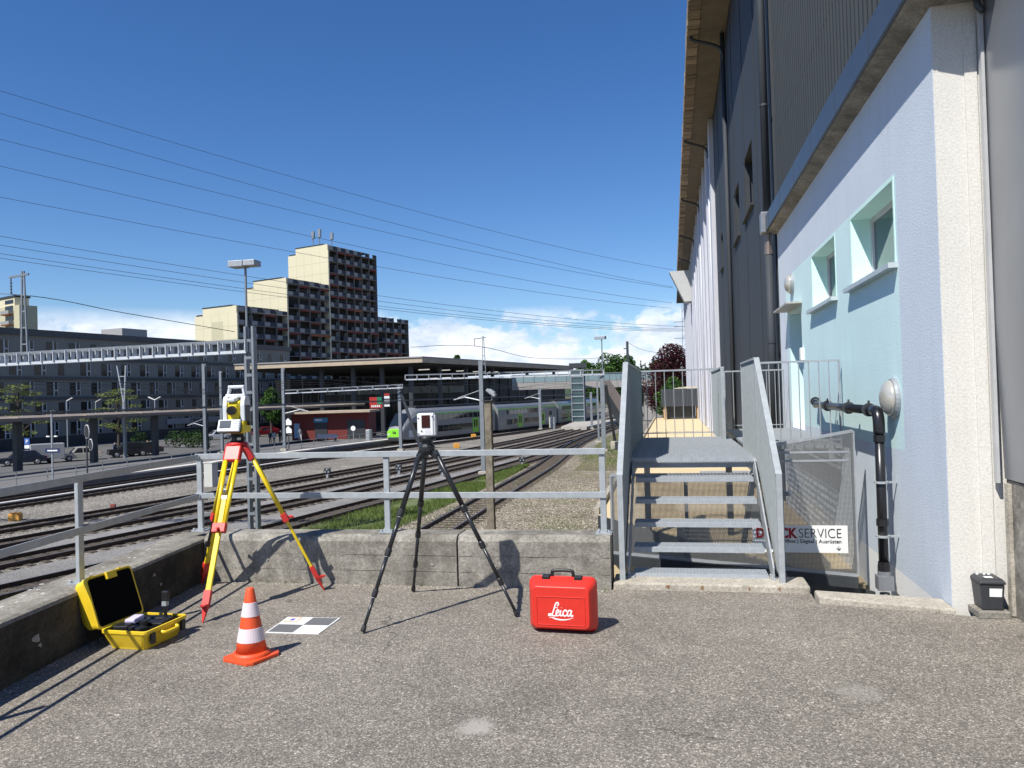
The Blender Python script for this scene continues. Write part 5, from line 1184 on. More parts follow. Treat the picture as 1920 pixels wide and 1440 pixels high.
# ------------------------------------------------------------------ double deck train
M_TRG = mat('train_grey', (.24, .245, .25), .35, .2, .06, 1); M_TRD = mat('train_dark', (.03, .032, .035), .5); M_TRGREEN = mat('train_green', (.22, .62, .03), .4, 0, .05); M_TRW = mat('train_white', (.55, .57, .60), .4)
M_TGL = glass('train_glass', (.012, .016, .02), .06, .7)
TRAIN_Y = 94.0
tp_ = CUR['t6']; ts_ = arclen(tp_)
p_front = min(range(len(tp_)), key=lambda i: abs(tp_[i].y - TRAIN_Y)); l0 = ts_[p_front]
P0, D0 = at_len(tp_, ts_, l0)
tn = thing('train', 'grey and green double deck passenger train standing at the platform', 'train', P0)
half = [(-1.40, .30), (-1.42, 1.2), (-1.42, 2.9), (-1.36, 3.4), (-1.10, 3.95), (-.75, 4.3), (0, 4.42)]
full = half + [(-y, z) for y, z in reversed(half[:-1])]
LC = 24.0
def xform(l, Lc):
    a, _ = at_len(tp_, ts_, l + 2); b_, _ = at_len(tp_, ts_, l + Lc - 2); d = (b_ - a).normalized(); o = a - d * 2
    Mx = Matrix((d, Vector((-d.y, d.x, 0)), Vector((0, 0, 1)))).transposed().to_4x4(); Mx.translation = Vector((o.x, o.y, GZ)); return Mx
for ci in range(4):
    Mx = xform(l0 + ci * (LC + .5), LC)
    def bld(mb, nm, mt2, parent, **k_): mb.v = [tuple(Mx @ Vector(q)) for q in mb.v]; return mb.build(nm, mt2, parent, True, **k_)
    mb = MB()
    x0 = 3.6 if ci == 0 else 0
    if ci == 0:
        secs = []
        for x, zt, wf, zb in ((0.0, 1.75, .80, .55), (.25, 2.1, .88, .42), (.9, 2.85, .95, .34), (1.7, 3.6, .98, .3), (2.6, 4.15, 1.0, .3), (3.6, 4.42, 1.0, .3)):
            k_ = (zt - zb) / (4.42 - .3); secs.append([Vector((x, y * wf, zb + (z - .3) * k_)) for y, z in full])
        mb.loft(secs)
    mb.loft([[Vector((x, y, z)) for y, z in full] for x in (x0, LC)])
    body = bld(mb, 'carriage', M_TRG, tn, smooth=False)
    sd = -1.425
    bld(MB().bb(x0 - (.6 if ci == 0 else 0), LC, -1.425, -1.37, 3.42, 3.56), 'green_stripe', M_TRGREEN, body)
    bld(MB().bb(x0 + .2, LC, -.72, .72, 4.40, 4.62), 'roof_equipment', M_TRD, body)
    xs = 8.0 if ci == 0 else 3.0
    n = 9 if ci == 0 else 11
    for i in range(n):
        xa = xs + i * 1.35
        bld(MB().loft([[Vector((x, y, z)) for y, z in ((-1.435, 2.62), (-1.40, 3.32), (-1.36, 3.32), (-1.38, 2.62))] for x in (xa, xa + 1.2)]), 'upper_window', M_TGL, body)
        if not (i in (3, 4) and ci) and i < n - 1: bld(MB().bb(xa, xa + 1.27, -1.432, -1.38, .98, 1.82), 'lower_window', M_TGL, body)
    for xd_ in ((17.2,) if ci == 0 else (7.2, 16.6)):
        dd = bld(MB().bb(xd_, xd_ + 1.7, -1.445, -1.36, .42, 2.5), 'door', M_TRGREEN, body)
        for o in (.3, .95): bld(MB().bb(xd_ + o, xd_ + o + .45, -1.455, -1.44, 1.05, 2.25), 'door_pane', M_TGL, body)
    bld(MB().bb(20.3, 21.6, -1.435, -1.38, 1.9, 2.6), 'side_window', M_TGL, body)
    for xb_ in ((4.2, 20.2) if ci == 0 else (3.0, 20.5)):
        bld(MB().bb(xb_ - 1.6, xb_ + 1.6, -1.2, 1.2, .12, .62), 'bogie', M_TRD, body)
        for o in (-1.1, 1.1): bld(MB().lathe([(.42, -.07), (.42, .07)], 16, (xb_ + o, -1.15, .42), Matrix.Rotation(R(90), 3, 'X')), 'wheel', M_TRD, body)
    bld(MB().bb(x0 + .5, LC - .2, -1.1, 1.1, .14, .32), 'underframe', M_TRD, body)
    if ci == 0:
        bld(MB().loft([[Vector(q) for q in sec] for sec in ([(.235, -1.0, 2.03), (.235, 1.0, 2.03), (.30, 1.0, 2.20), (.30, -1.0, 2.20)], [(1.66, -1.02, 3.56), (1.66, 1.02, 3.56), (1.70, 1.02, 3.72), (1.70, -1.02, 3.72)])]), 'windscreen', M_TGL, body)
        bld(MB().loft([[Vector((-.04, y * .8, .55 + (z - .3) * .29)) for y, z in full], [Vector((.03, y * .83, .53 + (z - .3) * .31)) for y, z in full]]), 'green_nose', M_TRGREEN, body, bevel=.02)
        bld(MB().bb(-.25, .3, -.95, .95, .18, .72), 'coupler_skirt', M_TRD, body, bevel=.1)
        for y in (-.95, .95): bld(MB().bb(-.06, .2, y - .2, y + .2, .95, 1.15), 'headlight', M_TRW, body, bevel=.04)
        bld(MB().loft([[Vector((x, y, z)) for y, z in ((-1.43, 1.5), (-1.43, 2.45), (-1.37, 2.45), (-1.37, 1.5))] for x in (1.9, 3.7)]), 'cab_side_window', M_TGL, body)
        for (a_, e_, z1_) in ((1.2, 2.2, 1.9),): bld(MB().bb(a_, e_, -1.40, -1.33, .6, 1.5), 'cab_white_panel', M_TRW, body)
        tm2 = text_mesh('bls', .5, M_TRD, 'nose_lettering', .01, .01, 'CENTER'); xv = Mx.to_3x3() @ Vector((0, -1, 0)); place_text(tm2, 'nose_lettering', tn, Mx @ Vector((-.06, 0, 1.15)), xv, (0, 0, 1))
        tm2 = text_mesh('bls', .55, M_TRW, 'side_lettering', .01, .01); xv = Mx.to_3x3() @ Vector((1, 0, 0)); place_text(tm2, 'side_lettering', tn, Mx @ Vector((5.6, -1.44, 1.3)), xv, (0, 0, 1))

# ------------------------------------------------------------------ station
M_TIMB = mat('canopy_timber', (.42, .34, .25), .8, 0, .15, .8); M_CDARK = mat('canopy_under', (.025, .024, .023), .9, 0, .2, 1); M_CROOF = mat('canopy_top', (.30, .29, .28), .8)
CZ = 8.0
c0, c1, c2, c3 = gd(440, 690, 127), gd(792, 680, 120), gd(1075, 692, 182), gd(760, 700, 215)
cp = [(c.x, c.y) for c in (c0, c1, c2, c3)]
sc2 = thing('station_canopy', 'broad station roof with timber edge on dark columns', 'canopy', (c1.x, c1.y, GZ))
zc1 = gd(792, 668, 120).z
MB().prism(cp, zc1 - .95, zc1 - .18).build('roof_slab', M_TIMB, sc2, True)
cen2 = sum((Vector((x, y, 0)) for x, y in cp), Vector()) / 4
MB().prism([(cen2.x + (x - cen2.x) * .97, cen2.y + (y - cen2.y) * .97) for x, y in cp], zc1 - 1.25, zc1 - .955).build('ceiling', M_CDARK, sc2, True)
MB().prism([(cen2.x + (x - cen2.x) * 1.004, cen2.y + (y - cen2.y) * 1.004) for x, y in cp], zc1 - .178, zc1).build('roof_edge', M_CROOF, sc2, True)
for (px, D_) in ((533, 126), (605, 128), (664, 127), (718, 126), (772, 124), (826, 130), (875, 137), (925, 146), (990, 160), (1040, 172)):
    p = gd(px, 760, D_); MB().bb(p.x - .3, p.x + .3, p.y - .3, p.y + .3, GZ, zc1 - 1.26).build('column', M_STEEL_D, sc2, True)
M_FIX = emit('lamp_fixture', (.9, .88, .8), .5)
for (px, py, D_) in ((795, 692, 140), (834, 695, 146), (865, 697, 153), (896, 699, 160), (925, 700, 166)):
    p = gd(px, py, D_); MB().box((p.x, p.y, zc1 - 1.36), (2.2, .4, .16), -.3).build('ceiling_lamp', M_FIX, sc2, True)
# concourse building under the roof
cb = gd(640, 760, 165); co = thing('station_building', 'dark glazed station building under the broad roof', 'building', (cb.x, cb.y, GZ))
e0, e1 = gd(545, 760, 150), gd(1060, 760, 215); dd = (e1 - e0); dd.z = 0; Le = dd.length; dd.normalize(); nn_ = Vector((dd.y, -dd.x, 0))
def fac(mb, s0_, s1_, z0_, z1_, o0, o1):
    a, b_ = e0 + dd * s0_, e0 + dd * s1_
    return mb.prism([tuple((a + nn_ * o0).xy), tuple((b_ + nn_ * o0).xy), tuple((b_ + nn_ * o1).xy), tuple((a + nn_ * o1).xy)], z0_, z1_)
fac(MB(), 0, Le, GZ, 6.0, -6, 0).build('wall', mat('station_wall', (.011, .012, .013), .5, 0, .3, .4), co, True)
fac(MB(), 8, Le * .55, 2.6, 4.2, .05, .5).build('pale_band', mat('pale_glass_band', (.26, .31, .33), .4), co, True)
fac(MB(), 8, Le * .60, .9, 2.4, .05, .7).build('grey_band', mat('grey_band', (.09, .09, .09), .7), co, True)
for i in range(12): fac(MB(), 10 + i * 2.9, 10.6 + i * 2.9, 2.8, 3.9, .51, .56).build('band_window', M_TGL, co, True)
for i in range(16): fac(MB(), 3 + i * 4.4, 6.6 + i * 4.4, -2.9, .4, .02, .10).build('shop_window', M_GLASS, co, True)
for i in range(20): fac(MB(), 2.6 + i * 3.6, 2.8 + i * 3.6, GZ, 6, .1, .25).build('mullion', M_STEEL_D, co, True)
# shop signs
M_SGR = mat('shop_red', (.42, .03, .02), .5); M_SGG = mat('shop_green', (.03, .20, .10), .5)
def flat_sign(nm, label, x0, x1, y0, y1, D_, mt2, rows=()):
    a, b_, c_ = gd(x0, y1, D_), gd(x1, y1, D_), gd(x0, y0, D_); t = thing(nm, label, 'sign', (a + b_) / 2)
    xx = (b_ - a); xx.z = 0; nr = Vector((xx.y, -xx.x, 0)).normalized()
    z0_, z1_ = min(a.z, b_.z), c_.z
    def pn_(u0, u1, v0, v1, o0, o1, m3, nm2): MB().prism([tuple((a + xx * u0 + nr * o0).xy), tuple((a + xx * u1 + nr * o0).xy), tuple((a + xx * u1 + nr * o1).xy), tuple((a + xx * u0 + nr * o1).xy)], z0_ + (z1_ - z0_) * v0, z0_ + (z1_ - z0_) * v1).build(nm2, m3, t, True)
    pn_(0, 1, 0, 1, 0, .12, mt2, 'board')
    for (u0, u1, v0, v1, m3) in rows: pn_(u0, u1, v0, v1, .12, .14, m3, 'panel')
    return t
flat_sign('shop_sign', 'red and green shop sign under the station roof', 693, 716, 745, 758, 118, M_SGR, ((.62, 1, 0, 1, M_SGG),))
flat_sign('shop_sign', 'bright red shop sign with white strokes under the station roof', 694, 717, 758, 765, 118, M_SGR, tuple((.12 + i * .15, .22 + i * .15, .25, .75, M_WHITE) for i in range(5)))
flat_sign('shop_sign', 'upright red and white shop sign on a station column', 721, 731, 738, 762, 118, mat('sign_dark', (.05, .05, .06), .5), ((0, 1, .85, 1, M_SGR), (0, 1, .62, .8, M_WHITE), (0, 1, .35, .5, M_WHITE), (0, 1, .0, .15, M_WHITE)))
# low platform roof
cps = [gz(28, 885, PLZ), gz(140, 867, PLZ), gz(235, 859, PLZ), gz(318, 851, PLZ)]
dirc = (cps[3] - cps[0]); dirc.z = 0; dirc.normalize(); base_l = cps[0]
lr = thing('platform_roof', 'low brown platform roof with thick posts at the left', 'canopy', cps[1])
nside = Vector((dirc.y, -dirc.x, 0)); A_ = base_l - dirc * 30; B_ = base_l + dirc * 62
z_r = gd(28, 790, Dof(cps[0])).z
MB().loft([[P + nside * o + Vector((0, 0, z - P.z)) for o, z in ((2.4, z_r), (2.4, z_r + .28), (0, z_r + .45), (-2.4, z_r + .35), (-2.4, z_r + .05), (0, z_r - .05))] for P in (A_, B_)]).build('roof', mat('low_roof', (.20, .165, .135), .8, 0, .2, .6), lr, True)
for i in range(14): P = A_ + (B_ - A_) * (i / 13.0); MB().bar(P + nside * 2.42 + Vector((0, 0, z_r - P.z + .3)), P - nside * 2.3 + Vector((0, 0, z_r - P.z + .42)), .12, .06).build('seam', M_TIMB, lr, True)
for i in range(9):
    P = base_l + dirc * (-8 + i * 8.3); MB().bb(P.x - .22, P.x + .22, P.y - .3, P.y + .3, PLZ, z_r + .1).build('post', M_STEEL_D, lr, True)
# red kiosk
k0, k1 = gz(548, 826, PLZ), gz(692, 822, PLZ); M_KR = mat('kiosk_red', (.15, .022, .016), .7, 0, .1, .5)
ko = thing('kiosk', 'red station kiosk with blue sign at the platform', 'building', (k0 + k1) / 2)
kd = (k1 - k0); kd.z = 0; kl = kd.length; kd.normalize(); kn = Vector((kd.y, -kd.x, 0))
def kio(s0_, s1_, z0_, z1_, o0, o1, nm, mt2): 
    a, b_ = k0 + kd * s0_, k0 + kd * s1_; return MB().prism([tuple((a + kn * o0).xy), tuple((b_ + kn * o0).xy), tuple((b_ + kn * o1).xy), tuple((a + kn * o1).xy)], z0_, z1_).build(nm, mt2, ko, True)
kio(0, kl, PLZ, PLZ + 3.6, -5, 0, 'wall', M_KR); kio(-.8, kl + .5, PLZ + 3.61, PLZ + 3.9, -5.5, 1.4, 'roof', M_TIMB)
kio(.30 * kl, .46 * kl, PLZ + .05, PLZ + 2.3, .01, .08, 'doorway', M_TRD); kio(.29 * kl, .47 * kl, PLZ + 2.35, PLZ + 3.0, .01, .2, 'blue_sign', mat('sign_blue', (.04, .20, .34), .5)); kio(.03 * kl, .1 * kl, PLZ + .3, PLZ + 2.3, .01, .1, 'poster', mat('poster_blue', (.30, .45, .60), .5)); kio(.72 * kl, .95 * kl, PLZ + .05, PLZ + 2.6, .01, .06, 'dark_opening', M_TRD)
kio(.31 * kl, .4 * kl, PLZ + 2.6, PLZ + 2.8, .2, .22, 'sign_strip', M_WHITE)

# ------------------------------------------------------------------ buildings behind
def frame(pA, pB):
    d = (pB - pA); d.z = 0; l = d.length; d.normalize(); return d, l, Vector((d.y, -d.x, 0))
def boxalong(o, d, nr, s0_, s1_, z0_, z1_, o0, o1):
    a, b_ = o + d * s0_, o + d * s1_
    return MB().prism([tuple((a + nr * o0).xy), tuple((b_ + nr * o0).xy), tuple((b_ + nr * o1).xy), tuple((a + nr * o1).xy)], z0_, z1_)
# grey flats
M_GF = mat('flats_grey', (.215, .205, .18), .8, 0, .08, .3); M_GB = mat('flats_band', (.075, .075, .075), .6, 0, .1, .3); M_FRM = mat('flats_frame', (.55, .55, .55), .6)
A_ = gd(0, 768, 106); B_ = gd(545, 752, 161); d, l, nr = frame(A_, B_)
gb = thing('apartment_block', 'long grey five storey apartment block at the left', 'building', (A_ + d * l * .5).xy.to_3d() + Vector((0, 0, GZ)))
A2 = A_ - d * 30; L2 = l + 30
ztop = gd(0, 613, 106).z; sto = 2.95
boxalong(A2, d, nr, 0, L2, GZ, ztop - .9, -12, 0).build('wall', M_GF, gb, True)
boxalong(A2, d, nr, -.3, L2 + .3, ztop - .9, ztop, -12.3, .35).build('parapet', M_GB, gb, True)
wm_ = boxalong(Vector(), d, nr, 0, .95, 0, 1.9, -.02, .03).mesh('window', M_GLASS); fm_ = boxalong(Vector(), d, nr, 1.0, 1.14, -.05, 1.95, -.02, .10).mesh('frame', M_FRM)
pm2 = boxalong(Vector(), d, nr, 1.16, 1.62, 0, 1.9, -.02, .03).mesh('side_pane', M_GLASS); tm3 = boxalong(Vector(), d, nr, 1.12, 1.70, .62, .76, .0, .10).mesh('transom', M_FRM); em_ = boxalong(Vector(), d, nr, 1.63, 1.70, -.05, 1.95, -.02, .08).mesh('frame', M_FRM)
inv = XF[gb.name].inverted()
nfl = 5
for fl_ in range(nfl):
    zf = ztop - 1.0 - (fl_ + 1) * sto + .35
    if fl_: boxalong(A2, d, nr, -.1, L2 + .1, zf + 2.28, zf + 2.72, -.02, .22).build('band', M_GB, gb, True)
    i = 0; s_ = 8.0 + (1.8 if fl_ % 2 else 0)
    while s_ < L2 - 2:
        o = inv @ (Vector(((A2 + d * s_).x, (A2 + d * s_).y, zf)))
        wv_ = ginst('window', wm_, gb, o)
        if (i * 7 + fl_ * 3) % 11 != 4:
            for nm_, me_ in (('frame', fm_), ('side_pane', pm2), ('transom', tm3), ('frame', em_)): ginst(nm_, me_, wv_, (0, 0, 0))
        i += 1; s_ += 3.6
boxalong(A2, d, nr, 0, L2, GZ, ztop - 1.0 - 5 * sto + .2, .02, .2).build('shop_front', M_TRD, gb, True)
boxalong(A2, d, nr, 58, 76, -1.75, -.75, .21, .32).build('shop_fascia', mat('fascia_grey', (.30, .30, .31), .6), gb, True)
tmx = text_mesh('CKW.', 1.0, M_TXT, 'fascia_lettering', .02, .02); place_text(tmx, 'fascia_lettering', gb, A2 + d * 63 + nr * .34 + Vector((0, 0, -1.6 - A2.z)), d, (0, 0, 1))
boxalong(A2, d, nr, 53, 58, ztop, ztop + 1.7, -9, -4).build('roof_house', mat('roof_house', (.30, .30, .29), .8), gb, True)
boxalong(A2, d, nr, 79, 84, ztop, ztop + 1.0, -9, -4).build('roof_house', mat('roof_house', (.30, .30, .29), .8), gb, True)
# stepped tower block
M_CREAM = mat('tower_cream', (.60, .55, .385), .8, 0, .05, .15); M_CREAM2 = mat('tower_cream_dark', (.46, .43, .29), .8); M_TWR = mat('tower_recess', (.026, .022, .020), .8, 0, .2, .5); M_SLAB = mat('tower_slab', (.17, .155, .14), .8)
M_BLU = mat('panel_blue', (.022, .026, .042), .6); M_PWH = mat('panel_white', (.27, .27, .265), .7); M_AWN = mat('awning_red', (.16, .03, .018), .8, 0, .3, .4); M_ORG = mat('awning_orange', (.25, .075, .025), .8)
A_ = gd(450, 756, 167); B_ = gd(769, 747, 220); d, l, nr = frame(A_, B_)
tw = thing('tower_block', 'stepped cream and dark balcony tower block behind the station', 'building', Vector((A_.x, A_.y, GZ)))
inv = XF[tw.name].inverted()
def s_at(px):           # distance along the front that a sight line meets
    r_ = ray(px, 700); t_ = (A_.xy - EYE.xy).dot(nr.xy) / r_.xy.dot(nr.xy); return ((EYE + r_ * t_) - A_).dot(d)
sB, sC, sD = s_at(543), s_at(622), s_at(711)
def zat(px, py, s_): P = A_ + d * s_; return gd(px, py, Dof((P.x, P.y, 1.6))).z
blocks = [(0, sB, zat(450, 572, 0)), (sB, sC, zat(543, 520, sB)), (sC, sD, zat(622, 457, sC)), (sD, l, zat(712, 592, sD))]
FH = 2.85; dep = 13.5
wpm = None
for bi, (s0_, s1_, zt) in enumerate(blocks):
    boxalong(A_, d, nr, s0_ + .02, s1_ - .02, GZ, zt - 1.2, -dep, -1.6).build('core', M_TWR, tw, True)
    if bi < 3:
        boxalong(A_, d, nr, s0_ - .35, s0_ + .018, GZ, zt - 1.6, -dep - .1, .12).build('end_wall', M_CREAM, tw, True)
        for _z in range(1, 9): boxalong(A_, d, nr, s0_ - .362, s0_ - .351, zt - 1.6 - _z * FH, zt - 1.52 - _z * FH, -dep, .1).build('panel_joint', M_CREAM2, tw, True)
        for _o in range(1, 5): boxalong(A_, d, nr, s0_ - .361, s0_ - .351, zt - 20, zt - 1.62, -dep * _o / 5, -dep * _o / 5 + .07).build('panel_joint', M_CREAM2, tw, True)
        boxalong(A_, d, nr, s0_ - .34, s0_ + .018, zt - 1.59, zt, -dep + 2.6, -.05).build('end_wall_top', M_CREAM, tw, True)
        boxalong(A_, d, nr, s0_ - .4, s0_ + (s1_ - s0_) * .9, zt + .002, zt + .25, -dep + 2.5, -1.5).build('roof_edge', M_TRD, tw, True)
        boxalong(A_, d, nr, s0_ - .37, s0_ - .352, zt - 7.6 if bi == 0 else zt - 12, zt - 3.2 if bi == 0 else zt - 9.6, -8, -5.2 if bi else -4.4).build('shaded_panel', M_CREAM2, tw, True)
    if bi > 1: boxalong(A_, d, nr, s1_ - .019, s1_ + .2, GZ, zt - 1.2, -dep, -.3).build('side_wall', M_SLAB, tw, True)
    nf = int((zt - 1.2 - GZ) / FH); nb = max(3, round((s1_ - s0_) / 3.3)); bw = (s1_ - s0_) / nb
    wm_ = boxalong(Vector(), d, nr, bw * .05, bw * .47, 0, .95, -.02, .08).mesh('white_panel', M_PWH); bm2 = boxalong(Vector(), d, nr, bw * .5, bw * .96, 0, .95, -.02, .06).mesh('blue_panel', M_BLU); aw_ = boxalong(Vector(), d, nr, bw * .03, bw * .97, 0, .42, -.25, .12).mesh('awning', M_AWN); ao_ = boxalong(Vector(), d, nr, bw * .03, bw * .97, 0, .5, -.2, .14).mesh('awning', M_ORG); wn_ = boxalong(Vector(), d, nr, bw * .2, bw * .5, 0, 2.0, 0, .06).mesh('balcony_window', mat('tower_window', (.12, .13, .14), .3))
    fi_ = 0
    for fl_ in range(nf + 1):
        z = zt - 1.2 - fl_ * FH
        if z < 1.0: break
        boxalong(A_, d, nr, s0_ + .1, s1_ - .02, z - .18, z, -1.6, .02).build('balcony_slab', M_SLAB, tw, True)
        for b_i in range(nb):
            P = A_ + d * (s0_ + b_i * bw); rr_ = random.random()
            ginst('white_panel', wm_, tw, inv @ Vector((P.x, P.y, z + .02))) if rr_ < .86 else None
            ginst('blue_panel', bm2, tw, inv @ Vector((P.x, P.y, z + .02)))
            r2 = random.random()
            if r2 < .36: ginst('awning', aw_, tw, inv @ Vector((P.x, P.y, z - .64)))
            elif r2 < .40: ginst('awning', ao_, tw, inv @ Vector((P.x, P.y, z - .72)))
            if r2 > .45 and fl_ > 0: ginst('balcony_window', wn_, tw, inv @ (Vector((P.x, P.y, z + .3)) - nr * 1.55))
    for b_i in range(nb + 1):
        boxalong(A_, d, nr, s0_ + b_i * bw - .07 if b_i else s0_ + .03, s0_ + b_i * bw + .07 if b_i < nb else s1_ - .01, GZ, zt - 1.2 + 1.1, -.25, .14 if 0 < b_i < nb else .10).build('balcony_post', M_SLAB, tw, True)
for px, yt, yb_ in ((587, 433, 455), (599, 428, 455), (622, 436, 455)):
    p0 = gd(px, yb_ + 4, 200); p1 = gd(px, yt, 200); an = MB(); an.tube([p0, p1], .12, 6)
    for k_ in range(3): an.box(p0.lerp(p1, .55 + .15 * k_), (.7, .7, .8))
    an.build('antenna', M_MAST, tw, True)
# far tower at the left edge
A_ = gd(-70, 768, 245); B_ = gd(40, 766, 225); d, l, nr = frame(A_, B_)
t2_ = thing('apartment_tower', 'cream apartment tower peeking above the grey flats at the far left', 'building', Vector((B_.x, B_.y, GZ)))
zt2 = gd(20, 574, 228).z
boxalong(A_, d, nr, 0, l, GZ, zt2, -5, 0).build('wall', M_CREAM2, t2_, True); boxalong(A_, d, nr, 0, l - 3.8, zt2 + .002, gd(20, 557, 228).z, -4.5, -.5).build('penthouse', M_CREAM, t2_, True); boxalong(A_, d, nr, -.3, l - 3.4, gd(20, 557, 228).z + .002, gd(20, 555, 228).z + .2, -4.8, -.2).build('roof', M_TRD, t2_, True)
for k_ in range(5):
    z = zt2 - 1.4 - k_ * 3.1; boxalong(A_, d, nr, l - 8.5, l - 3.5, z - 1.0, z, .02, 1.4).build('balcony', M_PWH, t2_, True); boxalong(A_, d, nr, l - 8.3, l - 3.7, z + .02, z + 1.5, .02, .1).build('window_band', M_GLASS, t2_, True); boxalong(A_, d, nr, l - 8.5, l - 3.5, z - 1.3, z - 1.02, .02, 1.3).build('awning', M_ORG, t2_, True)
boxalong(A_, d, nr, l - 9.5, l - 4.5, zt2 + .9, zt2 + 2.0, -.49, -.42).build('window_band', M_GLASS, t2_, True)

# ------------------------------------------------------------------ footbridge, lift tower, stairs
M_BRC = mat('bridge_concrete', (.33, .31, .29), .8, 0, .1, .4); M_BRG = glass('bridge_glass', (.22, .30, .32), .15, .5)
bl_, br_ = gd(960, 712, 150), gd(1238, 706, 150); d, l, nr = frame(bl_, br_)
fb = thing('footbridge', 'concrete footbridge with glass parapet across the tracks', 'bridge', (bl_ + br_) / 2)
zb1, zb2, zb3 = gd(1150, 726, 150).z, gd(1150, 713, 150).z, gd(1150, 699, 150).z
boxalong(bl_, d, nr, 0, l, zb1, zb2, -3.2, 0).build('deck', M_BRC, fb, True)
boxalong(bl_, d, nr, 0, l, zb2 + .05, zb3, -.06, -.01).build('glass_parapet', M_BRG, fb, True)
MB().bar(bl_ + Vector((0, 0, zb3 - bl_.z)), br_ + Vector((0, 0, zb3 - br_.z)), .2, .14).build('handrail', M_MAST, fb, True)
i = 0
while i * 2.1 < l: boxalong(bl_, d, nr, i * 2.1, i * 2.1 + .12, zb2, zb3, -.01, .06).build('parapet_post', M_MAST, fb, True); i += 1
boxalong(bl_, d, nr, l - 3, l - 1.8, GZ, zb1, -2.5, -.8).build('pier', M_BRC, fb, True)
lt = gz(1086, 790, PLZ); lf = thing('lift_tower', 'glazed steel lift tower at the footbridge', 'tower', lt)
Dl = Dof(lt); zlt = gd(1085, 690, Dl).z; wl = 1.15
MB().bb(-wl + .1, wl - .1, -wl + .1, wl - .1, 0, zlt - lt.z - .3).build('shaft_glass', glass('lift_glass', (.05, .09, .10), .1), lf)
for x in (-wl, wl):
    for y in (-wl, wl): MB().bb(x - .1, x + .1, y - .1, y + .1, 0, zlt - lt.z).build('corner_post', M_MAST, lf)
for k_ in range(8): z = .9 + k_ * 1.25; MB().bb(-wl - .02, wl + .02, -wl - .12, -wl - .1, z, z + .14).build('cross_rail', M_GALV2, lf)
MB().bb(-wl - .3, wl + .3, -wl - .3, wl + .3, zlt - lt.z, zlt - lt.z + .9).build('head_house', M_STEEL_D, lf)
sb0, sb1 = gd(1136, 728, 140), gz(1180, 800, PLZ); stt = thing('bridge_stairs', 'dark covered stairs descending from the footbridge to the platform', 'stairs', sb1)
MB().bar(sb0, sb1, 1.6, 2.4).build('stair_body', M_STEEL_D, stt, True); MB().bar(sb0 + Vector((0, 0, 1.3)), sb1 + Vector((0, 0, 1.3)), 1.7, .12).build('stair_roof', mat('stair_roof', (.10, .08, .065), .7), stt, True)
ipl = gz(1040, 806, BZ); isl = MB(); q0, q1, q2, q3 = gz(1052, 800, PLZ), gz(1100, 800, PLZ), gz(1165, 785, PLZ), gz(1078, 790, PLZ)
isl.prism([tuple(q.xy) for q in (q0, q1, q2, q3)], BZ - .1, PLZ); struct(isl.build('island_platform', mat('island_paving', (.36, .34, .31), .9, 0, .2, 1)))

# ------------------------------------------------------------------ small yard equipment
def cabinet(label, px, py, w_, h_, D_, mt2, nm='relay_cabinet'):
    p = gz(px, py, BZ); t = thing(nm, label, 'cabinet', p, R(-12))
    MB().bb(-w_ / 2, w_ / 2, -D_ / 2, D_ / 2, 0, h_ - .06).build('body', mt2, t, bevel=.01); MB().bb(-w_ / 2 - .03, w_ / 2 + .03, -D_ / 2 - .03, D_ / 2 + .03, h_ - .055, h_).build('lid', mt2, t); MB().bb(w_ / 2 + .001, w_ / 2 + .012, -D_ * .35, D_ * .35, .12, h_ - .15).build('door', mt2, t)
M_CAB = mat('cabinet_grey', (.48, .48, .44), .7, 0, .06, 2)
cabinet('tall pale grey relay cabinet beside the tracks left of the yellow tripod', 396, 912, .78, 1.72, .55, M_CAB); cabinet('pale relay cabinet near the island platform', 1036, 804, .9, 2.0, .7, M_CAB)
M_OBOX = mat('orange_box', (.62, .30, .05), .6)
def small_box(label, px, py, s_, mt2, nm='track_box'):
    p = gz(px, py, BZ); t = thing(nm, label, 'box', p, R(20)); MB().box((0, 0, s_ * .35), (s_, s_ * .8, s_ * .7)).build('body', mt2, t, bevel=.03); MB().box((0, 0, s_ * .74), (s_ * .8, s_ * .6, s_ * .08)).build('lid', mt2, t, bevel=.01)
small_box('orange track box at the far left between the rails', 29, 976, .55, M_OBOX); small_box('orange track box before the train', 888, 821, .7, M_OBOX); small_box('small yellow points box left of the centre mast', 856, 840, .7, M_OBOX); small_box('dark points motor with red lid at the left', 212, 952, .28, mat('faded_red', (.22, .05, .035), .7))
def dwarf(label, px, py, s_=1.0):
    p = gz(px, py, BZ); t = thing('dwarf_signal', label, 'signal', p, R(10)); MB().bb(-.08 * s_, .08 * s_, -.08, .08, 0, .35 * s_).build('stand', M_GALV2, t); MB().box((0, 0, .58 * s_), (.5 * s_, .25, .42 * s_)).build('head', M_STEEL_D, t, bevel=.05)
    for x, z in ((-.12, .5), (.12, .5), (0, .68)): MB().lathe([(.06 * s_, 0), (.06 * s_, .05)], 10, (x * s_, -.13, z * s_), Matrix.Rotation(R(90), 3, 'X')).build('lens', M_GALV2, t)
dwarf('dwarf signal between the tracks left of the middle railing post', 614, 897); dwarf('dwarf signal just right of the middle railing post', 748, 890); dwarf('dwarf signal behind the scanner tripod', 829, 894); dwarf('dwarf signal at the right end of the grass strip', 979, 874)
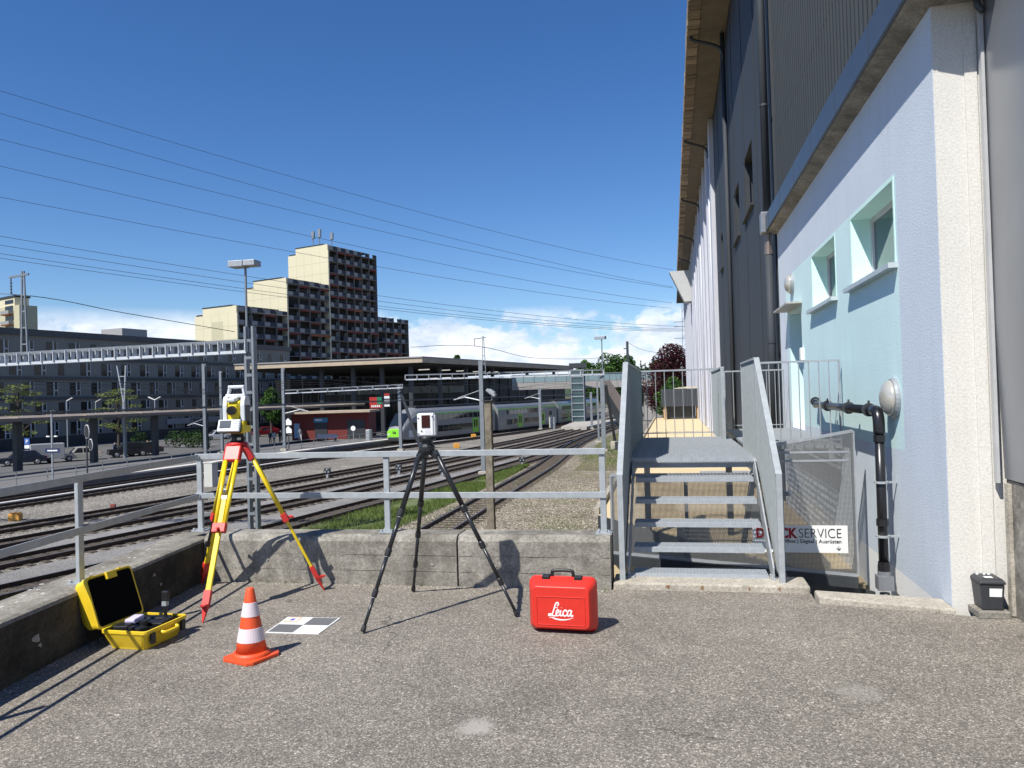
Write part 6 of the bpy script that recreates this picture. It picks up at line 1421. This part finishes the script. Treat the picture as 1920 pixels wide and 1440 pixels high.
# signs and lamps on the platform
def pole_lamp(label, px, py, ytop, kind):
    p = gz(px, py, PLZ); D_ = Dof(p); zt_ = gd(px, ytop, D_).z; t = thing('platform_lamp', label, 'lamp post', p); h = zt_ - p.z
    MB().tube([(0, 0, 0), (0, 0, h)], .075, 8).build('pole', M_GALV2, t)
    for s_ in ((1,) if kind == 1 else (-1, 1)): MB().loft([[Vector((s_ * x, y, h + z)) for y, z in ((-.12, -.03), (.12, -.03), (.12, .06), (-.12, .06))] for x, z0_ in ((0, 0),)] + [[Vector((s_ * .95, y, h + .42 + z)) for y, z in ((-.14, -.03), (.14, -.03), (.14, .06), (-.14, .06))]]).build('lamp_head', M_WHITE, t)
pole_lamp('single arm lamp post in front of the grey flats, left of two', 127, 838, 752, 1); pole_lamp('single arm lamp post in front of the grey flats, right of two', 181, 832, 754, 1); pole_lamp('double arm lamp post in front of the grey flats', 292, 832, 750, 2)
p = gz(99, 897, PLZ); t = thing('platform_sign', 'thin grey post with dark blue station sign and twin lamps', 'sign', p); h = gd(98, 770, Dof(p)).z - p.z
MB().tube([(0, 0, 0), (0, 0, h)], .07, 8).build('pole', M_GALV2, t)
for x in (-.35, .35): MB().lathe([(.02, -.08), (.15, -.02), (.1, .05)], 12, (x, 0, h * .62)).build('lamp_head', M_WHITE, t)
MB().bb(-.02, .42, -.06, .06, h - .1, h + .06).build('camera', M_STEEL_D, t); MB().bb(-.55, .75, -.1, -.08, 1.95, 2.3).build('name_board', mat('board_blue', (.02, .03, .09), .5), t); MB().bb(-.35, .55, -.105, -.1, 2.08, 2.18).build('board_strip', M_WHITE, t)
p = gz(542, 842, PLZ); t = thing('platform_sign', 'post with two white house shaped signs beside the kiosk', 'sign', p); D_ = Dof(p)
MB().tube([(0, 0, 0), (0, 0, 3.2)], .06, 8).build('pole', M_STEEL_D, t)
for z in (2.1, 3.0): MB().prism([(-.42, z - .3), (.42, z - .3), (.42, z + .1), (0, z + .48), (-.42, z + .1)], .06, .1, Matrix(((1, 0, 0, 0), (0, 0, -1, 0), (0, 1, 0, 0), (0, 0, 0, 1)))).build('board', M_WHITE, t)
p = gz(164, 895, PLZ); t = thing('light_signal', 'black railway light signal with white outline on a ladder post', 'signal', p)
MB().tube([(0, 0, 0), (0, 0, 3.6)], .06, 8).build('pole', M_STEEL_D, t)
def oval(x, z, w_, h_, y, m3, nm): MB().prism([(x + w_ * math.cos(a), z + h_ * math.sin(a)) for a in [i * .4488 for i in range(14)]], y, y + .05, Matrix(((1, 0, 0, 0), (0, 0, -1, 0), (0, 1, 0, 0), (0, 0, 0, 1)))).build(nm, m3, t)
oval(.1, 3.5, .22, .55, .05, M_WHITE, 'rim'); oval(.1, 3.5, .17, .49, .101, M_TRD, 'shield'); oval(.4, 2.5, .19, .46, .05, M_WHITE, 'rim'); oval(.4, 2.5, .14, .40, .101, M_TRD, 'shield')
p = gz(52, 870, SZ); t = thing('parking_sign', 'small blue parking sign by the street', 'sign', p); MB().tube([(0, 0, 0), (0, 0, 2.4)], .04, 6).build('pole', M_GALV2, t); MB().bb(-.32, .32, -.06, -.04, 2.0, 2.65).build('board', mat('parking_blue', (.03, .10, .35), .5), t); MB().bb(-.3, .3, -.06, -.04, 1.6, 1.95).build('plate', M_WHITE, t)
tmx = text_mesh('P', .55, M_WHITE, 'letter', .01, .005, 'CENTER'); place_text(tmx, 'letter', t, p + Vector((0, -.07, 2.13)), (1, 0, 0), (0, 0, 1))
p = gz(1128, 822, BZ); Dq = 150; t0 = gd(1128, 636, Dq); t = thing('mast_lamp', 'slender far lamp mast with box floodlight above the footbridge', 'lamp', Vector((t0.x, t0.y, GZ)))
MB().tube([(0, 0, 0), (0, 0, t0.z - GZ)], .12, 6).build('pole', M_MAST, t); MB().bb(-1.4, .5, -.4, .4, t0.z - GZ, t0.z - GZ + .5).build('lamp_box', M_GALV2, t); MB().bb(.6, .9, -.2, .2, t0.z - GZ, t0.z - GZ + .6).build('camera', M_STEEL_D, t)
t0 = gd(1176, 640, 160); t = thing('catenary_mast', 'tall dark mast rising behind the left stair guard', 'mast', Vector((t0.x, t0.y, GZ))); MB().bb(-.25, .25, -.2, .2, 0, t0.z - GZ).build('column', M_STEEL_D, t); MB().bb(-.8, -.25, -.05, .05, t0.z - GZ - 1.6, t0.z - GZ - 1.4).build('arm', M_STEEL_D, t)
i2 = tip_mast('small lattice mast tip above the centre gantry beam', 908, 630, 705, b905.y + 16, .95, 648)
o = MB().tube(catmull([gd(770, 651, 100), i2, gd(1000, 671, 110), gd(1110, 672, 140), gd(1176, 662, 158)], 6), .03, 5).build('feeder_wire', M_STEEL_D); tag(o, 'thin feeder wire sagging from the centre lattice tip to the far mast', 'wire')
o = MB().tube(catmull([gd(1176, 642, 160), gd(1205, 656, 170), gd(1245, 663, 180)], 6), .035, 5).build('feeder_wire', M_STEEL_D); tag(o, 'short wire sagging right from the far dark mast', 'wire')
t0 = gd(1284, 560, 290); b0 = gd(1284, 690, 290); t = thing('power_pylon', 'thin lattice pylon just left of the hall edge', 'pylon', Vector((b0.x, b0.y, GZ)))
for o in (-1, 1): MB().bar((b0.x + o * 1.0, b0.y, GZ), (b0.x + o * .25, b0.y, t0.z), .22, .22).build('leg', M_MAST, t, True)
for k_ in range(12): z = GZ + (t0.z - GZ) * (k_ + .5) / 12; MB().bar((b0.x - .9 + .06 * k_, b0.y, z), (b0.x + .9 - .06 * k_, b0.y, z + 1.5), .12, .12).build('brace', M_MAST, t, True)
for py in (603, 612, 634): z = gd(1280, py, 290).z; MB().bar((b0.x - 3.5, b0.y, z), (b0.x + 3.5, b0.y, z), .25, .25).build('cross_arm', M_MAST, t, True)
# ------------------------------------------------------------------ cars
M_TYRE = mat('tyre', (.015, .015, .015), .8); M_RIM = mat('rim', (.4, .4, .42), .35, .8); M_TAIL = mat('tail_light', (.35, .01, .01), .3)
def car(label, px, py, heading, paint, Lc=4.2, Hc=1.48, suv=False):
    p = gz(px, py, SZ + .01); t = thing('parked_car', label, 'car', p, heading, 'cars on the street by the station'); W = .86
    hb = .92 if suv else .80
    prof = [(0, .35), (.02, .62), (.08, hb - .05), (.9, hb), (1.55, Hc - .05), (2.0, Hc), (3.2, Hc - .02), (3.75, hb + .12), (Lc - .08, hb + .05), (Lc, .6), (Lc - .03, .32), (3.95, .30), (.3, .28)]
    if suv: prof[7] = (Lc - .25, hb + .25)
    prof = [(x * Lc / 4.2 if i not in (8, 9, 10) else x, z) for i, (x, z) in enumerate(prof)]
    def sidesec(y, tum): return [Vector((x - Lc / 2, y * (1 - tum * max(0, (z - hb)) / .6), z)) for x, z in prof]
    MB().loft([sidesec(-W, .22), sidesec(-W * .9, .2), sidesec(W * .9, .2), sidesec(W, .22)]).build('body', paint, t, bevel=.03)
    k_ = Lc / 4.2
    for s_ in (-1, 1):
        def sp(x, z): return Vector((x * k_ - Lc / 2, s_ * (W * (1 - .22 * max(0, z - hb) / .6) + .006), z))
        MB().quad(sp(1.25, hb + .05), sp(2.2, hb + .05), sp(2.2, Hc - .1), sp(1.72, Hc - .1)).build('side_window', M_GLASS, t)
        MB().quad(sp(2.28, hb + .05), sp(3.45, hb + .08), sp(3.15, Hc - .12), sp(2.28, Hc - .1)).build('side_window', M_GLASS, t)
        for x in (.82, 3.38):
            wv = MB().lathe([(.32, -.1), (.32, .1)], 16, (x * k_ - Lc / 2, s_ * (W - .08), .32), Matrix.Rotation(R(90), 3, 'X')).build('wheel', M_TYRE, t); MB().lathe([(.2, 0), (.17, .02)], 12, (x * k_ - Lc / 2, s_ * (W + .02), .32), Matrix.Rotation(R(-90 * s_), 3, 'X')).build('rim', M_RIM, wv)
        MB().box((Lc / 2 - .03, s_ * .66, hb - .02), (.08, .25, .18)).build('tail_light', M_TAIL, t, bevel=.02); MB().box((-Lc / 2 + .06, s_ * .62, .66), (.1, .3, .14)).build('headlight', M_RIM, t, bevel=.02)
    MB().quad((.98 * k_ - Lc / 2, -.68, hb + .06), (.98 * k_ - Lc / 2, .68, hb + .06), (1.53 * k_ - Lc / 2, .6, Hc - .08), (1.53 * k_ - Lc / 2, -.6, Hc - .08)).build('windscreen', M_GLASS, t).location.x -= .02
    return t
def head_to(px, py, px2, py2): a, b_ = gz(px, py, SZ), gz(px2, py2, SZ); return math.atan2(b_.y - a.y, b_.x - a.x)
hs_ = head_to(120, 866, 275, 856)
def paint(nm, c): return mat(nm, c, .25, .3, .03, 2, spec=.6)
car('dark blue car at the far left behind the platform', 42, 872, hs_, paint('paint_blue', (.02, .025, .045)))
car('pale beige hatchback on the street behind the light signal', 152, 863, hs_, paint('paint_beige', (.52, .49, .42)), 3.9, 1.45)
car('black car right of the beige hatchback', 242, 856, hs_, paint('paint_black', (.02, .022, .025)), 4.3, 1.6, True)
car('white estate car partly hidden by the total station', 409, 824, hs_, paint('paint_silver', (.60, .61, .62)), 4.3)
car('red car behind the gantry mast', 497, 818, hs_, paint('paint_red', (.17, .01, .013)), 4.4, 1.6, True)
car('dark car right of the black car', 268, 853, hs_, paint('paint_dark', (.03, .035, .04)), 4.2)
p = gz(89, 868, SZ); t = thing('box_trailer', 'plain grey box trailer beside the dark blue car', 'trailer', p, hs_); MB().bb(-1.5, 1.5, -.8, .8, .45, 2.0).build('box', mat('trailer_grey', (.30, .31, .32), .6), t, bevel=.03)
for s_ in (-1, 1): MB().lathe([(.3, -.08), (.3, .08)], 14, (.2, s_ * .8, .3), Matrix.Rotation(R(90), 3, 'X')).build('wheel', M_TYRE, t)
MB().bar((1.5, 0, .45), (2.3, 0, .45), .08, .08).build('drawbar', M_STEEL_D, t)

# ------------------------------------------------------------------ people
SKIN = mat('skin', (.45, .28, .20), .6)
def person(label, px, py, zg, facing, shirt, trousers, hair, pose='stand'):
    h = 1.72; sk = [(0, 0, .93)]; ed = []; rd = [.14]
    def add(p, r, par): sk.append(p); rd.append(r); ed.append((par, len(sk) - 1)); return len(sk) - 1
    sit = pose == 'sit'; st_ = .22 if pose == 'walk' else .03
    dzz = -.42 if sit else 0
    sk[0] = (0, 0, .93 + dzz)
    c = add((0, .01, 1.15 + dzz), .135, 0); s_ = add((0, 0, 1.38 + dzz), .14, c); nk = add((0, .0, 1.50 + dzz), .06, s_); hd_ = add((0, -.01, 1.62 + dzz), .095, nk); add((0, -.01, 1.70 + dzz), .075, hd_)
    for sg_ in (-1, 1):
        sh_ = add((sg_ * .18, 0, 1.40 + dzz), .06, s_); el = add((sg_ * .22, .02 + sg_ * st_ * .5, 1.14 + dzz), .045, sh_); add((sg_ * .21, -.06 - sg_ * st_ * .5, .90 + dzz), .035, el)
        hp = add((sg_ * .09, 0, .88 + dzz), .09, 0)
        if sit: kn_ = add((sg_ * .11, -.42, .52), .065, hp); an = add((sg_ * .11, -.45, .09), .045, kn_); add((sg_ * .11, -.60, .04), .04, an)
        else: kn_ = add((sg_ * .10, -sg_ * st_ * .6 - .02, .50), .065, hp); an = add((sg_ * .10, -sg_ * st_ * 1.2 + .02, .09), .045, kn_); add((sg_ * .10, -sg_ * st_ * 1.2 - .13, .04), .04, an)
    me0 = bpy.data.meshes.new('person'); me0.from_pydata(sk, ed, []); o = bpy.data.objects.new('person_tmp', me0); C.objects.link(o)
    md = o.modifiers.new('skin', 'SKIN'); md.use_smooth_shade = True
    for i, v in enumerate(me0.skin_vertices[0].data): v.radius = (rd[i], rd[i]); v.use_root = (i == 0)
    o.modifiers.new('sub', 'SUBSURF').render_levels = 1; o.modifiers['sub'].levels = 1
    dg_ = bpy.context.evaluated_depsgraph_get(); me = bpy.data.meshes.new_from_object(o.evaluated_get(dg_)); bpy.data.objects.remove(o, do_unlink=True); me.name = 'person'
    me.materials.clear()
    for mm in (SKIN, shirt, trousers, hair, M_TRD): me.materials.append(mm)
    for pl_ in me.polygons:
        x, y, z = pl_.center; zz = z - dzz
        pl_.material_index = 4 if z < .09 else (3 if zz > 1.66 or (zz > 1.54 and y > .03) else (0 if zz > 1.47 or (abs(x) > .155 and zz < 1.0 and zz > .8 and not sit) else (1 if zz > .93 else 2)))
    p = gz(px, py, zg); ob = link('person', me, None, p, facing)
    return tag(ob, label, 'person', 'people at the station')
DK = mat('cloth_dark', (.02, .02, .024), .9); BL = mat('cloth_blue', (.035, .05, .10), .9); WHT = mat('cloth_white', (.6, .6, .6), .9); GRY = mat('cloth_grey', (.2, .21, .24), .9); HR = mat('hair_brown', (.03, .02, .012), .8)
person('person in dark blue jeans and jacket walking by the black car', 216, 858, SZ, R(70), BL, BL, HR, 'walk'); person('person in black clothes standing at the end of the parked cars', 277, 853, SZ, R(30), DK, DK, HR)
person('person in dark jacket standing left of the platform mast', 507, 833, SZ + .02, R(-150), BL, DK, HR); person('person in white top standing beside the dark jacket', 514, 833, SZ + .02, R(-170), WHT, BL, HR); person('person in black standing right of the white top', 525, 831, PLZ, R(160), DK, DK, HR)
person('person in blue and white with backpack by the kiosk', 563, 827, PLZ, R(40), GRY, WHT, HR, 'walk'); person('person in white shirt sitting at the kiosk', 620, 819, PLZ, R(10), WHT, BL, HR, 'sit'); person('person in pale grey bending at the kiosk wall', 635, 816, PLZ, R(60), WHT, GRY, HR, 'walk')
p = gz(612, 828, PLZ); t = thing('platform_bench', 'dark blue bench on the platform by the kiosk', 'bench', p, R(-12)); MB().bb(-1.6, 1.6, -.25, .25, .42, .48).build('seat', BL, t); MB().bb(-1.6, 1.6, .2, .26, .5, .95).build('backrest', BL, t)
for x in (-1.4, 1.4): MB().bb(x - .05, x + .05, -.22, .22, 0, .42).build('leg', M_STEEL_D, t)
p = gz(692, 826, PLZ); t = thing('litter_bin', 'round grey litter bin at the platform end', 'bin', p); MB().lathe([(.42, 0), (.42, 1.25), (.38, 1.3)], 16).build('drum', M_GALV2, t); MB().lathe([(.44, 1.3), (.40, 1.42), (.1, 1.45)], 16).build('lid', M_GALV2, t)
p = gz(663, 826, PLZ); t = thing('round_sign', 'small round white sign on a short post by the platform end', 'sign', p); MB().tube([(0, 0, 0), (0, 0, 1.5)], .05, 6).build('pole', M_GALV2, t); MB().lathe([(.33, 0), (.33, .03)], 18, (0, -.05, 1.6), Matrix.Rotation(R(90), 3, 'X')).build('disc', M_WHITE, t)

# ------------------------------------------------------------------ trees
M_BARK = mat('bark', (.06, .045, .035), .9, 0, .3, 4)
def leafy(clumps, n, size, rn, flat=1.0):
    v, f = [], []
    wts = [c[1] ** 2 for c in clumps]; tot_ = sum(wts)
    for c, w_ in zip(clumps, wts):
        for _ in range(int(n * w_ / tot_)):
            while True:
                q = Vector((rn.uniform(-1, 1), rn.uniform(-1, 1), rn.uniform(-1, 1)))
                if .25 < q.length < 1: break
            q = q.normalized() * (q.length ** .5) * c[1]; q.z *= flat; q += c[0]
            s_ = size * rn.uniform(.6, 1.3); a = Vector((rn.uniform(-1, 1), rn.uniform(-1, 1), rn.uniform(-.6, .6))).normalized(); b_ = a.cross(Vector((rn.uniform(-1, 1), rn.uniform(-1, 1), rn.uniform(-1, 1)))).normalized()
            k_ = len(v); v += [q - a * s_, q + b_ * s_ * .5, q + a * s_, q - b_ * s_ * .5]; f.append((k_, k_ + 1, k_ + 2, k_ + 3))
    return v, f
def tree(name, label, base, h, rx, z0, n, size, lm, seed, group=None, flat=1.0, conifer=False, nb=14):
    rn = random.Random(seed); t = thing(name, label, 'tree', base, 0, group); cl = []
    tk = MB(); tk.tube([(0, 0, 0), (rn.uniform(-.1, .1), 0, h * .45), (rn.uniform(-.2, .2), rn.uniform(-.2, .2), h * .92)], [.028 * h, .02 * h, .004 * h], 8)
    for i in range(nb):
        f_ = (i + .5) / nb; z = z0 + (h - z0) * f_
        if conifer: r_ = rx * (1 - f_) + .15; ring = max(.05, r_ * .6); a = i * 2.4; c = Vector((ring * math.cos(a), ring * math.sin(a), z)); cl.append((c, r_ * .75))
        else:
            ring = rx * math.sin(math.pi * min(.97, .18 + .78 * f_)) * rn.uniform(.45, .85); a = i * 2.4 + rn.uniform(-.4, .4); c = Vector((ring * math.cos(a), ring * math.sin(a), z)); cl.append((c, rx * rn.uniform(.26, .42)))
        tk.tube([(0, 0, max(.2 * h, z - .18 * h)), c * .6 + Vector((0, 0, z * .4)), c], [.010 * h, .006 * h, .002 * h], 5)
    tk.build('trunk', M_BARK, t)
    v, f = leafy(cl, n, size, rn, flat); me = bpy.data.meshes.new('crown'); me.from_pydata(v, [], f); me.materials.append(lm); link('crown', me, t)
    return t
LG = leafmat('leaf_light', (.15, .185, .05), .45); LD = leafmat('leaf_dark', (.035, .075, .02), .5); LP = leafmat('leaf_purple', (.055, .014, .018), .6); LM = leafmat('leaf_mid', (.06, .13, .025), .5)
def tb(px, D_, zg=SZ): p = gd(px, 760, D_); p.z = zg; return p
tree('street_tree', 'young pale green street tree at the far left', tb(33, 92), 8.6, 3.6, 2.6, 1900, .13, LG, 1, None, .22)
tree('street_tree', 'young pale green street tree behind the fork mast', tb(221, 100), 7.8, 3.8, 2.4, 1900, .14, LG, 2, None, .20)
tree('street_tree', 'small green tree left of the kiosk mast', tb(508, 125), 7.6, 1.9, 2.4, 2600, .2, LM, 3)
pb = gd(1262, 730, 112); pb.z = GZ; tree('copper_beech', 'dark purple leaved tree beside the hall', pb, gd(1264, 651, 112).z - GZ - .6, 4.4, 3.6, 14000, .17, LP, 4, None, 1.0, False, 40)
pb = gd(1264, 740, 95); pb.z = GZ; tree('green_bush', 'bright green bush below the purple tree', pb, gd(1266, 714, 95).z - GZ, 2.4, 2.0, 4500, .15, LM, 5, None, 1.0, False, 16)
for i, (px, yt, rx_, cf) in enumerate(((1098, 682, 7, 0), (1140, 673, 8, 0), (1160, 672, 7, 0), (1180, 671, 6, 0), (1202, 675, 4, 1), (1210, 679, 3.5, 1), (1219, 677, 3.5, 1), (1232, 684, 6, 0), (1115, 690, 8, 0), (858, 668, 3, 0), (1250, 690, 7, 0))):
    D_ = 300; p = gd(px, 700, D_); p.z = GZ; names_ = ['roundish green tree left of the far lamp mast', 'green tree just right of the far lamp mast', 'green tree between the far lamp mast and dark mast', 'green tree at the far dark mast', 'tallest pointed conifer on the horizon', 'middle pointed conifer on the horizon', 'right pointed conifer on the horizon', 'low green tree left of the purple tree', 'low tree hidden behind the lift tower', 'tree tip just above the station roof', 'green tree behind the purple tree']
    tree('far_tree', names_[i], p, gd(px, yt, D_).z - GZ, rx_, 3.0, 2600, .55, LD if cf else LM, 20 + i, 'trees on the horizon', 1.0, bool(cf), 16)
# shrubs and bicycles along the street
for i, px in enumerate((195, 262, 285, 300, 318)):
    pb = gz(px, 848, SZ); tree('street_shrub', ['leafy shrub left of the black car', 'leafy shrub above the dark cars', 'leafy shrub right of the dark cars', 'second leafy shrub right of the dark cars', 'shrub beside the third platform post'][i], pb + Vector((-1, 8, 0)), 1.9, 1.5, .4, 500, .14, LD, 60 + i, 'shrubs along the street', 1.0, False, 8)
# low far skyline to close the horizon
hz = MB(); n = 60; pts = []
for i in range(n + 1): a = R(-75 + 150 * i / n); pts.append(Vector((math.sin(a) * 1500, math.cos(a) * 1500, GZ)))
rr_ = random.Random(5); hts = [30 + 14 * _ns.noise(Vector((i * .35, 0, 0))) for i in range(n + 1)]
hz.add([p for p in pts] + [p * 1.06 + Vector((0, 0, h_)) for p, h_ in zip(pts, hts)] + [p * 1.3 for p in pts], [(i, i + 1, n + 2 + i, n + 1 + i) for i in range(n)] + [(n + 1 + i, n + 2 + i, 2 * n + 3 + i, 2 * n + 2 + i) for i in range(n)])
struct(hz.build('hills', mat('wooded_hills', (.035, .055, .035), .95, 0, .3, .01)))
